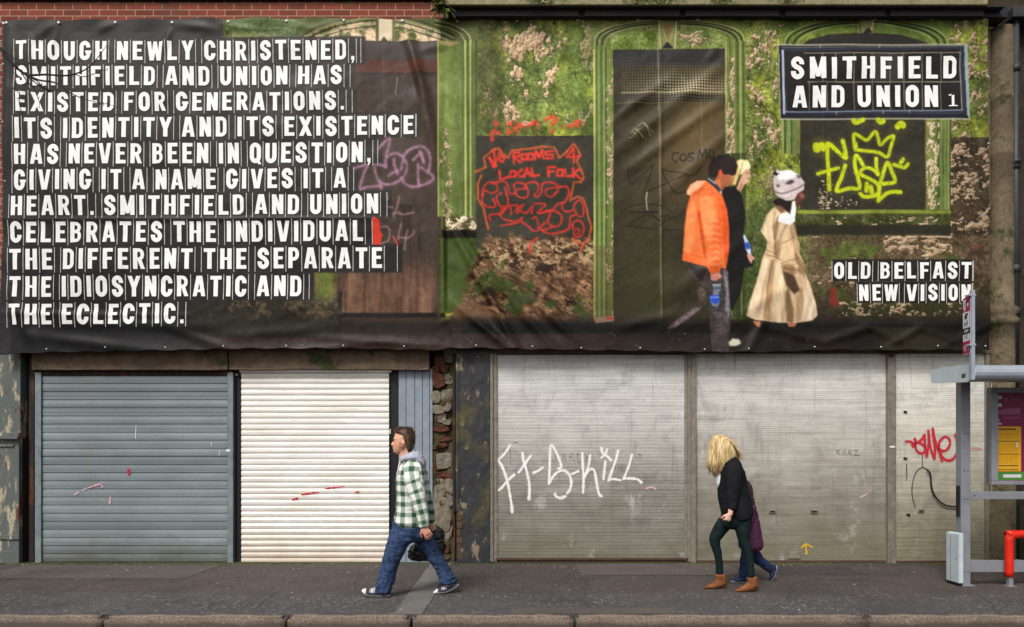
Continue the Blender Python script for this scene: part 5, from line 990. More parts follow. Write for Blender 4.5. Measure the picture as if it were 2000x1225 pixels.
for i, pts in enumerate([[(1634, 879), (1635, 889), (1634, 879), (1640, 880), (1635, 884), (1641, 889)], [(1646, 889), (1649, 879), (1653, 889)], [(1658, 888), (1658, 879), (1663, 880), (1658, 884), (1664, 889)], [(1668, 880), (1676, 880), (1668, 889), (1678, 889)]]): ribbon(mb, pts, 1.2, fp, .0035+.0001*i, 0, False)
mb.build('scratched_name', M['spray_g'], s2, 'faint grey scribble')
ZA = (1750, 820, 6.447); mb = MB()
for i, pts in enumerate([[(130, 275), (190, 280), (215, 340)], [(235, 245), (260, 290), (320, 250), (355, 195)], [(215, 300), (270, 290), (330, 310), (370, 370), (340, 420), (285, 415), (250, 370), (240, 310)], [(355, 200), (365, 320), (385, 465)], [(385, 465), (410, 300), (405, 140)], [(405, 145), (430, 350), (480, 490)], [(480, 490), (490, 380), (470, 240), (460, 115)], [(460, 120), (500, 300), (540, 400), (580, 525)], [(530, 370), (545, 280), (600, 220), (650, 225), (680, 290), (650, 365), (600, 395), (540, 375)], [(545, 400), (590, 480), (660, 515), (730, 480), (770, 390), (765, 270), (745, 195)], [(765, 300), (790, 400)]]):
    ribbon(mb, zs(*ZA, pts, 4), 4.6, fp, .0048+.00012*i, 0, True, 2.5, .25)
    ribbon(mb, zs(*ZA, pts, 4), 6.6, fp, .0030+.00006*i, 1, True, 2.5, .3)
mb.build('graffiti', [M['spray_r'], M['spray_rf']], s3, 'red looping spray tag reading alle')
mb = MB(); ribbon(mb, [(1890, 880), (1902, 876), (1915, 878)], 6, fp, .0035); mb.build('graffiti', M['spray_rf'], s3, 'faded pink end of the tag')
mb = MB(); ribbon(mb, zs(*ZA, [(245, 1110), (210, 1000), (200, 880), (220, 740), (270, 640), (340, 600), (400, 640)], 4), 2.4, fp, .0035, 0, False); ribbon(mb, zs(*ZA, [(330, 440), (332, 600)]), 2.0, fp, .0037, 0, False); mb.build('graffiti', M['spray_g'], s3, 'faint grey arch')
mb = MB(); mb.tube([(X_(a, .02), .02+.0*i-(.0), Z_(b, .02)) for i, (a, b) in enumerate(zs(*ZA, [(395, 625), (430, 680), (440, 760), (450, 860), (480, 940), (540, 1020), (620, 1075), (700, 1092), (800, 1092), (900, 1090)], 5))], .011, 8); mb.build('hanging_cable', M['black'], s3, 'black cable curving towards the shelter post')
# stone column, wall and pipe at the right
mb = MB(); cx = X_(1962, -.02)
def ring(mb, x, y, prof, n=28):
    vs = []; fs = []
    for z, r in prof:
        for k in range(n): a = 2*math.pi*k/n; vs.append((x+r*math.cos(a), y+r*math.sin(a), z))
    for i in range(len(prof)-1):
        for k in range(n): fs.append((i*n+k, i*n+(k+1) % n, (i+1)*n+(k+1) % n, (i+1)*n+k))
    mb.add(vs, fs, 0, True)
ring(mb, cx, .06, [(0, .20), (.02, .195), (2.9, .185), (3.24, .185), (3.26, .215), (3.32, .22), (3.36, .19), (3.40, .215), (3.48, .21), (3.5, .175), (5.55, .17), (5.57, .18), (5.6, .17), (6.3, .168), (6.32, .178), (6.35, .168), (7.3, .165)])
mb.build('stone_column', M['stonecol'], rb, 'round stained stone column')
mb = MB(); mb.box(X_(1934)+.01, 9.5, .10, .6, 0, 7.9); mb.build('side_wall', M['darkwall'], rb, 'dark stained wall')
mb = MB(); px_ = X_(1987, -.1); mb.tube([(px_, -.07, 2.3), (px_, -.07, 7.36)], .042, 14)
for z in (3.42, 4.0, 5.45, 5.4, 6.72): mb.tube([(px_, -.07, z-.05), (px_, -.07, z+.05)], .056, 14)
mb.tube([(px_, -.07, 0), (px_, -.07, 2.3)], .042, 14); mb.box(px_-.10, 9, -.17, .08, 7.36, 7.50, 0, .01); mb.build('drainpipe', M['pipe'], rb)
# ------------------------------------------------------------------ bus shelter
t = NT('shelter_glass', 0.08, 0.5); t.b.inputs['Transmission Weight'].default_value = 1.0; t.b.inputs['Base Color'].default_value = (0.86, 0.88, 0.87, 1); t.b.inputs['IOR'].default_value = 1.05; M['glass'] = t.m
M['magenta'] = plain('magenta_print', C(120, 22, 66), 0.45, 0.4, 0, 0.06); M['yellowp'] = plain('yellow_paper', C(216, 160, 26), 0.5, 0.35, 0, 0.06); M['greenp'] = plain('green_print', C(66, 128, 46), 0.5, 0.35, 0, 0.08)
M['whitep'] = plain('pale_print', C(206, 200, 204), 0.5, 0.3, 0, 0.04, 9, 0); M['blackp'] = plain('black_print', C(40, 34, 36), 0.5, 0.3, 0, 0.05, 9, 0); M['dimp'] = plain('dim_print', C(150, 84, 112), 0.5, 0.3, 0, 0.05, 9, 0)
YP = 8.15-CD; yfr = 7.49-CD; yre = 8.20-CD
sh = thing('bus_shelter', (X_(1881, YP), YP, 0), 'grey metal and glass bus shelter at the right edge of the pavement', 'bus shelter')
xl = 4.838; xR = 8.6
# roof: flat box whose front rolls into a half round edge
prof = [(yre, 2.31), (yre, 2.44)]+[(yfr+.09-.085*math.sin(a), 2.345+.085*math.cos(a)) for a in [math.pi*k/8 for k in range(9)]]
mb = MB(); n = len(prof); vs = [(xl+.012, y, z) for y, z in prof]+[(xR, y, z) for y, z in prof]
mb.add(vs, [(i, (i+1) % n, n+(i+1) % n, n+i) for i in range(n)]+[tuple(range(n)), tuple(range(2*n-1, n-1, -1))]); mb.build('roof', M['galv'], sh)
mb = MB(); prof2 = [(yre+.01, 2.30), (yre+.03, 2.32), (yre+.03, 2.43), (yre+.01, 2.455)]+[(yfr+.09-.095*math.sin(a), 2.345+.096*math.cos(a)) for a in [math.pi*k/8 for k in range(9)]]; n = len(prof2)
vs = [(xl-.03, y, z) for y, z in prof2]+[(xl+.01, y, z) for y, z in prof2]; mb.add(vs, [(i, (i+1) % n, n+(i+1) % n, n+i) for i in range(n)]+[tuple(range(n)), tuple(range(2*n-1, n-1, -1))]); ec = mb.build('roof_end_cap', M['box'], sh)
mb = MB(); mb.box(xl-.033, xl-.0305, yfr+.14, yfr+.17, 2.30, 2.345); mb.box(xl-.033, xl-.0305, yfr+.11, yfr+.13, 2.30, 2.345); mb.build('number_mark', M['blackp'], ec)
for i, px in enumerate((1881, 2275)):
    mb = MB(); x = X_(px, YP); mb.box(x-.053, x+.053, YP-.05, YP+.05, 0, 2.309, 0, .005); mb.box(x-.09, x+.09, YP-.08, YP+.08, 0, .008)
    for zz in (.16, .98, 1.3, 1.72): 
        for dx in (-.018, .022): mb.tube([(x+dx, YP-.049, zz), (x+dx, YP-.056, zz)], .006, 8, 1)
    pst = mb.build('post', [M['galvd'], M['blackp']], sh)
    if i == 0:
        mb = MB(); mb.box(x-.07, x-.0535, YP-.03, YP+.02, .78, 1.13, 0, .003); mb.build('cable_cover', M['black'], pst)
xa, xb = X_(1890, YP)+.003, X_(2266, YP)-.003
mb = MB(); mb.box(xa, xb, YP-.03, YP+.03, Z_(975, YP), Z_(960, YP), 0, .004)
for dx in (.06, .62): mb.tube([(xa+dx, YP-.029, Z_(968, YP)), (xa+dx, YP-.035, Z_(968, YP))], .007, 8, 1)
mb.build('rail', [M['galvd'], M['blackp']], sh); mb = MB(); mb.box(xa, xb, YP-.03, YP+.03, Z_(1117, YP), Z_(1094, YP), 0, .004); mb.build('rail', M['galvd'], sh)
mb = MB(); mb.box(xa, xb, YP-.005, YP+.005, Z_(1094, YP)+.001, Z_(975, YP)-.001); mb.build('glass_pane', M['glass'], sh)
mb = MB(); mb.box(xa, X_(1937, YP)-.002, YP-.005, YP+.005, Z_(960, YP)+.001, 2.30); mb.build('glass_pane', M['glass'], sh)
# poster case
pc_f = YP-.05; x0, x1, z0, z1 = X_(1937, pc_f), X_(2110, pc_f), Z_(947, pc_f), Z_(757, pc_f)
mb = MB(); w_ = .075
for a in ((x0, x1, z1-w_*.75, z1), (x0, x1, z0, z0+w_*.6)): mb.box(a[0], a[1], pc_f, YP+.05, a[2], a[3], 0, .006)
mb.box(x0, x0+w_, pc_f, YP+.05, z0+w_*.6+.001, z1-w_*.75-.001, 0, .005); mb.box(x1-w_, x1, pc_f, YP+.05, z0+w_*.6+.001, z1-w_*.75-.001, 0, .005)
pcase = mb.build('poster_case', M['galvd'], sh)
mb = MB(); yb = YP-.015
def pr(a, b, c, d, off=0.0, mi=0): mb.add([(X_(a, pc_f), yb-off, Z_(d, pc_f)), (X_(c, pc_f), yb-off, Z_(d, pc_f)), (X_(c, pc_f), yb-off, Z_(b, pc_f)), (X_(a, pc_f), yb-off, Z_(b, pc_f))], [(0, 1, 2, 3)], mi)
pr(1945, 766, 2100, 945); pr(1945, 922, 2100, 938, .002, 2)
for a, b, c, d, mi in ((1947, 773, 1960, 779, 4), (1947, 788, 1960, 794, 4), (1947, 826, 1960, 829, 4), (1947, 820, 1956, 822, 4), (1963, 927, 1999, 933, 4), (2010, 800, 2080, 806, 4), (2010, 840, 2070, 846, 4)): pr(a, b, c, d, .003, mi)
q = zs(1800, 690, 4.535, [(670, 540), (700, 510), (740, 492), (800, 485), (893, 483), (893, 540)]); mb.add([(X_(a, pc_f), yb-.003, Z_(b, pc_f)) for a, b in q], [tuple(range(len(q)))[::-1]], 5)
for k, (a, wd) in enumerate(((1963, 1.2), (1966, 2.6), (1970.5, 2), (1978, 1.4), (1981.5, 2.2), (1986, 2.0), (1990, 1.6), (1993.5, 1.4))): pr(a, 776+.6*(k % 3), a+wd, 784, .003, 5)
for k in range(9): pr(1963+k*4, 814, 1965.8+k*4, 817, .003, 5)
mb.build('poster', [M['magenta'], M['yellowp'], M['greenp'], M['blackp'], M['whitep'], M['dimp']], pcase, 'magenta and green poster behind glass')
mb = MB(); yb = YP-.02; pr(1946.5, 833, 1998, 921, .0, 0)
for b, hgt, c in ((837, 2.5, 1988), (861, 1.4, 1995), (886.5, 1.2, 1993), (909, 1.6, 1992), (917, 1.2, 1992)): pr(1949, b, c, b+hgt, .002, 1)
for r in range(6): 
    for k in range(9): pr(1950+k*5, 843+r*2.6, 1950+k*5+R0.uniform(2, 4), 844+r*2.6, .002, 2)
for k in range(14): pr(1950+k*3.0, 866, 1950.7+k*3.0, 883, .002, 2); pr(1950+k*3.0, 890, 1950.7+k*3.0, 906, .002, 2)
pr(1988, 864, 1991, 874, .003, 3)
mb.build('timetable', [M['yellowp'], M['blackp'], plain('ochre_print', C(176, 126, 24), .5, .3, 0, .04, 9, 0), M['whitep']], pcase, 'yellow timetable with ruled black lines')

cab = thing('utility_box', (X_(1872, YP-.02), YP-.02, 0), 'pale grey box with a sloping top beside the foot of the shelter post', 'box')
yb0, yb1 = YP-.10, YP+.14; mb = MB(); xa_, xb_ = 5.02, X_(1881, YP)-.057
vs = [(xa_, yb0, .035), (xb_, yb0, .035), (xb_, yb1, .035), (xa_, yb1, .035), (xa_, yb0, .585), (xb_, yb0, .60), (xb_, yb1, .60), (xa_, yb1, .585)]
bm = bmesh.new(); bv = [bm.verts.new(v) for v in vs]
for f in ((3, 2, 1, 0), (4, 5, 6, 7), (0, 1, 5, 4), (1, 2, 6, 5), (2, 3, 7, 6), (3, 0, 4, 7)): bm.faces.new([bv[i] for i in f])
bmesh.ops.bevel(bm, geom=bm.edges[:], offset=.006, segments=2, affect='EDGES'); mb.bm(bm); mb.build('body', M['box'], cab)
mb = MB(); mb.box(xa_+.006, xb_-.006, yb0+.01, yb1-.01, 0, .034); mb.build('plinth', M['black'], cab)
mb = MB(); mb.box(xa_-.003, xa_+.001, yb0+.15, yb0+.158, .06, .56); mb.tube([(xa_+.001, yb0+.05, .30), (xa_-.006, yb0+.05, .30)], .008, 10); mb.build('seam', M['galvd'], cab)

# red perch bar
YR = 8.08-CD; pb = thing('perch_rail', (X_(1971, YR), YR, 0), 'red padded perch rail on a grey leg in front of the shelter', 'rail')
xp = X_(1971, YR); zt = Z_(1045, YR); mb = MB(); mb.tube(smooth_path([(xp, YR, Z_(1126, YR)), (xp, YR, zt-.12), (xp+.004, YR, zt-.035), (xp+.04, YR, zt), (xp+.12, YR, zt+.004), (xp+.16, YR, zt+.008), (xp+2.6, YR, zt+.012)], 6), .046, 16)
mb.tube([(xp+.19, YR, zt+.008), (xp+2.3, YR, zt+.012)], .054, 16); mb.build('padded_bar', M['redpaint'], pb)
for x in (xp+.006, xp+2.4):
    mb = MB(); mb.box(x-.025, x+.025, YR-.025, YR+.025, 0, Z_(1126, YR) if x < xp+1 else zt-.03, 0, .004); mb.box(x-.05, x+.05, YR-.05, YR+.05, 0, .006); mb.build('leg', M['galvd'], pb)

# bus stop flag
yq = yfr-.035; bs = thing('bus_stop_sign', (4.79, yq, 2.26), 'tall thin bus stop flag with magenta and white bands above the shelter roof', 'sign')
mb = MB(); zt = Z_(567, yq); mb.box(4.769, 4.805, yq-.02, yq+.02, 2.26, zt, 0, .004)
for b in (577, 674): z = Z_(b, yq); mb.box(4.742, 4.812, yq-.024, yq+.05, z-.010, z+.010, 0, .003)
mb.build('pole', M['galv'], bs)
# flag panel: turned so that it faces along the street
A = Vector((4.782, yq-.03, 0)); Bv = Vector((4.72, yq-.34, 0)); 
A = Vector((X_(1896.5, yq), yq, 0)); yq2 = yq+.15; Bv = Vector((X_(1882, yq2), yq2, 0)); nrm = Vector((-(Bv.y-A.y), Bv.x-A.x, 0)).normalized()
if nrm.x > 0: nrm = -nrm
def fl(u0, u1, b0, b1, off, mi):
    z1_, z0_ = Z_(b0, yq), Z_(b1, yq); p = A+(Bv-A)*u0+nrm*off; q = A+(Bv-A)*u1+nrm*off
    mb.add([(p.x, p.y, z0_), (q.x, q.y, z0_), (q.x, q.y, z1_), (p.x, p.y, z1_)], [(0, 1, 2, 3)], mi)
mb = MB()
p0, p1 = A+nrm*.006, Bv+nrm*.006; p2, p3 = Bv-nrm*.006, A-nrm*.006; z1_, z0_ = Z_(578, yq), Z_(690, yq)
mb.add([(p.x, p.y, z) for z in (z0_, z1_) for p in (p0, p1, p2, p3)], [(0, 1, 2, 3), (4, 7, 6, 5), (0, 4, 5, 1), (1, 5, 6, 2), (2, 6, 7, 3), (3, 7, 4, 0)])
for b0, b1, mi in ((578, 606, 1), (638, 650, 2), (664, 689, 1)): fl(.01, .99, b0, b1, .008, mi)
fl(.55, .9, 582, 600, .010, 0); fl(.62, .8, 586, 604, .010, 0); fl(.2, .4, 590, 596, .010, 0)
for b0, b1, u0, u1, mi in ((610, 613, .25, .7, 2), (614, 620, .4, .75, 2), (624, 633, .30, .42, 3), (624, 633, .5, .58, 3), (626, 634, .64, .78, 3), (641, 647, .25, .34, 0), (641, 647, .45, .54, 0), (641, 647, .65, .74, 0), (653, 655, .3, .75, 3), (658, 659, .2, .8, 3), (672, 684, .2, .25, 0), (672, 684, .42, .48, 0), (672, 684, .64, .7, 0), (674, 680, .8, .85, 0)): fl(u0, u1, b0, b1, .010, mi)
mb.build('flag', [plain('white_flag', C(226, 230, 236), .4, .4, 0, .04), plain('magenta_flag', C(168, 32, 84), .4, .4, 0, .06), M['blackp'], M['galvd']], bs)

# ------------------------------------------------------------------ plants
def mat_leaf(name, a, b):
    t = NT(name, 0.5, 0.35); f = t.noise(9, 3); t.col(t.ramp(f, [(0.3, C(*a)), (0.7, C(*b))])); t.b.inputs['Subsurface Weight'].default_value = 0.0; return t.m
M['fern'] = mat_leaf('fern_green', (36, 62, 26), (128, 150, 66)); M['moss'] = mat_leaf('moss_green', (52, 62, 22), (124, 128, 50)); M['weed'] = mat_leaf('weed_green', (52, 90, 36), (110, 150, 70))
def frond(mb, p, d, L, rr_, droop=.6, w_=.045, n=9):
    p = Vector(p); d = Vector(d).normalized(); pts = []
    for k in range(n+1): pts.append(p.copy()); p += d*(L/n); d = (d+Vector((0, 0, -droop/n))).normalized()
    for k in range(1, n+1):
        ax = (pts[k]-pts[k-1]).normalized(); sd = ax.cross(Vector((0, 0, 1))); sd = Vector((1, 0, 0)) if sd.length < .1 else sd.normalized(); up = sd.cross(ax)
        ln = w_*math.sin(math.pi*(k/(n+1))**.8)*rr_.uniform(.8, 1.2)+.006
        for s in (-1, 1):
            t_ = pts[k]+sd*s*ln+ax*ln*.5-up*ln*.3; a = pts[k]-ax*ln*.28; b = pts[k]+ax*ln*.25; m_ = (pts[k]+t_)/2+up*ln*.12
            mb.add([a, m_-ax*ln*.25, t_, m_+ax*ln*.28, b], [(0, 1, 2, 3, 4)])
    mb.tube([q for q in pts], .0025, 4)
fe = thing('fern', P(868, 6, -.28), 'green fern hanging from the corner of the roof ledge above the bricks', 'plant'); mb = MB(); r = random.Random(4)
for i in range(46):
    o = P(r.uniform(860, 872), r.uniform(-8, 24), -.22-r.uniform(0, .1)); a = r.uniform(-2.9, .2); frond(mb, o, (math.cos(a)*.8-.25, -r.uniform(.2, .9), r.uniform(-.7, .5)), r.uniform(.12, .26), r, r.uniform(.6, 1.6), .032)
mb.build('fronds', M['fern'], fe)
for i, (px, wd, hg, n, lab) in enumerate([(1052, 36, 6, 90, 'mossy tuft on the ledge above the peeling wall, nearer the fern'), (1272, 70, 6, 150, 'wide mossy tuft on the ledge above the middle printed door'), (1410, 26, 4, 60, 'small mossy tuft with yellow green tips on the ledge'), (1540, 30, 3, 50, 'low mossy tuft on the ledge above the printed sign')]):
    c = P(px, 4, -.375); o = thing('moss_tuft', c, lab, 'moss', 'moss tufts on the stone ledge'); mb = MB(); r = random.Random(20+i)
    for k in range(n*3):
        x = c[0]+r.gauss(0, wd/143/2.6); z = c[2]+.02+r.uniform(-hg/143, .12); L = r.uniform(.012, .035); a = r.uniform(0, 6.3); y = -.365-r.uniform(0, .03)
        mb.add([(x, y, z), (x+L*math.cos(a), y-.012, z+L*math.sin(a)), (x+L*math.cos(a+.9), y-.008, z+L*math.sin(a+.9))], [(0, 1, 2)])
    mb.build('moss', M['moss'], o)
we = thing('weed', P(856, 868, .08), 'tiny green weed growing out of the rubble strip', 'plant'); mb = MB(); r = random.Random(9)
for i in range(9): frond(mb, P(855+r.uniform(-4, 6), 870, .06), (r.uniform(-1, 1), -r.uniform(.4, 1), r.uniform(.1, 1)), r.uniform(.04, .08), r, 1.0, .016, 5)
mb.build('leaves', M['weed'], we)
# moss and weeds along the foot of the wall: nobody could count them
mb = MB(); r = random.Random(12)
for i in range(5200):
    x = r.uniform(-7.1, 6.2)
    if _vn(np.array(x*1.3), np.array(.5), 61) < .34: continue
    y = -abs(r.gauss(0, .045))-.055; L = r.uniform(.006, .022); a = r.uniform(0, 6.3)
    mb.add([(x, y, 0), (x+.01*math.cos(a), y+.01*math.sin(a), 0), (x+L*.5*math.cos(a+.6), y+L*.5*math.sin(a+.6), L*.7)], [(0, 1, 2)])
tag(mb.build('wall_foot_moss', M['moss']), 'thin line of moss along the foot of the shop fronts', 'moss', None, 'stuff')
# litter flecks
M['fleck'] = plain('paper_fleck', C(206, 200, 190), .8)
r = random.Random(31); mb = MB()
for i in range(240):
    x, y = r.uniform(-6.6, 5.6), (-.1-abs(r.gauss(0, .3)) if r.random() < .6 else r.uniform(KY+.2, -.2)); s = r.uniform(.004, .016); a = r.uniform(0, 3)
    mb.add([(x+s*math.cos(a+q*1.57)*r.uniform(.6, 1.2), y+s*.9*math.sin(a+q*1.57), .007+r.uniform(0, .004)) for q in range(4)], [(0, 1, 2, 3)])
tag(mb.build('litter_flecks', M['fleck']), 'pale flecks of litter scattered over the dark pavement', 'litter', None, 'stuff')

# bare street tree outside the left edge, its twigs reach into the picture
M['bark'] = mat_rough_stone('dark_bark', C(34, 30, 34), C(66, 60, 62), None, 14)
TY = -2.6; tr = thing('bare_tree', (-6.7, TY, 0), 'bare dark twigs of a leafless tree reaching in over the top left letters', 'tree')
mb = MB(); r = random.Random(17)
mb.tube(smooth_path([(-6.7, TY, -.05), (-6.72, TY+.02, 1.2), (-6.66, TY, 2.6), (-6.7, TY-.02, 4.2), (-6.74, TY, 5.4), (-6.8, TY+.1, 6.6), (-6.7, TY, 7.8)], 5), [.12-.0035*k for k in range(31)], 12)
mb.build('trunk', M['bark'], tr)
mb = MB()
def tw(pts, r0, r1, spurs=0, sm=5):
    q = smooth_path([P(a, b, TY+d) for a, b, d in pts], sm); n = len(q); mb.tube(q, [r0+(r1-r0)*k/(n-1) for k in range(n)], 6)
    for k in range(spurs):
        i = r.randint(1, n-2); o = Vector(q[i]); dv = Vector((r.uniform(-.2, .5), r.uniform(-.5, .5), r.uniform(-1, .7))).normalized()*r.uniform(.012, .035); mb.tube([o, o+dv*.6, o+dv], [.0035, .0035, .0015], 5)
mb.tube(smooth_path([(-6.71, TY, 4.6), (-6.2, TY, 5.2), (-5.6, TY, 5.65), P(2, 96, TY)], 5), [.05-.0022*k for k in range(16)], 8)
tw([(2, 96, 0), (14, 112, 0), (30, 130, 0), (46, 143, .05), (60, 147, .05), (90, 146, .1), (125, 148, .1), (145, 145, .1), (165, 137, .12), (180, 125, .12), (196, 106, .1), (207, 90, .1)], .016, .002, 10)
tw([(4, 98, 0), (18, 108, 0), (28, 114, 0), (30, 122, -.05), (46, 126, -.05), (70, 124, -.1), (90, 122, -.1)], .006, .001, 4)
tw([(44, 142, .05), (60, 150, 0), (78, 157, 0), (105, 161, -.05), (120, 168, -.1), (135, 180, -.1), (160, 192, -.15), (190, 200, -.15), (220, 206, -.2), (240, 216, -.2)], .011, .0015, 16)
tw([(46, 144, 0), (62, 156, 0), (75, 166, 0), (85, 173, .05), (100, 178, .05), (115, 176, .05)], .008, .0015, 14); tw([(60, 152, 0), (72, 158, .05), (82, 170, .05), (95, 176, .1)], .006, .0015, 10)
tw([(40, 138, 0), (52, 158, 0), (66, 172, .05), (72, 186, .05), (77, 206, .05), (66, 214, .05)], .006, .001, 6); tw([(145, 145, .1), (165, 150, .12), (190, 142, .12), (214, 132, .12)], .005, .001, 6)
tw([(30, 132, 0), (29, 155, 0), (30, 175, 0)], .004, .001, 4); tw([(38, 180, 0), (38, 205, 0), (44, 222, 0), (48, 235, 0)], .004, .001, 7); tw([(30, 175, 0), (38, 182, 0)], .003, .003, 1)
tw([(118, 148, .1), (117, 165, .1), (113, 177, .1)], .004, .001, 3); tw([(207, 90, .1), (212, 92, .1), (216, 90, .1)], .002, .001, 2)
for s in range(5):
    a = r.uniform(1.6, 4.4); o = Vector((-6.72, TY, 5.2+s*.5)); q = [o]
    for k in range(5): o = o+Vector((math.cos(a)*.28*(1 if math.cos(a) < 0 else .2), math.sin(a)*.28, .2+r.uniform(-.1, .1))); q.append(o)
    mb.tube(smooth_path(q, 4), [.035-.0015*k for k in range(21)], 6)
mb.build('branches', M['bark'], tr)
# ------------------------------------------------------------------ people
class Fig:
    """turns outline pairs read off a side view (in facade pixels at this person's distance) into rings of a body"""
    def __init__(s, scale): s.s = scale; s.Y = F/scale-CD
    def pt(s, px, py, y=0.0): return Vector(((px-1000)/s.s, s.Y+y, CH-(py-HZ)/s.s))
    def loft(s, mb, rings, yc=0.0, n=22, shrink=1.0, sq=1.0):
        R_ = []
        for r in rings:
            (ax, ay), (bx, by), hy = r[0], r[1], r[2]; y = r[3] if len(r) > 3 else yc
            a, b = s.pt(ax, ay, y), s.pt(bx, by, y); R_.append(((a+b)/2, (a-b)/2*shrink, hy*shrink))
        # rounded ends
        def cap(r0, r1):
            d = (r0[0]-r1[0]).normalized(); k = min(r0[1].length, r0[2])*.45
            return [(r0[0]+d*k*.6, r0[1]*.82, r0[2]*.82), (r0[0]+d*k, r0[1]*.45, r0[2]*.45)]
        R_ = cap(R_[0], R_[1])[::-1]+R_+cap(R_[-1], R_[-2]); vs = []; fs = []
        for c, h, hy in R_:
            for k in range(n):
                t_ = 2*math.pi*k/n; cs, sn = math.cos(t_), math.sin(t_)
                cs = math.copysign(abs(cs)**sq, cs); sn = math.copysign(abs(sn)**sq, sn)
                vs.append(c+h*cs+Vector((0, hy*sn, 0)))
        m = len(R_)
        for i in range(m-1):
            for k in range(n): fs.append((i*n+k, i*n+(k+1) % n, (i+1)*n+(k+1) % n, (i+1)*n+k))
        fs += [tuple(range(n-1, -1, -1)), tuple((m-1)*n+k for k in range(n))]
        mb.add(vs, fs, 0, True)
    def ball(s, mb, px, py, y, rx, ry, rz, sub_=2):
        bm = bmesh.new(); bmesh.ops.create_icosphere(bm, subdivisions=sub_, radius=1); c = s.pt(px, py, y)
        mb.bm(bm, 0, True, Matrix.Translation(c) @ Matrix.Diagonal((rx, ry, rz, 1)))
def hand(mb, wrist, e, w_, n_, k=1.0, curl=(18, 22, 15), thumb=20):
    e, w_, n_ = Vector(e).normalized(), Vector(w_).normalized(), Vector(n_).normalized()
    w_ = (w_-e*w_.dot(e)).normalized(); n_ = (n_-e*n_.dot(e)-w_*n_.dot(w_)).normalized(); vs = []; fs = []; N = 14
    secs = [(-.02, .026, .022), (.0, .027, .020), (.03, .036, .019), (.065, .043, .017), (.088, .041, .013), (.094, .03, .008)]
    for d, hw, ht in secs:
        for q in range(N): a = 2*math.pi*q/N; vs.append(wrist+e*d*k+w_*(hw*k*math.cos(a))+n_*(ht*k*math.sin(a)))
    for i in range(len(secs)-1):
        for q in range(N): fs.append((i*N+q, i*N+(q+1) % N, (i+1)*N+(q+1) % N, (i+1)*N+q))
    fs += [tuple(range(N-1, -1, -1)), tuple((len(secs)-1)*N+q for q in range(N))]; mb.add(vs, fs, 0, True)
    for off, L, sp in ((.033, .072, .10), (.0115, .082, .03), (-.0105, .076, -.04), (-.031, .058, -.12)):
        p = wrist+e*.082*k+w_*off*k; a = math.radians(4); pts = [p]; d0 = (e+w_*sp).normalized()
        for j, f in enumerate((.46, .30, .24)):
            a += math.radians(curl[j]*(1+R0.uniform(-.12, .12)+(.12 if off < 0 else 0))); p = p+(d0*math.cos(a)+n_*math.sin(a))*L*f*k; pts.append(p)
        mb.tube(pts, [.0098*k, .0093*k, .0086*k, .007*k], 10)
    p = wrist+e*.022*k+w_*.028*k; d1 = (e*.62+w_*.62+n_*.35).normalized(); d2 = (e*.85+w_*.25+n_*.5).normalized()
    mb.tube([p, p+d1*.042*k, p+d1*.042*k+d2*.03*k, p+d1*.042*k+d2*.052*k], [.0135*k, .0125*k, .0105*k, .008*k], 10)
def fuse(mb, name, mat, parent, voxel=.006, it=5, fn=None, label=None, colfn=None):
    """join all shapes in mb into one continuous surface"""
    me = bpy.data.meshes.new(name+'_src'); me.from_pydata(mb.v, [], mb.f); bm = bmesh.new(); bm.from_mesh(me); bmesh.ops.recalc_face_normals(bm, faces=bm.faces); bm.to_mesh(me); bm.free()
    o = bpy.data.objects.new(name, me); COL.objects.link(o)
    a = o.modifiers.new('join', 'REMESH'); a.mode = 'VOXEL'; a.voxel_size = voxel; a.use_smooth_shade = True
    b = o.modifiers.new('soft', 'SMOOTH'); b.iterations = it; b.factor = .5
    dg = bpy.context.evaluated_depsgraph_get(); ev = o.evaluated_get(dg); m2 = bpy.data.meshes.new_from_object(ev, depsgraph=dg); m2.name = name
    bpy.data.objects.remove(o); bpy.data.meshes.remove(me)
    nv = len(m2.vertices); co = np.zeros(nv*3, np.float32); m2.vertices.foreach_get('co', co); co = co.reshape(-1, 3)
    nr = np.zeros(nv*3, np.float32); m2.vertex_normals.foreach_get('vector', nr); nr = nr.reshape(-1, 3)
    if fn is not None: co = co+nr*fn(co)[:, None]; m2.vertices.foreach_set('co', co.astype(np.float32).ravel())
    if colfn is not None:
        c = colfn(co, nr); at = m2.color_attributes.new('Col', 'FLOAT_COLOR', 'POINT'); at.data.foreach_set('color', np.concatenate([c, np.ones((nv, 1))], 1).astype(np.float32).ravel())
    m2.polygons.foreach_set('use_smooth', np.ones(len(m2.polygons), bool)); m2.update()
    m2.materials.clear(); m2.materials.append(mat)
    return link(name, m2, parent, label)
def folds(amp, sx, sz, seed, shear=.5, sharp=1.0):
    def fn(co):
        x, y, z = co[:, 0], co[:, 1], co[:, 2]; f = _vn((x+y*.8)*sx+z*sx*shear, z*sz+x*sz*.3+y*2, seed); g = _vn((x-y*.6)*sx*2.1-z*sx*shear, z*sz*2.3-x*sz*.5, seed+7)
        r = 1-np.abs(2*f-1)*2; return amp*(.7*r+.45*(1-np.abs(2*g-1)*2))*sharp
    return fn
def lin(c): return np.array([lin1(v) for v in c])*K
SKIN = lin((222, 168, 140))
def mat_skin():
    t = NT('skin', 0.5, 0.35); t.col(t.attr('Col').outputs['Color']); t.b.inputs['Subsurface Weight'].default_value = 0.12; t.b.inputs['Subsurface Radius'].default_value = (.012, .004, .002); t.bump(t.noise(220, 3), .1, .002); return t.m
M['skin'] = mat_skin()
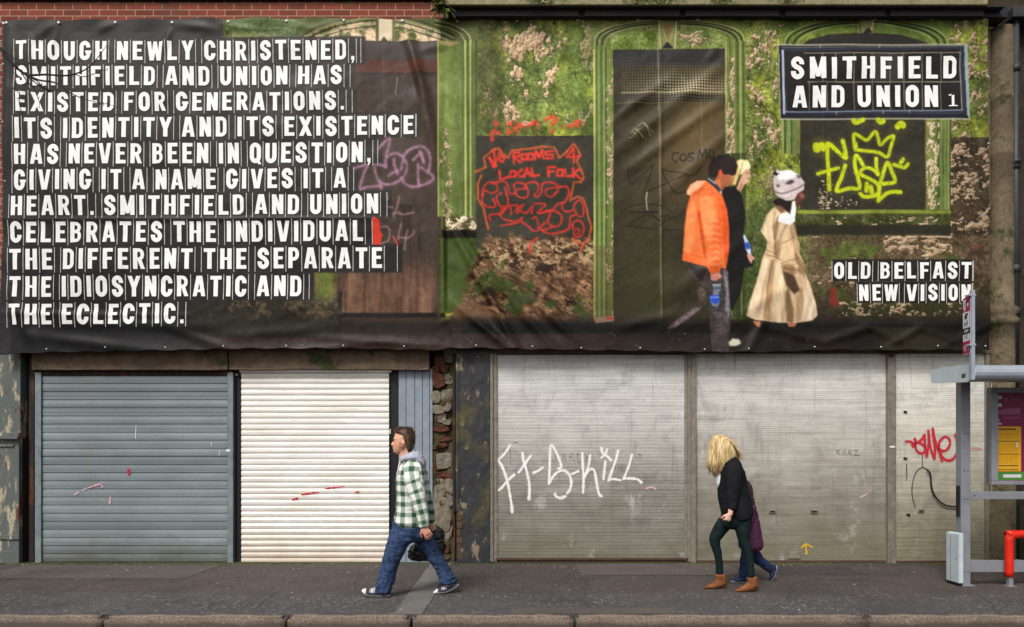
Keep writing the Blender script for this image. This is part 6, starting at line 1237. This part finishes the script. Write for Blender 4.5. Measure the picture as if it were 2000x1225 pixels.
def mat_cloth(name, a, b, scale=7, weave=320, bump=.2, rough=.85, spec=.2, fine=.4):
    t = NT(name, rough, spec); f = t.noise(scale, 5, .6); g = t.noise(weave, 2)
    c = t.ramp(f, [(.3, C(*a)), (.7, C(*b))]); c = t.mix(fine, c, t.ramp(g, [(.3, .55), (.65, 1.0)]), 'MULTIPLY'); t.col(c); t.bump(g, bump, .002); return t.m
M['denim'] = mat_cloth('blue_denim', (30, 43, 70), (64, 84, 120), 22); M['navy'] = mat_cloth('navy_denim', (26, 36, 66), (44, 58, 92), 6); M['blazer'] = mat_cloth('black_wool', (15, 15, 18), (26, 26, 30), 6, bump=.15)
M['legging'] = mat_cloth('dark_green_denim', (10, 25, 26), (20, 40, 40), 8); M['suede'] = mat_cloth('tan_suede', (104, 62, 36), (150, 94, 56), 14, 200); M['hoodie'] = mat_cloth('grey_marl', (158, 158, 176), (196, 196, 210), 40, 200)
M['blouse'] = mat_cloth('white_cotton', (228, 228, 232), (244, 244, 246), 10); M['heel'] = plain('boot_heel', C(84, 48, 26), .6)
t = NT('quilted_purple', .6, .35); x, y, z = t.sep(); d1 = t.math('PINGPONG', t.math('MULTIPLY', t.math('ADD', x, z), 22), .5); d2 = t.math('PINGPONG', t.math('MULTIPLY', t.math('SUBTRACT', x, z), 22), .5)
q = t.math('MINIMUM', d1, d2); t.col(t.mix(t.ramp(q, [(0, .75), (.12, 0.)]), C(92, 40, 78), C(44, 16, 38))); t.bump(t.ramp(q, [(0, 0.), (.35, 1.)]), .7, .012); M['quilt'] = t.m
M['pinkhem'] = mat_cloth('pink_lining', (170, 40, 110), (196, 64, 134)); M['bag'] = plain('black_plastic', C(20, 20, 23), .28, .5, 0, .1, 20, .3)
M['string'] = plain('white_cord', C(232, 228, 220), .8)
def mat_hair(name, a, b, c):
    t = NT(name, .45, .4); f = t.noise(42, 4, .7, t.mp((1, 1, .10))); t.col(t.ramp(f, [(.3, C(*a)), (.5, C(*b)), (.68, C(*c))])); t.bump(t.noise(60, 3, .7, t.mp((1, 1, .1))), .4, .006); return t.m
M['blond'] = mat_hair('blonde_hair', (104, 76, 44), (206, 174, 118), (250, 234, 192)); M['brown'] = mat_hair('brown_hair', (40, 26, 18), (74, 52, 36), (112, 82, 56)); M['dkbrown'] = mat_hair('dark_brown_hair', (24, 16, 12), (40, 28, 22), (66, 46, 34))
M['plaid'] = mat_attr('plaid_flannel', .85, .2, .15); M['shoe'] = mat_attr('canvas_shoe', .7, .3, .1)
M['eyew'] = plain('eye_white', C(226, 222, 216), .25, .5, 0, .02, 9, 0)
def strand(mb, pts, r, n=4): mb.tube(pts, [r*(1-.75*k/(len(pts)-1)) for k in range(len(pts))], n)

# ---------------- the man
G = Fig(185.0); man = thing('person', G.pt(800, 1162.4), 'man striding left in a green checked shirt with grey hood, blue jeans and canvas shoes', 'person', 'people walking on the pavement')
hip = [((771, 1012), (829, 1020), .17), ((767, 1026), (836, 1034), .178), ((765, 1040), (838, 1046), .17)]
legA = [((765, 1034), (818, 1046), .10), ((761, 1052), (801, 1063), .098), ((756.5, 1070), (790, 1081), .090), ((750.5, 1090), (782, 1099), .082), ((746, 1110), (776.5, 1116), .079), ((741.5, 1130), (770.5, 1136), .080), ((737, 1146), (766, 1153), .083)]
legB = [((795, 1044), (842, 1038), .10), ((808, 1057), (844, 1050), .098), ((822, 1074), (851, 1067), .090), ((834, 1094), (863, 1086), .082), ((846, 1114), (874.5, 1106), .078), ((856, 1130), (884, 1123), .080), ((862, 1143), (890, 1137), .082)]
tor = [((788, 902), (818, 899), .11), ((781, 911), (826, 906), .18), ((775.5, 925), (830, 921), .215), ((773.5, 945), (831, 943), .215), ((775, 970), (830, 970), .20), ((774, 995), (829.5, 996), .195), ((771, 1010), (828.5, 1017), .20), ((770, 1017), (827.5, 1029), .205)]
slv = [((797, 903), (822, 902), .05, -.14), ((791, 915), (827, 911), .066, -.185), ((792, 932), (831, 929), .068, -.215), ((799, 952), (834, 948), .064, -.228), ((808, 972), (837, 968), .059, -.235), ((815, 992), (840, 988), .054, -.24), ((821, 1010), (842.5, 1006), .048, -.24), ((824, 1024), (843.5, 1021), .043, -.24)]
mir = lambda rr_, dx=1: [((a[0]+dx, a[1]), (b[0]+dx, b[1]), h, -y) for a, b, h, y in rr_]
mb = MB()
head = [((781, 838), (799, 838), .035), ((774.5, 841.5), (804.5, 841), .056), ((772, 846), (807, 846), .068), ((770.6, 852), (808, 852), .0745), ((768.6, 857), (808, 857), .076), ((769.6, 861), (807.5, 861), .075), ((768.6, 866), (806.5, 866), .073), ((768.4, 870), (804.5, 870), .070), ((768.6, 874), (802, 874), .064), ((768.6, 878), (799, 878), .057), ((769.2, 882), (797, 882), .047), ((772, 885.5), (795, 885), .034)]
G.loft(mb, [(a, b, h) for a, b, h in head], 0, 28)
G.loft(mb, [((769.5, 859.5), (773, 859.5), .009), ((766.3, 864), (772, 864), .012), ((763.2, 868), (772, 868.5), .017), ((766, 870.6), (772, 871), .015)], 0, 12)
for yy in (-.012, .012): G.ball(mb, 766.2, 869, yy, .008, .009, .008)
G.ball(mb, 768.2, 874, 0, .010, .021, .0045); G.ball(mb, 768.4, 876.8, 0, .010, .019, .005); G.ball(mb, 771, 882, 0, .017, .02, .014); G.ball(mb, 770.4, 857.3, -.03, .012, .022, .006); G.ball(mb, 770.4, 857.3, .03, .012, .022, .006)
for sg in (-1, 1):  # ears
    G.ball(mb, 788.8, 867.5, sg*.078, .021, .011, .028); G.ball(mb, 791.2, 865.5, sg*.088, .013, .009, .021); G.ball(mb, 787, 873, sg*.081, .011, .009, .013)
G.loft(mb, [((783, 876), (802, 872), .052), ((779.5, 886), (804, 884), .054), ((779.5, 894), (806, 892), .060), ((781, 902), (812, 898), .085)], 0, 22)
for rr_ in (tor[1:], hip): G.loft(mb, rr_, 0, 22, .86)
G.loft(mb, legA, -.085, 18, .66); G.loft(mb, legB, .085, 18, .66); G.loft(mb, slv, 0, 16, .7); G.loft(mb, mir(slv), 0, 16, .7)
G.loft(mb, [((740, 1150), (762, 1150), .04), ((738, 1158), (762, 1159), .036)], -.085); G.loft(mb, [((866, 1146), (888, 1142), .04), ((862, 1156), (886, 1148), .036)], .085)
hand(mb, G.pt(832.5, 1024, -.24), (.50, .03, -.86), (-.86, -.2, -.5), (.1, .95, .2), 1.02, (14, 24, 18)); hand(mb, G.pt(835, 1024, .24), (.35, 0, -.93), (-.9, .2, -.3), (0, -1, 0), 1.0, (50, 60, 40))
def man_skin(co, nr):
    px = co[:, 0]*G.s+1000; py = HZ-(co[:, 2]-CH)*G.s; c = np.tile(SKIN, (len(co), 1)); y = co[:, 1]-G.Y
    def mixin(m, col): 
        c[:] = c*(1-m[:, None])+lin(col)*m[:, None]
    mixin(np.exp(-((px-775)/6)**2-((py-868)/5)**2)*.45, (214, 128, 104)); stub = st(867, 877, py)*(1-st(886, 892, py))*st(768, 780, px)*(1-st(790, 797, px)); mixin(stub*.45, (150, 104, 84)); mixin(np.clip(st(778, 784, px)*(1-st(786, 789, px))*st(860, 866, py)*(1-st(874, 880, py)), 0, 1)*.5, (110, 72, 52))
    mixin(np.exp(-((px-768)/2.4)**2-((py-875.4)/2.0)**2)*.8, (186, 92, 84)); mixin(np.exp(-((px-788)/3)**2-((py-868)/4)**2)*(np.abs(y) > .07)*.45, (206, 112, 88)); mixin(np.exp(-((px-788)/1.6)**2-((py-868)/2.2)**2)*(np.abs(y) > .07)*.6, (130, 60, 44))
    mixin(np.exp(-((px-770.5)/2.5)**2-((py-860.6)/1.5)**2)*.6, (150, 98, 80)); mixin((st(1026, 1036, py)*(y < -.2))*.35, (206, 110, 96))
    return c
fuse(mb, 'body', M['skin'], man, .0052, 3, None, None, man_skin)
mb = MB()
for yy in (-.036, .036): G.ball(mb, 773.0, 861.6, yy, .011, .012, .006)
mb.build('eyes', M['eyew'], man); mb = MB()
for yy in (-.037, .037): G.ball(mb, 771.3, 861.6, yy, .005, .008, .0055)
mb.build('irises', M['dkbrown'], man)
mb = MB()
for yy in (-.034, .034): G.ball(mb, 769.6, 857.0, yy, .009, .02, .0042)
mb.build('eyebrows', M['brown'], man)
# hair
mb = MB(); hr = [((780, 836.5), (799, 836.5), .040), ((773, 840), (806, 840), .062), ((771.2, 844.5), (808.8, 845), .0735), ((773, 848), (809.5, 849), .078), ((780, 853), (809.6, 854), .079), ((781.5, 858), (809.4, 859), .0795), ((782.5, 862), (808.6, 864), .078), ((791.5, 867), (807.6, 869), .0765), ((793, 872), (805.6, 874), .071), ((794.5, 877), (803.5, 879), .062), ((796.5, 881), (801.5, 882), .05)]
G.loft(mb, hr, 0, 28)
r = random.Random(3)
for i in range(1300):
    k = r.random(); j = min(len(hr)-2, int(k**1.5*(len(hr)-1))); a = r.uniform(0, 6.283); h0_, h1_ = hr[j], hr[j+1]; f = r.random()
    fx = h0_[0][0]*(1-f)+h1_[0][0]*f; bx = h0_[1][0]*(1-f)+h1_[1][0]*f; py = (h0_[0][1]*(1-f)+h1_[0][1]*f); hy = h0_[2]*(1-f)+h1_[2]*f
    p = G.pt((fx+bx)/2+(bx-fx)/2*math.cos(a)*.97, py, hy*.97*math.sin(a)); c0 = G.pt(790, 858, 0); d = (p-c0).normalized(); up = max(0, 1-j/4)
    d = (d*.7+Vector((.25-.3*up, 0, .9*up-.35*(1-up)))+Vector((r.uniform(-.3, .3), r.uniform(-.3, .3), 0))).normalized(); strand(mb, [p-d*.006, p+d*r.uniform(.008, .014), p+d*r.uniform(.016, .030)+Vector((r.uniform(-.004, .004), 0, 0))], .0022)
mb.build('hair', M['brown'], man)
# shirt
mb = MB(); G.loft(mb, tor, 0, 26); G.loft(mb, slv, 0, 18); G.loft(mb, mir(slv), 0, 18)
ax = [(G.pt((a[0]+b[0])/2, (a[1]+b[1])/2, y)) for a, b, h, y in slv]
def plaid(co, nr):
    x, y, z = co[:, 0], co[:, 1]-G.Y, co[:, 2]; xc = G.pt(801, 0).x
    u = np.arctan2(y, x-xc)*.17+.013; v = z+.02*(x-xc); best = np.full(len(co), 9.); L = 0
    for a, b in zip(ax[:-1], ax[1:]):
        d = b-a; ln = d.length; d = d/ln; rx = co-np.array(a); tt = np.clip(rx@np.array(d), -.02, ln+.02); q = rx-tt[:, None]*np.array(d); ds = np.linalg.norm(q*np.array((1, 1, 1)), axis=1)
        m = (ds < best) & (y < -.165+.04*st(1.0, 1.35, z)); side = np.array((d.z, 0, -d.x)); best = np.where(m, ds, best); u = np.where(m & (ds < .085), q@side+.03, u); v = np.where(m & (ds < .085), -(L+tt), v); L += ln
    ps = .108; fu = np.mod(u/ps, 1); fv = np.mod(v/ps+.25, 1); e = .03
    def band(f): return st(.0, e, f)*(1-st(.43, .43+e, f))
    k = band(fu)+band(fv); c0, c1, c2 = lin((238, 236, 226)), lin((150, 168, 152)), lin((58, 86, 70)); t_ = np.clip(k, 0, 1)[:, None]; s_ = np.clip(k-1, 0, 1)[:, None]
    return (c0*(1-t_)+c1*t_)*(1-s_)+c2*s_
fuse(mb, 'checked_shirt', M['plaid'], man, .0065, 3, folds(.0055, 9, 7, 301, .8), None, plaid)
mb = MB(); G.loft(mb, [((782, 896), (786, 903), .07), ((788, 889.5), (792, 903), .10), ((797, 885), (800, 903), .122), ((808, 881), (810, 903), .130), ((818, 882.5), (818, 905), .125), ((825, 889), (824, 910), .11), ((831, 900), (827, 915), .085), ((832, 908), (829, 916), .05)], 0, 22)
fuse(mb, 'hood', M['hoodie'], man, .006, 3, folds(.006, 14, 10, 311, .2)); mb = MB(); mb.tube(smooth_path([G.pt(784, 899, -.075), G.pt(782, 908, -.10), G.pt(781, 918, -.125), G.pt(779, 927, -.14)], 4), .005, 6); mb.build('hood_cord', M['string'], man)
mb = MB(); G.loft(mb, hip, 0, 26); G.loft(mb, legA, -.085, 22); G.loft(mb, legB, .085, 22)
def jean_f(co):
    f = folds(.0095, 6, 9, 321, -.9)(co)+folds(.0042, 15, 26, 327, -.5)(co); z = co[:, 2]; low = 1-st(.1, .3, z); return f*(1+.7*low)
fuse(mb, 'jeans', M['denim'], man, .007, 4, jean_f)
shA = [((710.5, 1149), (711, 1153.5), .022), ((714.5, 1146.5), (716.5, 1159), .042), ((723, 1147), (724, 1161.6), .049), ((732, 1145.5), (734, 1162.4), .048), ((744, 1140), (746, 1162.6), .043), ((756, 1142), (757, 1162.6), .039), ((763, 1148), (763, 1162), .032)]
shB = [((845.3, 1159), (845.5, 1162), .022), ((849, 1155), (850.5, 1162.6), .042), ((857, 1151), (859, 1162.6), .049), ((866, 1147), (869, 1161.5), .048), ((876, 1142), (880, 1157), .043), ((886, 1140), (890, 1151), .039), ((892, 1141), (894.5, 1147), .032)]
def shoe_col(rr_, toe):
    def fn(co, nr):
        px = co[:, 0]*G.s+1000; py = HZ-(co[:, 2]-CH)*G.s; xs = [b[0] for a, b, h in rr_]; bot = np.interp(px, xs, [b[1] for a, b, h in rr_]); d = bot-py
        c = np.tile(lin((46, 56, 76)), (len(co), 1)); w1 = lin((232, 228, 220)); m = np.clip(1-st(3.6, 4.6, d)+(1-st(toe+8, toe+9.5, px)), 0, 1)[:, None]; c = c*(1-m)+w1*m
        lace = (np.mod((px-toe)*.36, 1) < .45)*st(toe+15, toe+16, px)*(1-st(toe+27, toe+28, px))*st(8, 9.5, d); return c*(1-lace[:, None])+w1*lace[:, None]
    return fn
for rr_, y, toe in ((shA, -.085, 710), (shB, .085, 845)):
    mb = MB(); G.loft(mb, rr_, y, 20); fuse(mb, 'shoe', M['shoe'], man, .0045, 2, None, None, shoe_col(rr_, toe))

bag = thing('carrier_bag', G.pt(828, 1100, .30), 'black plastic bag hanging from the far hand of the man in the checked shirt', 'bag')
mb = MB(); G.loft(mb, [((836, 1036), (850, 1034), .03), ((828, 1046), (860, 1041), .05), ((812, 1060), (864, 1058), .075), ((796, 1074), (866, 1077), .085), ((787, 1088), (863, 1090), .085), ((792, 1099), (852, 1099), .065)], .30, 24)
fuse(mb, 'sack', M['bag'], bag, .008, 3, folds(.013, 9, 12, 331, .9)); mb = MB(); mb.tube(smooth_path([G.pt(838, 1031, .25), G.pt(836, 1040, .27), G.pt(834, 1050, .29)], 4), .008, 8); mb.tube(smooth_path([G.pt(845, 1033, .25), G.pt(848, 1040, .28), G.pt(850, 1048, .30)], 4), .008, 8)
mb.build('handle', M['bag'], bag); mb = MB(); mb.tube(smooth_path([G.pt(806, 1052, .215), G.pt(804, 1066, .212), G.pt(800, 1082, .212)], 4), .004, 6); mb.build('drawstring', M['string'], bag)

# ---------------- the woman
G = Fig(178.7); wo_ = thing('person', G.pt(1430, 1153), 'blonde woman stepping left in a black blazer, dark green trousers and tan ankle boots', 'person', 'people walking on the pavement')
tor = [((1414, 892), (1438, 895), .08), ((1405, 905), (1445, 902), .155), ((1401.5, 922), (1453, 922), .182), ((1402, 948), (1459.5, 948), .172), ((1403.5, 970), (1464, 967), .172), ((1407, 990), (1468, 985), .185), ((1411, 1006), (1471, 1001), .198), ((1419, 1015), (1468, 1008), .20)]
slv = [((1413, 903), (1439, 902), .05, -.125), ((1408.5, 917), (1440, 917), .056, -.168), ((1407.5, 935), (1438, 937), .053, -.186), ((1408.5, 955), (1434, 958), .048, -.195), ((1409.5, 972), (1430, 975), .044, -.20), ((1411, 988), (1426.5, 992), .039, -.205)]
hip = [((1411, 1000), (1468, 998), .172), ((1408, 1012), (1466, 1010), .172), ((1408, 1022), (1463, 1020), .16)]
legF = [((1407, 1013), (1440, 1024), .098), ((1398, 1028), (1431, 1034), .090), ((1391, 1043), (1420, 1047), .077), ((1387.6, 1055), (1411.5, 1057), .065), ((1391, 1066), (1411, 1067), .058), ((1397.5, 1083), (1414, 1080), .057), ((1401, 1104), (1416.8, 1102), .051), ((1402.5, 1128), (1417.5, 1128), .043)]
legN = [((1427, 1015), (1466, 1013), .10), ((1431, 1034), (1461, 1032), .092), ((1435, 1050), (1460.5, 1048), .078), ((1442, 1066), (1461.5, 1062), .066), ((1448.5, 1084), (1466, 1080), .059), ((1453, 1104), (1468.5, 1101), .051), ((1455, 1131), (1470, 1130), .043)]
bootF = [((1379.8, 1149.5), (1380, 1152), .014), ((1387, 1145), (1388, 1153), .034), ((1396, 1140.5), (1398, 1153), .042), ((1404, 1133), (1408, 1151), .043), ((1411, 1129), (1417, 1148), .042)]
shaft = [((1400.8, 1126), (1421.8, 1126), .049), ((1402, 1134), (1422.6, 1134), .045), ((1405, 1142), (1424, 1141.5), .038)]
heel = [((1413.5, 1140), (1424, 1140), .033), ((1415.5, 1146), (1422.5, 1146), .023), ((1416, 1151), (1420.5, 1151), .017), ((1415.8, 1152.8), (1420.5, 1152.8), .017)]
off = lambda rr_, dx, dy: [((a[0]+dx, a[1]+dy), (b[0]+dx, b[1]+dy), h) for a, b, h in rr_]
mb = MB()
hd = [((1401, 855), (1412, 854), .03), ((1396, 860), (1418, 859), .058), ((1394, 867), (1422, 865), .072), ((1393, 874), (1424, 871), .075), ((1393, 882), (1424, 878), .07), ((1394, 890), (1422, 884), .06), ((1396, 897), (1418, 889), .045), ((1398, 901), (1412, 893), .028)]
G.loft(mb, hd, 0, 24); G.loft(mb, [((1393, 878), (1397, 878), .009), ((1390, 886), (1396, 886), .014), ((1393, 889), (1397, 889), .013)], 0, 12); G.ball(mb, 1394.5, 894, 0, .008, .018, .006)
for sg in (-1, 1): G.ball(mb, 1412, 878, sg*.070, .017, .009, .025)
G.loft(mb, [((1408, 882), (1426, 880), .046), ((1409, 892), (1431, 890), .048), ((1410, 902), (1436, 898), .06)], 0, 20)
for rr_ in (tor[1:], hip): G.loft(mb, rr_, 0, 22, .85)
G.loft(mb, legF, .082, 16, .8); G.loft(mb, legN, -.082, 16, .8); G.loft(mb, slv, 0, 16, .72); far = [((a[0]+10, a[1]), (b[0]+10, b[1]), h, -y) for a, b, h, y in slv]; G.loft(mb, far, 0, 16, .72)
G.loft(mb, [((1411.5, 984), (1424.5, 986), .030), ((1411, 996), (1420.5, 998), .027), ((1410, 1002), (1419, 1004), .025)], -.206, 16); hand(mb, G.pt(1414.2, 1000, -.206), (-.32, 0, -.95), (-.9, -.25, .3), (.25, .95, -.1), .88, (60, 80, 50)); hand(mb, G.pt(1430, 996, .21), (.3, 0, -.95), (-.9, .2, -.3), (0, -1, 0), .88, (30, 30, 25))
def fair(co, nr): return np.tile(lin((230, 182, 160)), (len(co), 1))
fuse(mb, 'body', M['skin'], wo_, .0055, 3, None, None, fair)
mb = MB(); G.loft(mb, tor, 0, 26); G.loft(mb, slv, 0, 18); G.loft(mb, far, 0, 18); G.loft(mb, [((1410.2, 984), (1426.8, 988), .043), ((1410.8, 989), (1426.4, 993), .043)], -.205, 18)
fuse(mb, 'blazer', M['blazer'], wo_, .0065, 3, folds(.005, 8, 8, 401, .7))
mb = MB(); G.loft(mb, [((1400, 920), (1430, 918), .10), ((1397.8, 930), (1430, 930), .09), ((1399.2, 945), (1430, 945), .08), ((1402.5, 955), (1430, 955), .07)], 0, 22); fuse(mb, 'blouse', M['blouse'], wo_, .006, 3)
mb = MB(); G.loft(mb, hip, 0, 24, .98); G.loft(mb, legF, .082, 20, .93); G.loft(mb, legN, -.082, 20, .93); fuse(mb, 'trousers', M['legging'], wo_, .006, 3, folds(.003, 9, 16, 411, -.6))
for dx, dy, y in ((0, 0, .082), (52.5, .4, -.082)):
    mb = MB(); G.loft(mb, off(bootF, dx, dy), y, 18); G.loft(mb, off(shaft, dx, dy), y, 18); bt = fuse(mb, 'ankle_boot', M['suede'], wo_, .005, 3, folds(.003, 14, 24, 421)); mb = MB(); G.loft(mb, off(heel, dx, dy), y, 14); mb.build('heel', M['heel'], bt)
# hair: a soft mass with loose locks over it
mb = MB(); hm = [((1397, 851), (1412, 850.5), .045), ((1392, 856), (1421, 855), .084), ((1388, 866), (1430, 865), .100), ((1385, 879), (1436, 878), .106), ((1384, 892), (1436, 890), .106), ((1383, 903), (1431, 902), .102), ((1386, 913), (1426, 911), .09), ((1392, 921), (1414, 920), .068), ((1398, 927), (1408, 928), .035)]
G.loft(mb, [((a[0]+2.2, a[1]+1), (b[0]-2.2, b[1]-1 if k > 6 else b[1]+.6), h*.94) for k, (a, b, h) in enumerate(hm)], 0, 26); o_ = fuse(mb, 'hair', M['blond'], wo_, .007, 3, folds(.010, 16, 2.2, 431, .1))
mb = MB(); r = random.Random(8); crown = G.pt(1406, 850.5, 0)
hm2 = hm
for i in range(1150):
    a = r.uniform(0, 6.283); k = r.uniform(.55, 1.0); pts = []; jx, jz = r.gauss(0, 1.2), r.uniform(0, 1); nend = r.randint(5, len(hm)-1); a += 0
    for j in range(0, nend+1):
        (fa, ba, hy) = hm[j]; cx = (fa[0]+ba[0])/2; rx = (ba[0]-fa[0])/2*1.03+jx*.25*(j/4); aa = a+.18*math.sin(j*.9+jz*6)*(j/6)
        pts.append(G.pt(cx+(rx+r.gauss(0, .5)*(1 if j > 2 else .3))*math.cos(aa), (fa[1]+ba[1])/2+r.uniform(-.4, .4), hy*1.05*math.sin(aa)+r.uniform(-.004, .004)))
    e = pts[-1]-pts[-2]; pts.append(pts[-1]+e*r.uniform(.3, 1.1)+Vector((r.uniform(-.012, .012), 0, -.008))); strand(mb, smooth_path(pts, 2), r.uniform(.0024, .0048), 4)
for i in range(60):
    y = r.uniform(-.1, .05); q = [G.pt(1422+r.uniform(-4, 4), 862+r.uniform(-4, 4), y), G.pt(1433, 874+r.uniform(-3, 3), y*1.1), G.pt(1440, 884+r.uniform(-3, 3), y*1.1), G.pt(1445+r.uniform(-4, 2), 892+r.uniform(-3, 4), y*1.1), G.pt(1444+r.uniform(-6, 2), 897+r.uniform(-2, 4), y*1.1)]; strand(mb, smooth_path(q, 3), .004, 4)
for i in range(70):
    y = r.uniform(-.09, .06); x0 = r.uniform(1384, 1404); q = [G.pt(x0+4, 880, y), G.pt(x0, 896, y), G.pt(x0-2, 908, y), G.pt(x0+r.uniform(0, 8), 920+r.uniform(-4, 9), y)]; strand(mb, smooth_path(q, 3), .004, 4)
mb.build('hair_locks', M['blond'], wo_)

# ---------------- the child
G = Fig(168.0); ch = thing('person', G.pt(1470, 1137), 'small child in a purple quilted coat and navy trousers, half hidden behind the blonde woman', 'person', 'people walking on the pavement')
coat = [((1449, 984), (1473, 984), .09), ((1446, 1000), (1478, 1000), .13), ((1445, 1020), (1482.5, 1019), .14), ((1444, 1042), (1486, 1041), .145), ((1443, 1060), (1489, 1058), .15), ((1443, 1068), (1490.5, 1066), .15)]
lf = [((1447, 1064), (1472, 1064), .075), ((1443, 1088), (1463, 1088), .066), ((1441, 1108), (1459, 1108), .06), ((1440, 1128), (1456, 1128), .055)]; lb_ = [((1458, 1064), (1483, 1062), .075), ((1466, 1086), (1487, 1078), .068), ((1474, 1099), (1494, 1089), .06), ((1490, 1110), (1503, 1097), .054), ((1504, 1120), (1516, 1106), .048)]
hd = [((1443, 942), (1461, 942), .045), ((1439, 949), (1466, 949), .068), ((1438, 958), (1468, 957), .075), ((1438.5, 967), (1466, 966), .068), ((1440, 974), (1462, 973), .05), ((1443, 978), (1458, 977), .032)]
mb = MB(); G.loft(mb, hd, 0, 22); G.loft(mb, [((1438.5, 957), (1442, 957), .008), ((1435.5, 962.5), (1441, 962.5), .011), ((1438, 965), (1442, 965), .01)], 0, 10); G.loft(mb, [((1446, 972), (1462, 970), .036), ((1447, 984), (1466, 982), .045)], 0, 18); G.loft(mb, coat, 0, 20, .85); G.loft(mb, lf, -.06, 16, .8); G.loft(mb, lb_, .06, 16, .8)
for sg in (-1, 1):
    G.ball(mb, 1453, 960, sg*.073, .014, .008, .02); G.loft(mb, [((1452, 990), (1468, 990), .035), ((1450, 1010), (1464, 1010), .032), ((1447, 1030), (1459, 1030), .026)], sg*.14, 14, .8); hand(mb, G.pt(1452, 1030, sg*.145), (-.2, 0, -.98), (-.95, 0, .2), (0, -sg, 0), .6, (30, 40, 30))
fuse(mb, 'body', M['skin'], ch, .0055, 3, None, None, fair)
mb = MB(); G.loft(mb, coat, 0, 24); 
for sg in (-1, 1): G.loft(mb, [((1450, 988), (1470, 988), .045), ((1448, 1008), (1466, 1008), .045), ((1445, 1028), (1461, 1028), .038)], sg*.14, 16)
fuse(mb, 'quilted_coat', M['quilt'], ch, .007, 3, folds(.004, 10, 10, 501)); mb = MB(); G.loft(mb, [((1446, 1062), (1482, 1060), .13), ((1447, 1071), (1482, 1069), .13)], 0, 22); fuse(mb, 'coat_lining', M['pinkhem'], ch, .006, 2)
mb = MB(); G.loft(mb, lf, -.06, 18); G.loft(mb, lb_, .06, 18); G.loft(mb, [((1447, 1056), (1482, 1054), .12), ((1446, 1066), (1483, 1064), .12)], 0, 20); fuse(mb, 'trousers', M['navy'], ch, .006, 3, folds(.005, 11, 16, 511, -.8))
mb = MB(); G.loft(mb, [((1444, 940), (1462, 941), .052), ((1439.5, 947), (1467, 948), .076), ((1441, 957), (1470, 958), .083), ((1446, 968), (1471, 970), .088), ((1448, 984), (1474.5, 986), .09), ((1450, 998), (1477, 1000), .08), ((1454, 1008), (1474, 1007), .055)], 0, 22); fuse(mb, 'hair', M['dkbrown'], ch, .006, 3, folds(.007, 18, 3, 521, .1))
sF = [((1424.6, 1130.5), (1425, 1135), .02), ((1431, 1127.5), (1431.5, 1136.8), .036), ((1441, 1124.5), (1441, 1136.8), .038), ((1452, 1124), (1452.5, 1136.8), .034), ((1457, 1128), (1457, 1136), .026)]; sB = [((1506.5, 1133), (1511, 1136.6), .02), ((1506, 1126), (1515, 1131), .036), ((1507.5, 1117), (1518.5, 1122.5), .037), ((1511, 1108), (1521.5, 1112.5), .034), ((1514, 1104), (1521, 1107.5), .026)]
def kid_shoe(rr_):
    def fn(co, nr):
        px = co[:, 0]*G.s+1000; py = HZ-(co[:, 2]-CH)*G.s; d = np.full(len(co), 99.); P_ = [b for a, b, h in rr_]
        for a, b in zip(P_[:-1], P_[1:]):
            vx, vy = b[0]-a[0], b[1]-a[1]; t_ = np.clip(((px-a[0])*vx+(py-a[1])*vy)/(vx*vx+vy*vy), 0, 1); d = np.minimum(d, np.hypot(px-a[0]-t_*vx, py-a[1]-t_*vy))
        m = (1-st(2.2, 3.0, d))[:, None]; return lin((30, 40, 68))*(1-m)+lin((214, 224, 232))*m
    return fn
for rr_, y in ((sF, -.06), (sB, .06)): mb = MB(); G.loft(mb, rr_, y, 18); fuse(mb, 'shoe', M['shoe'], ch, .0045, 2, None, None, kid_shoe(rr_))
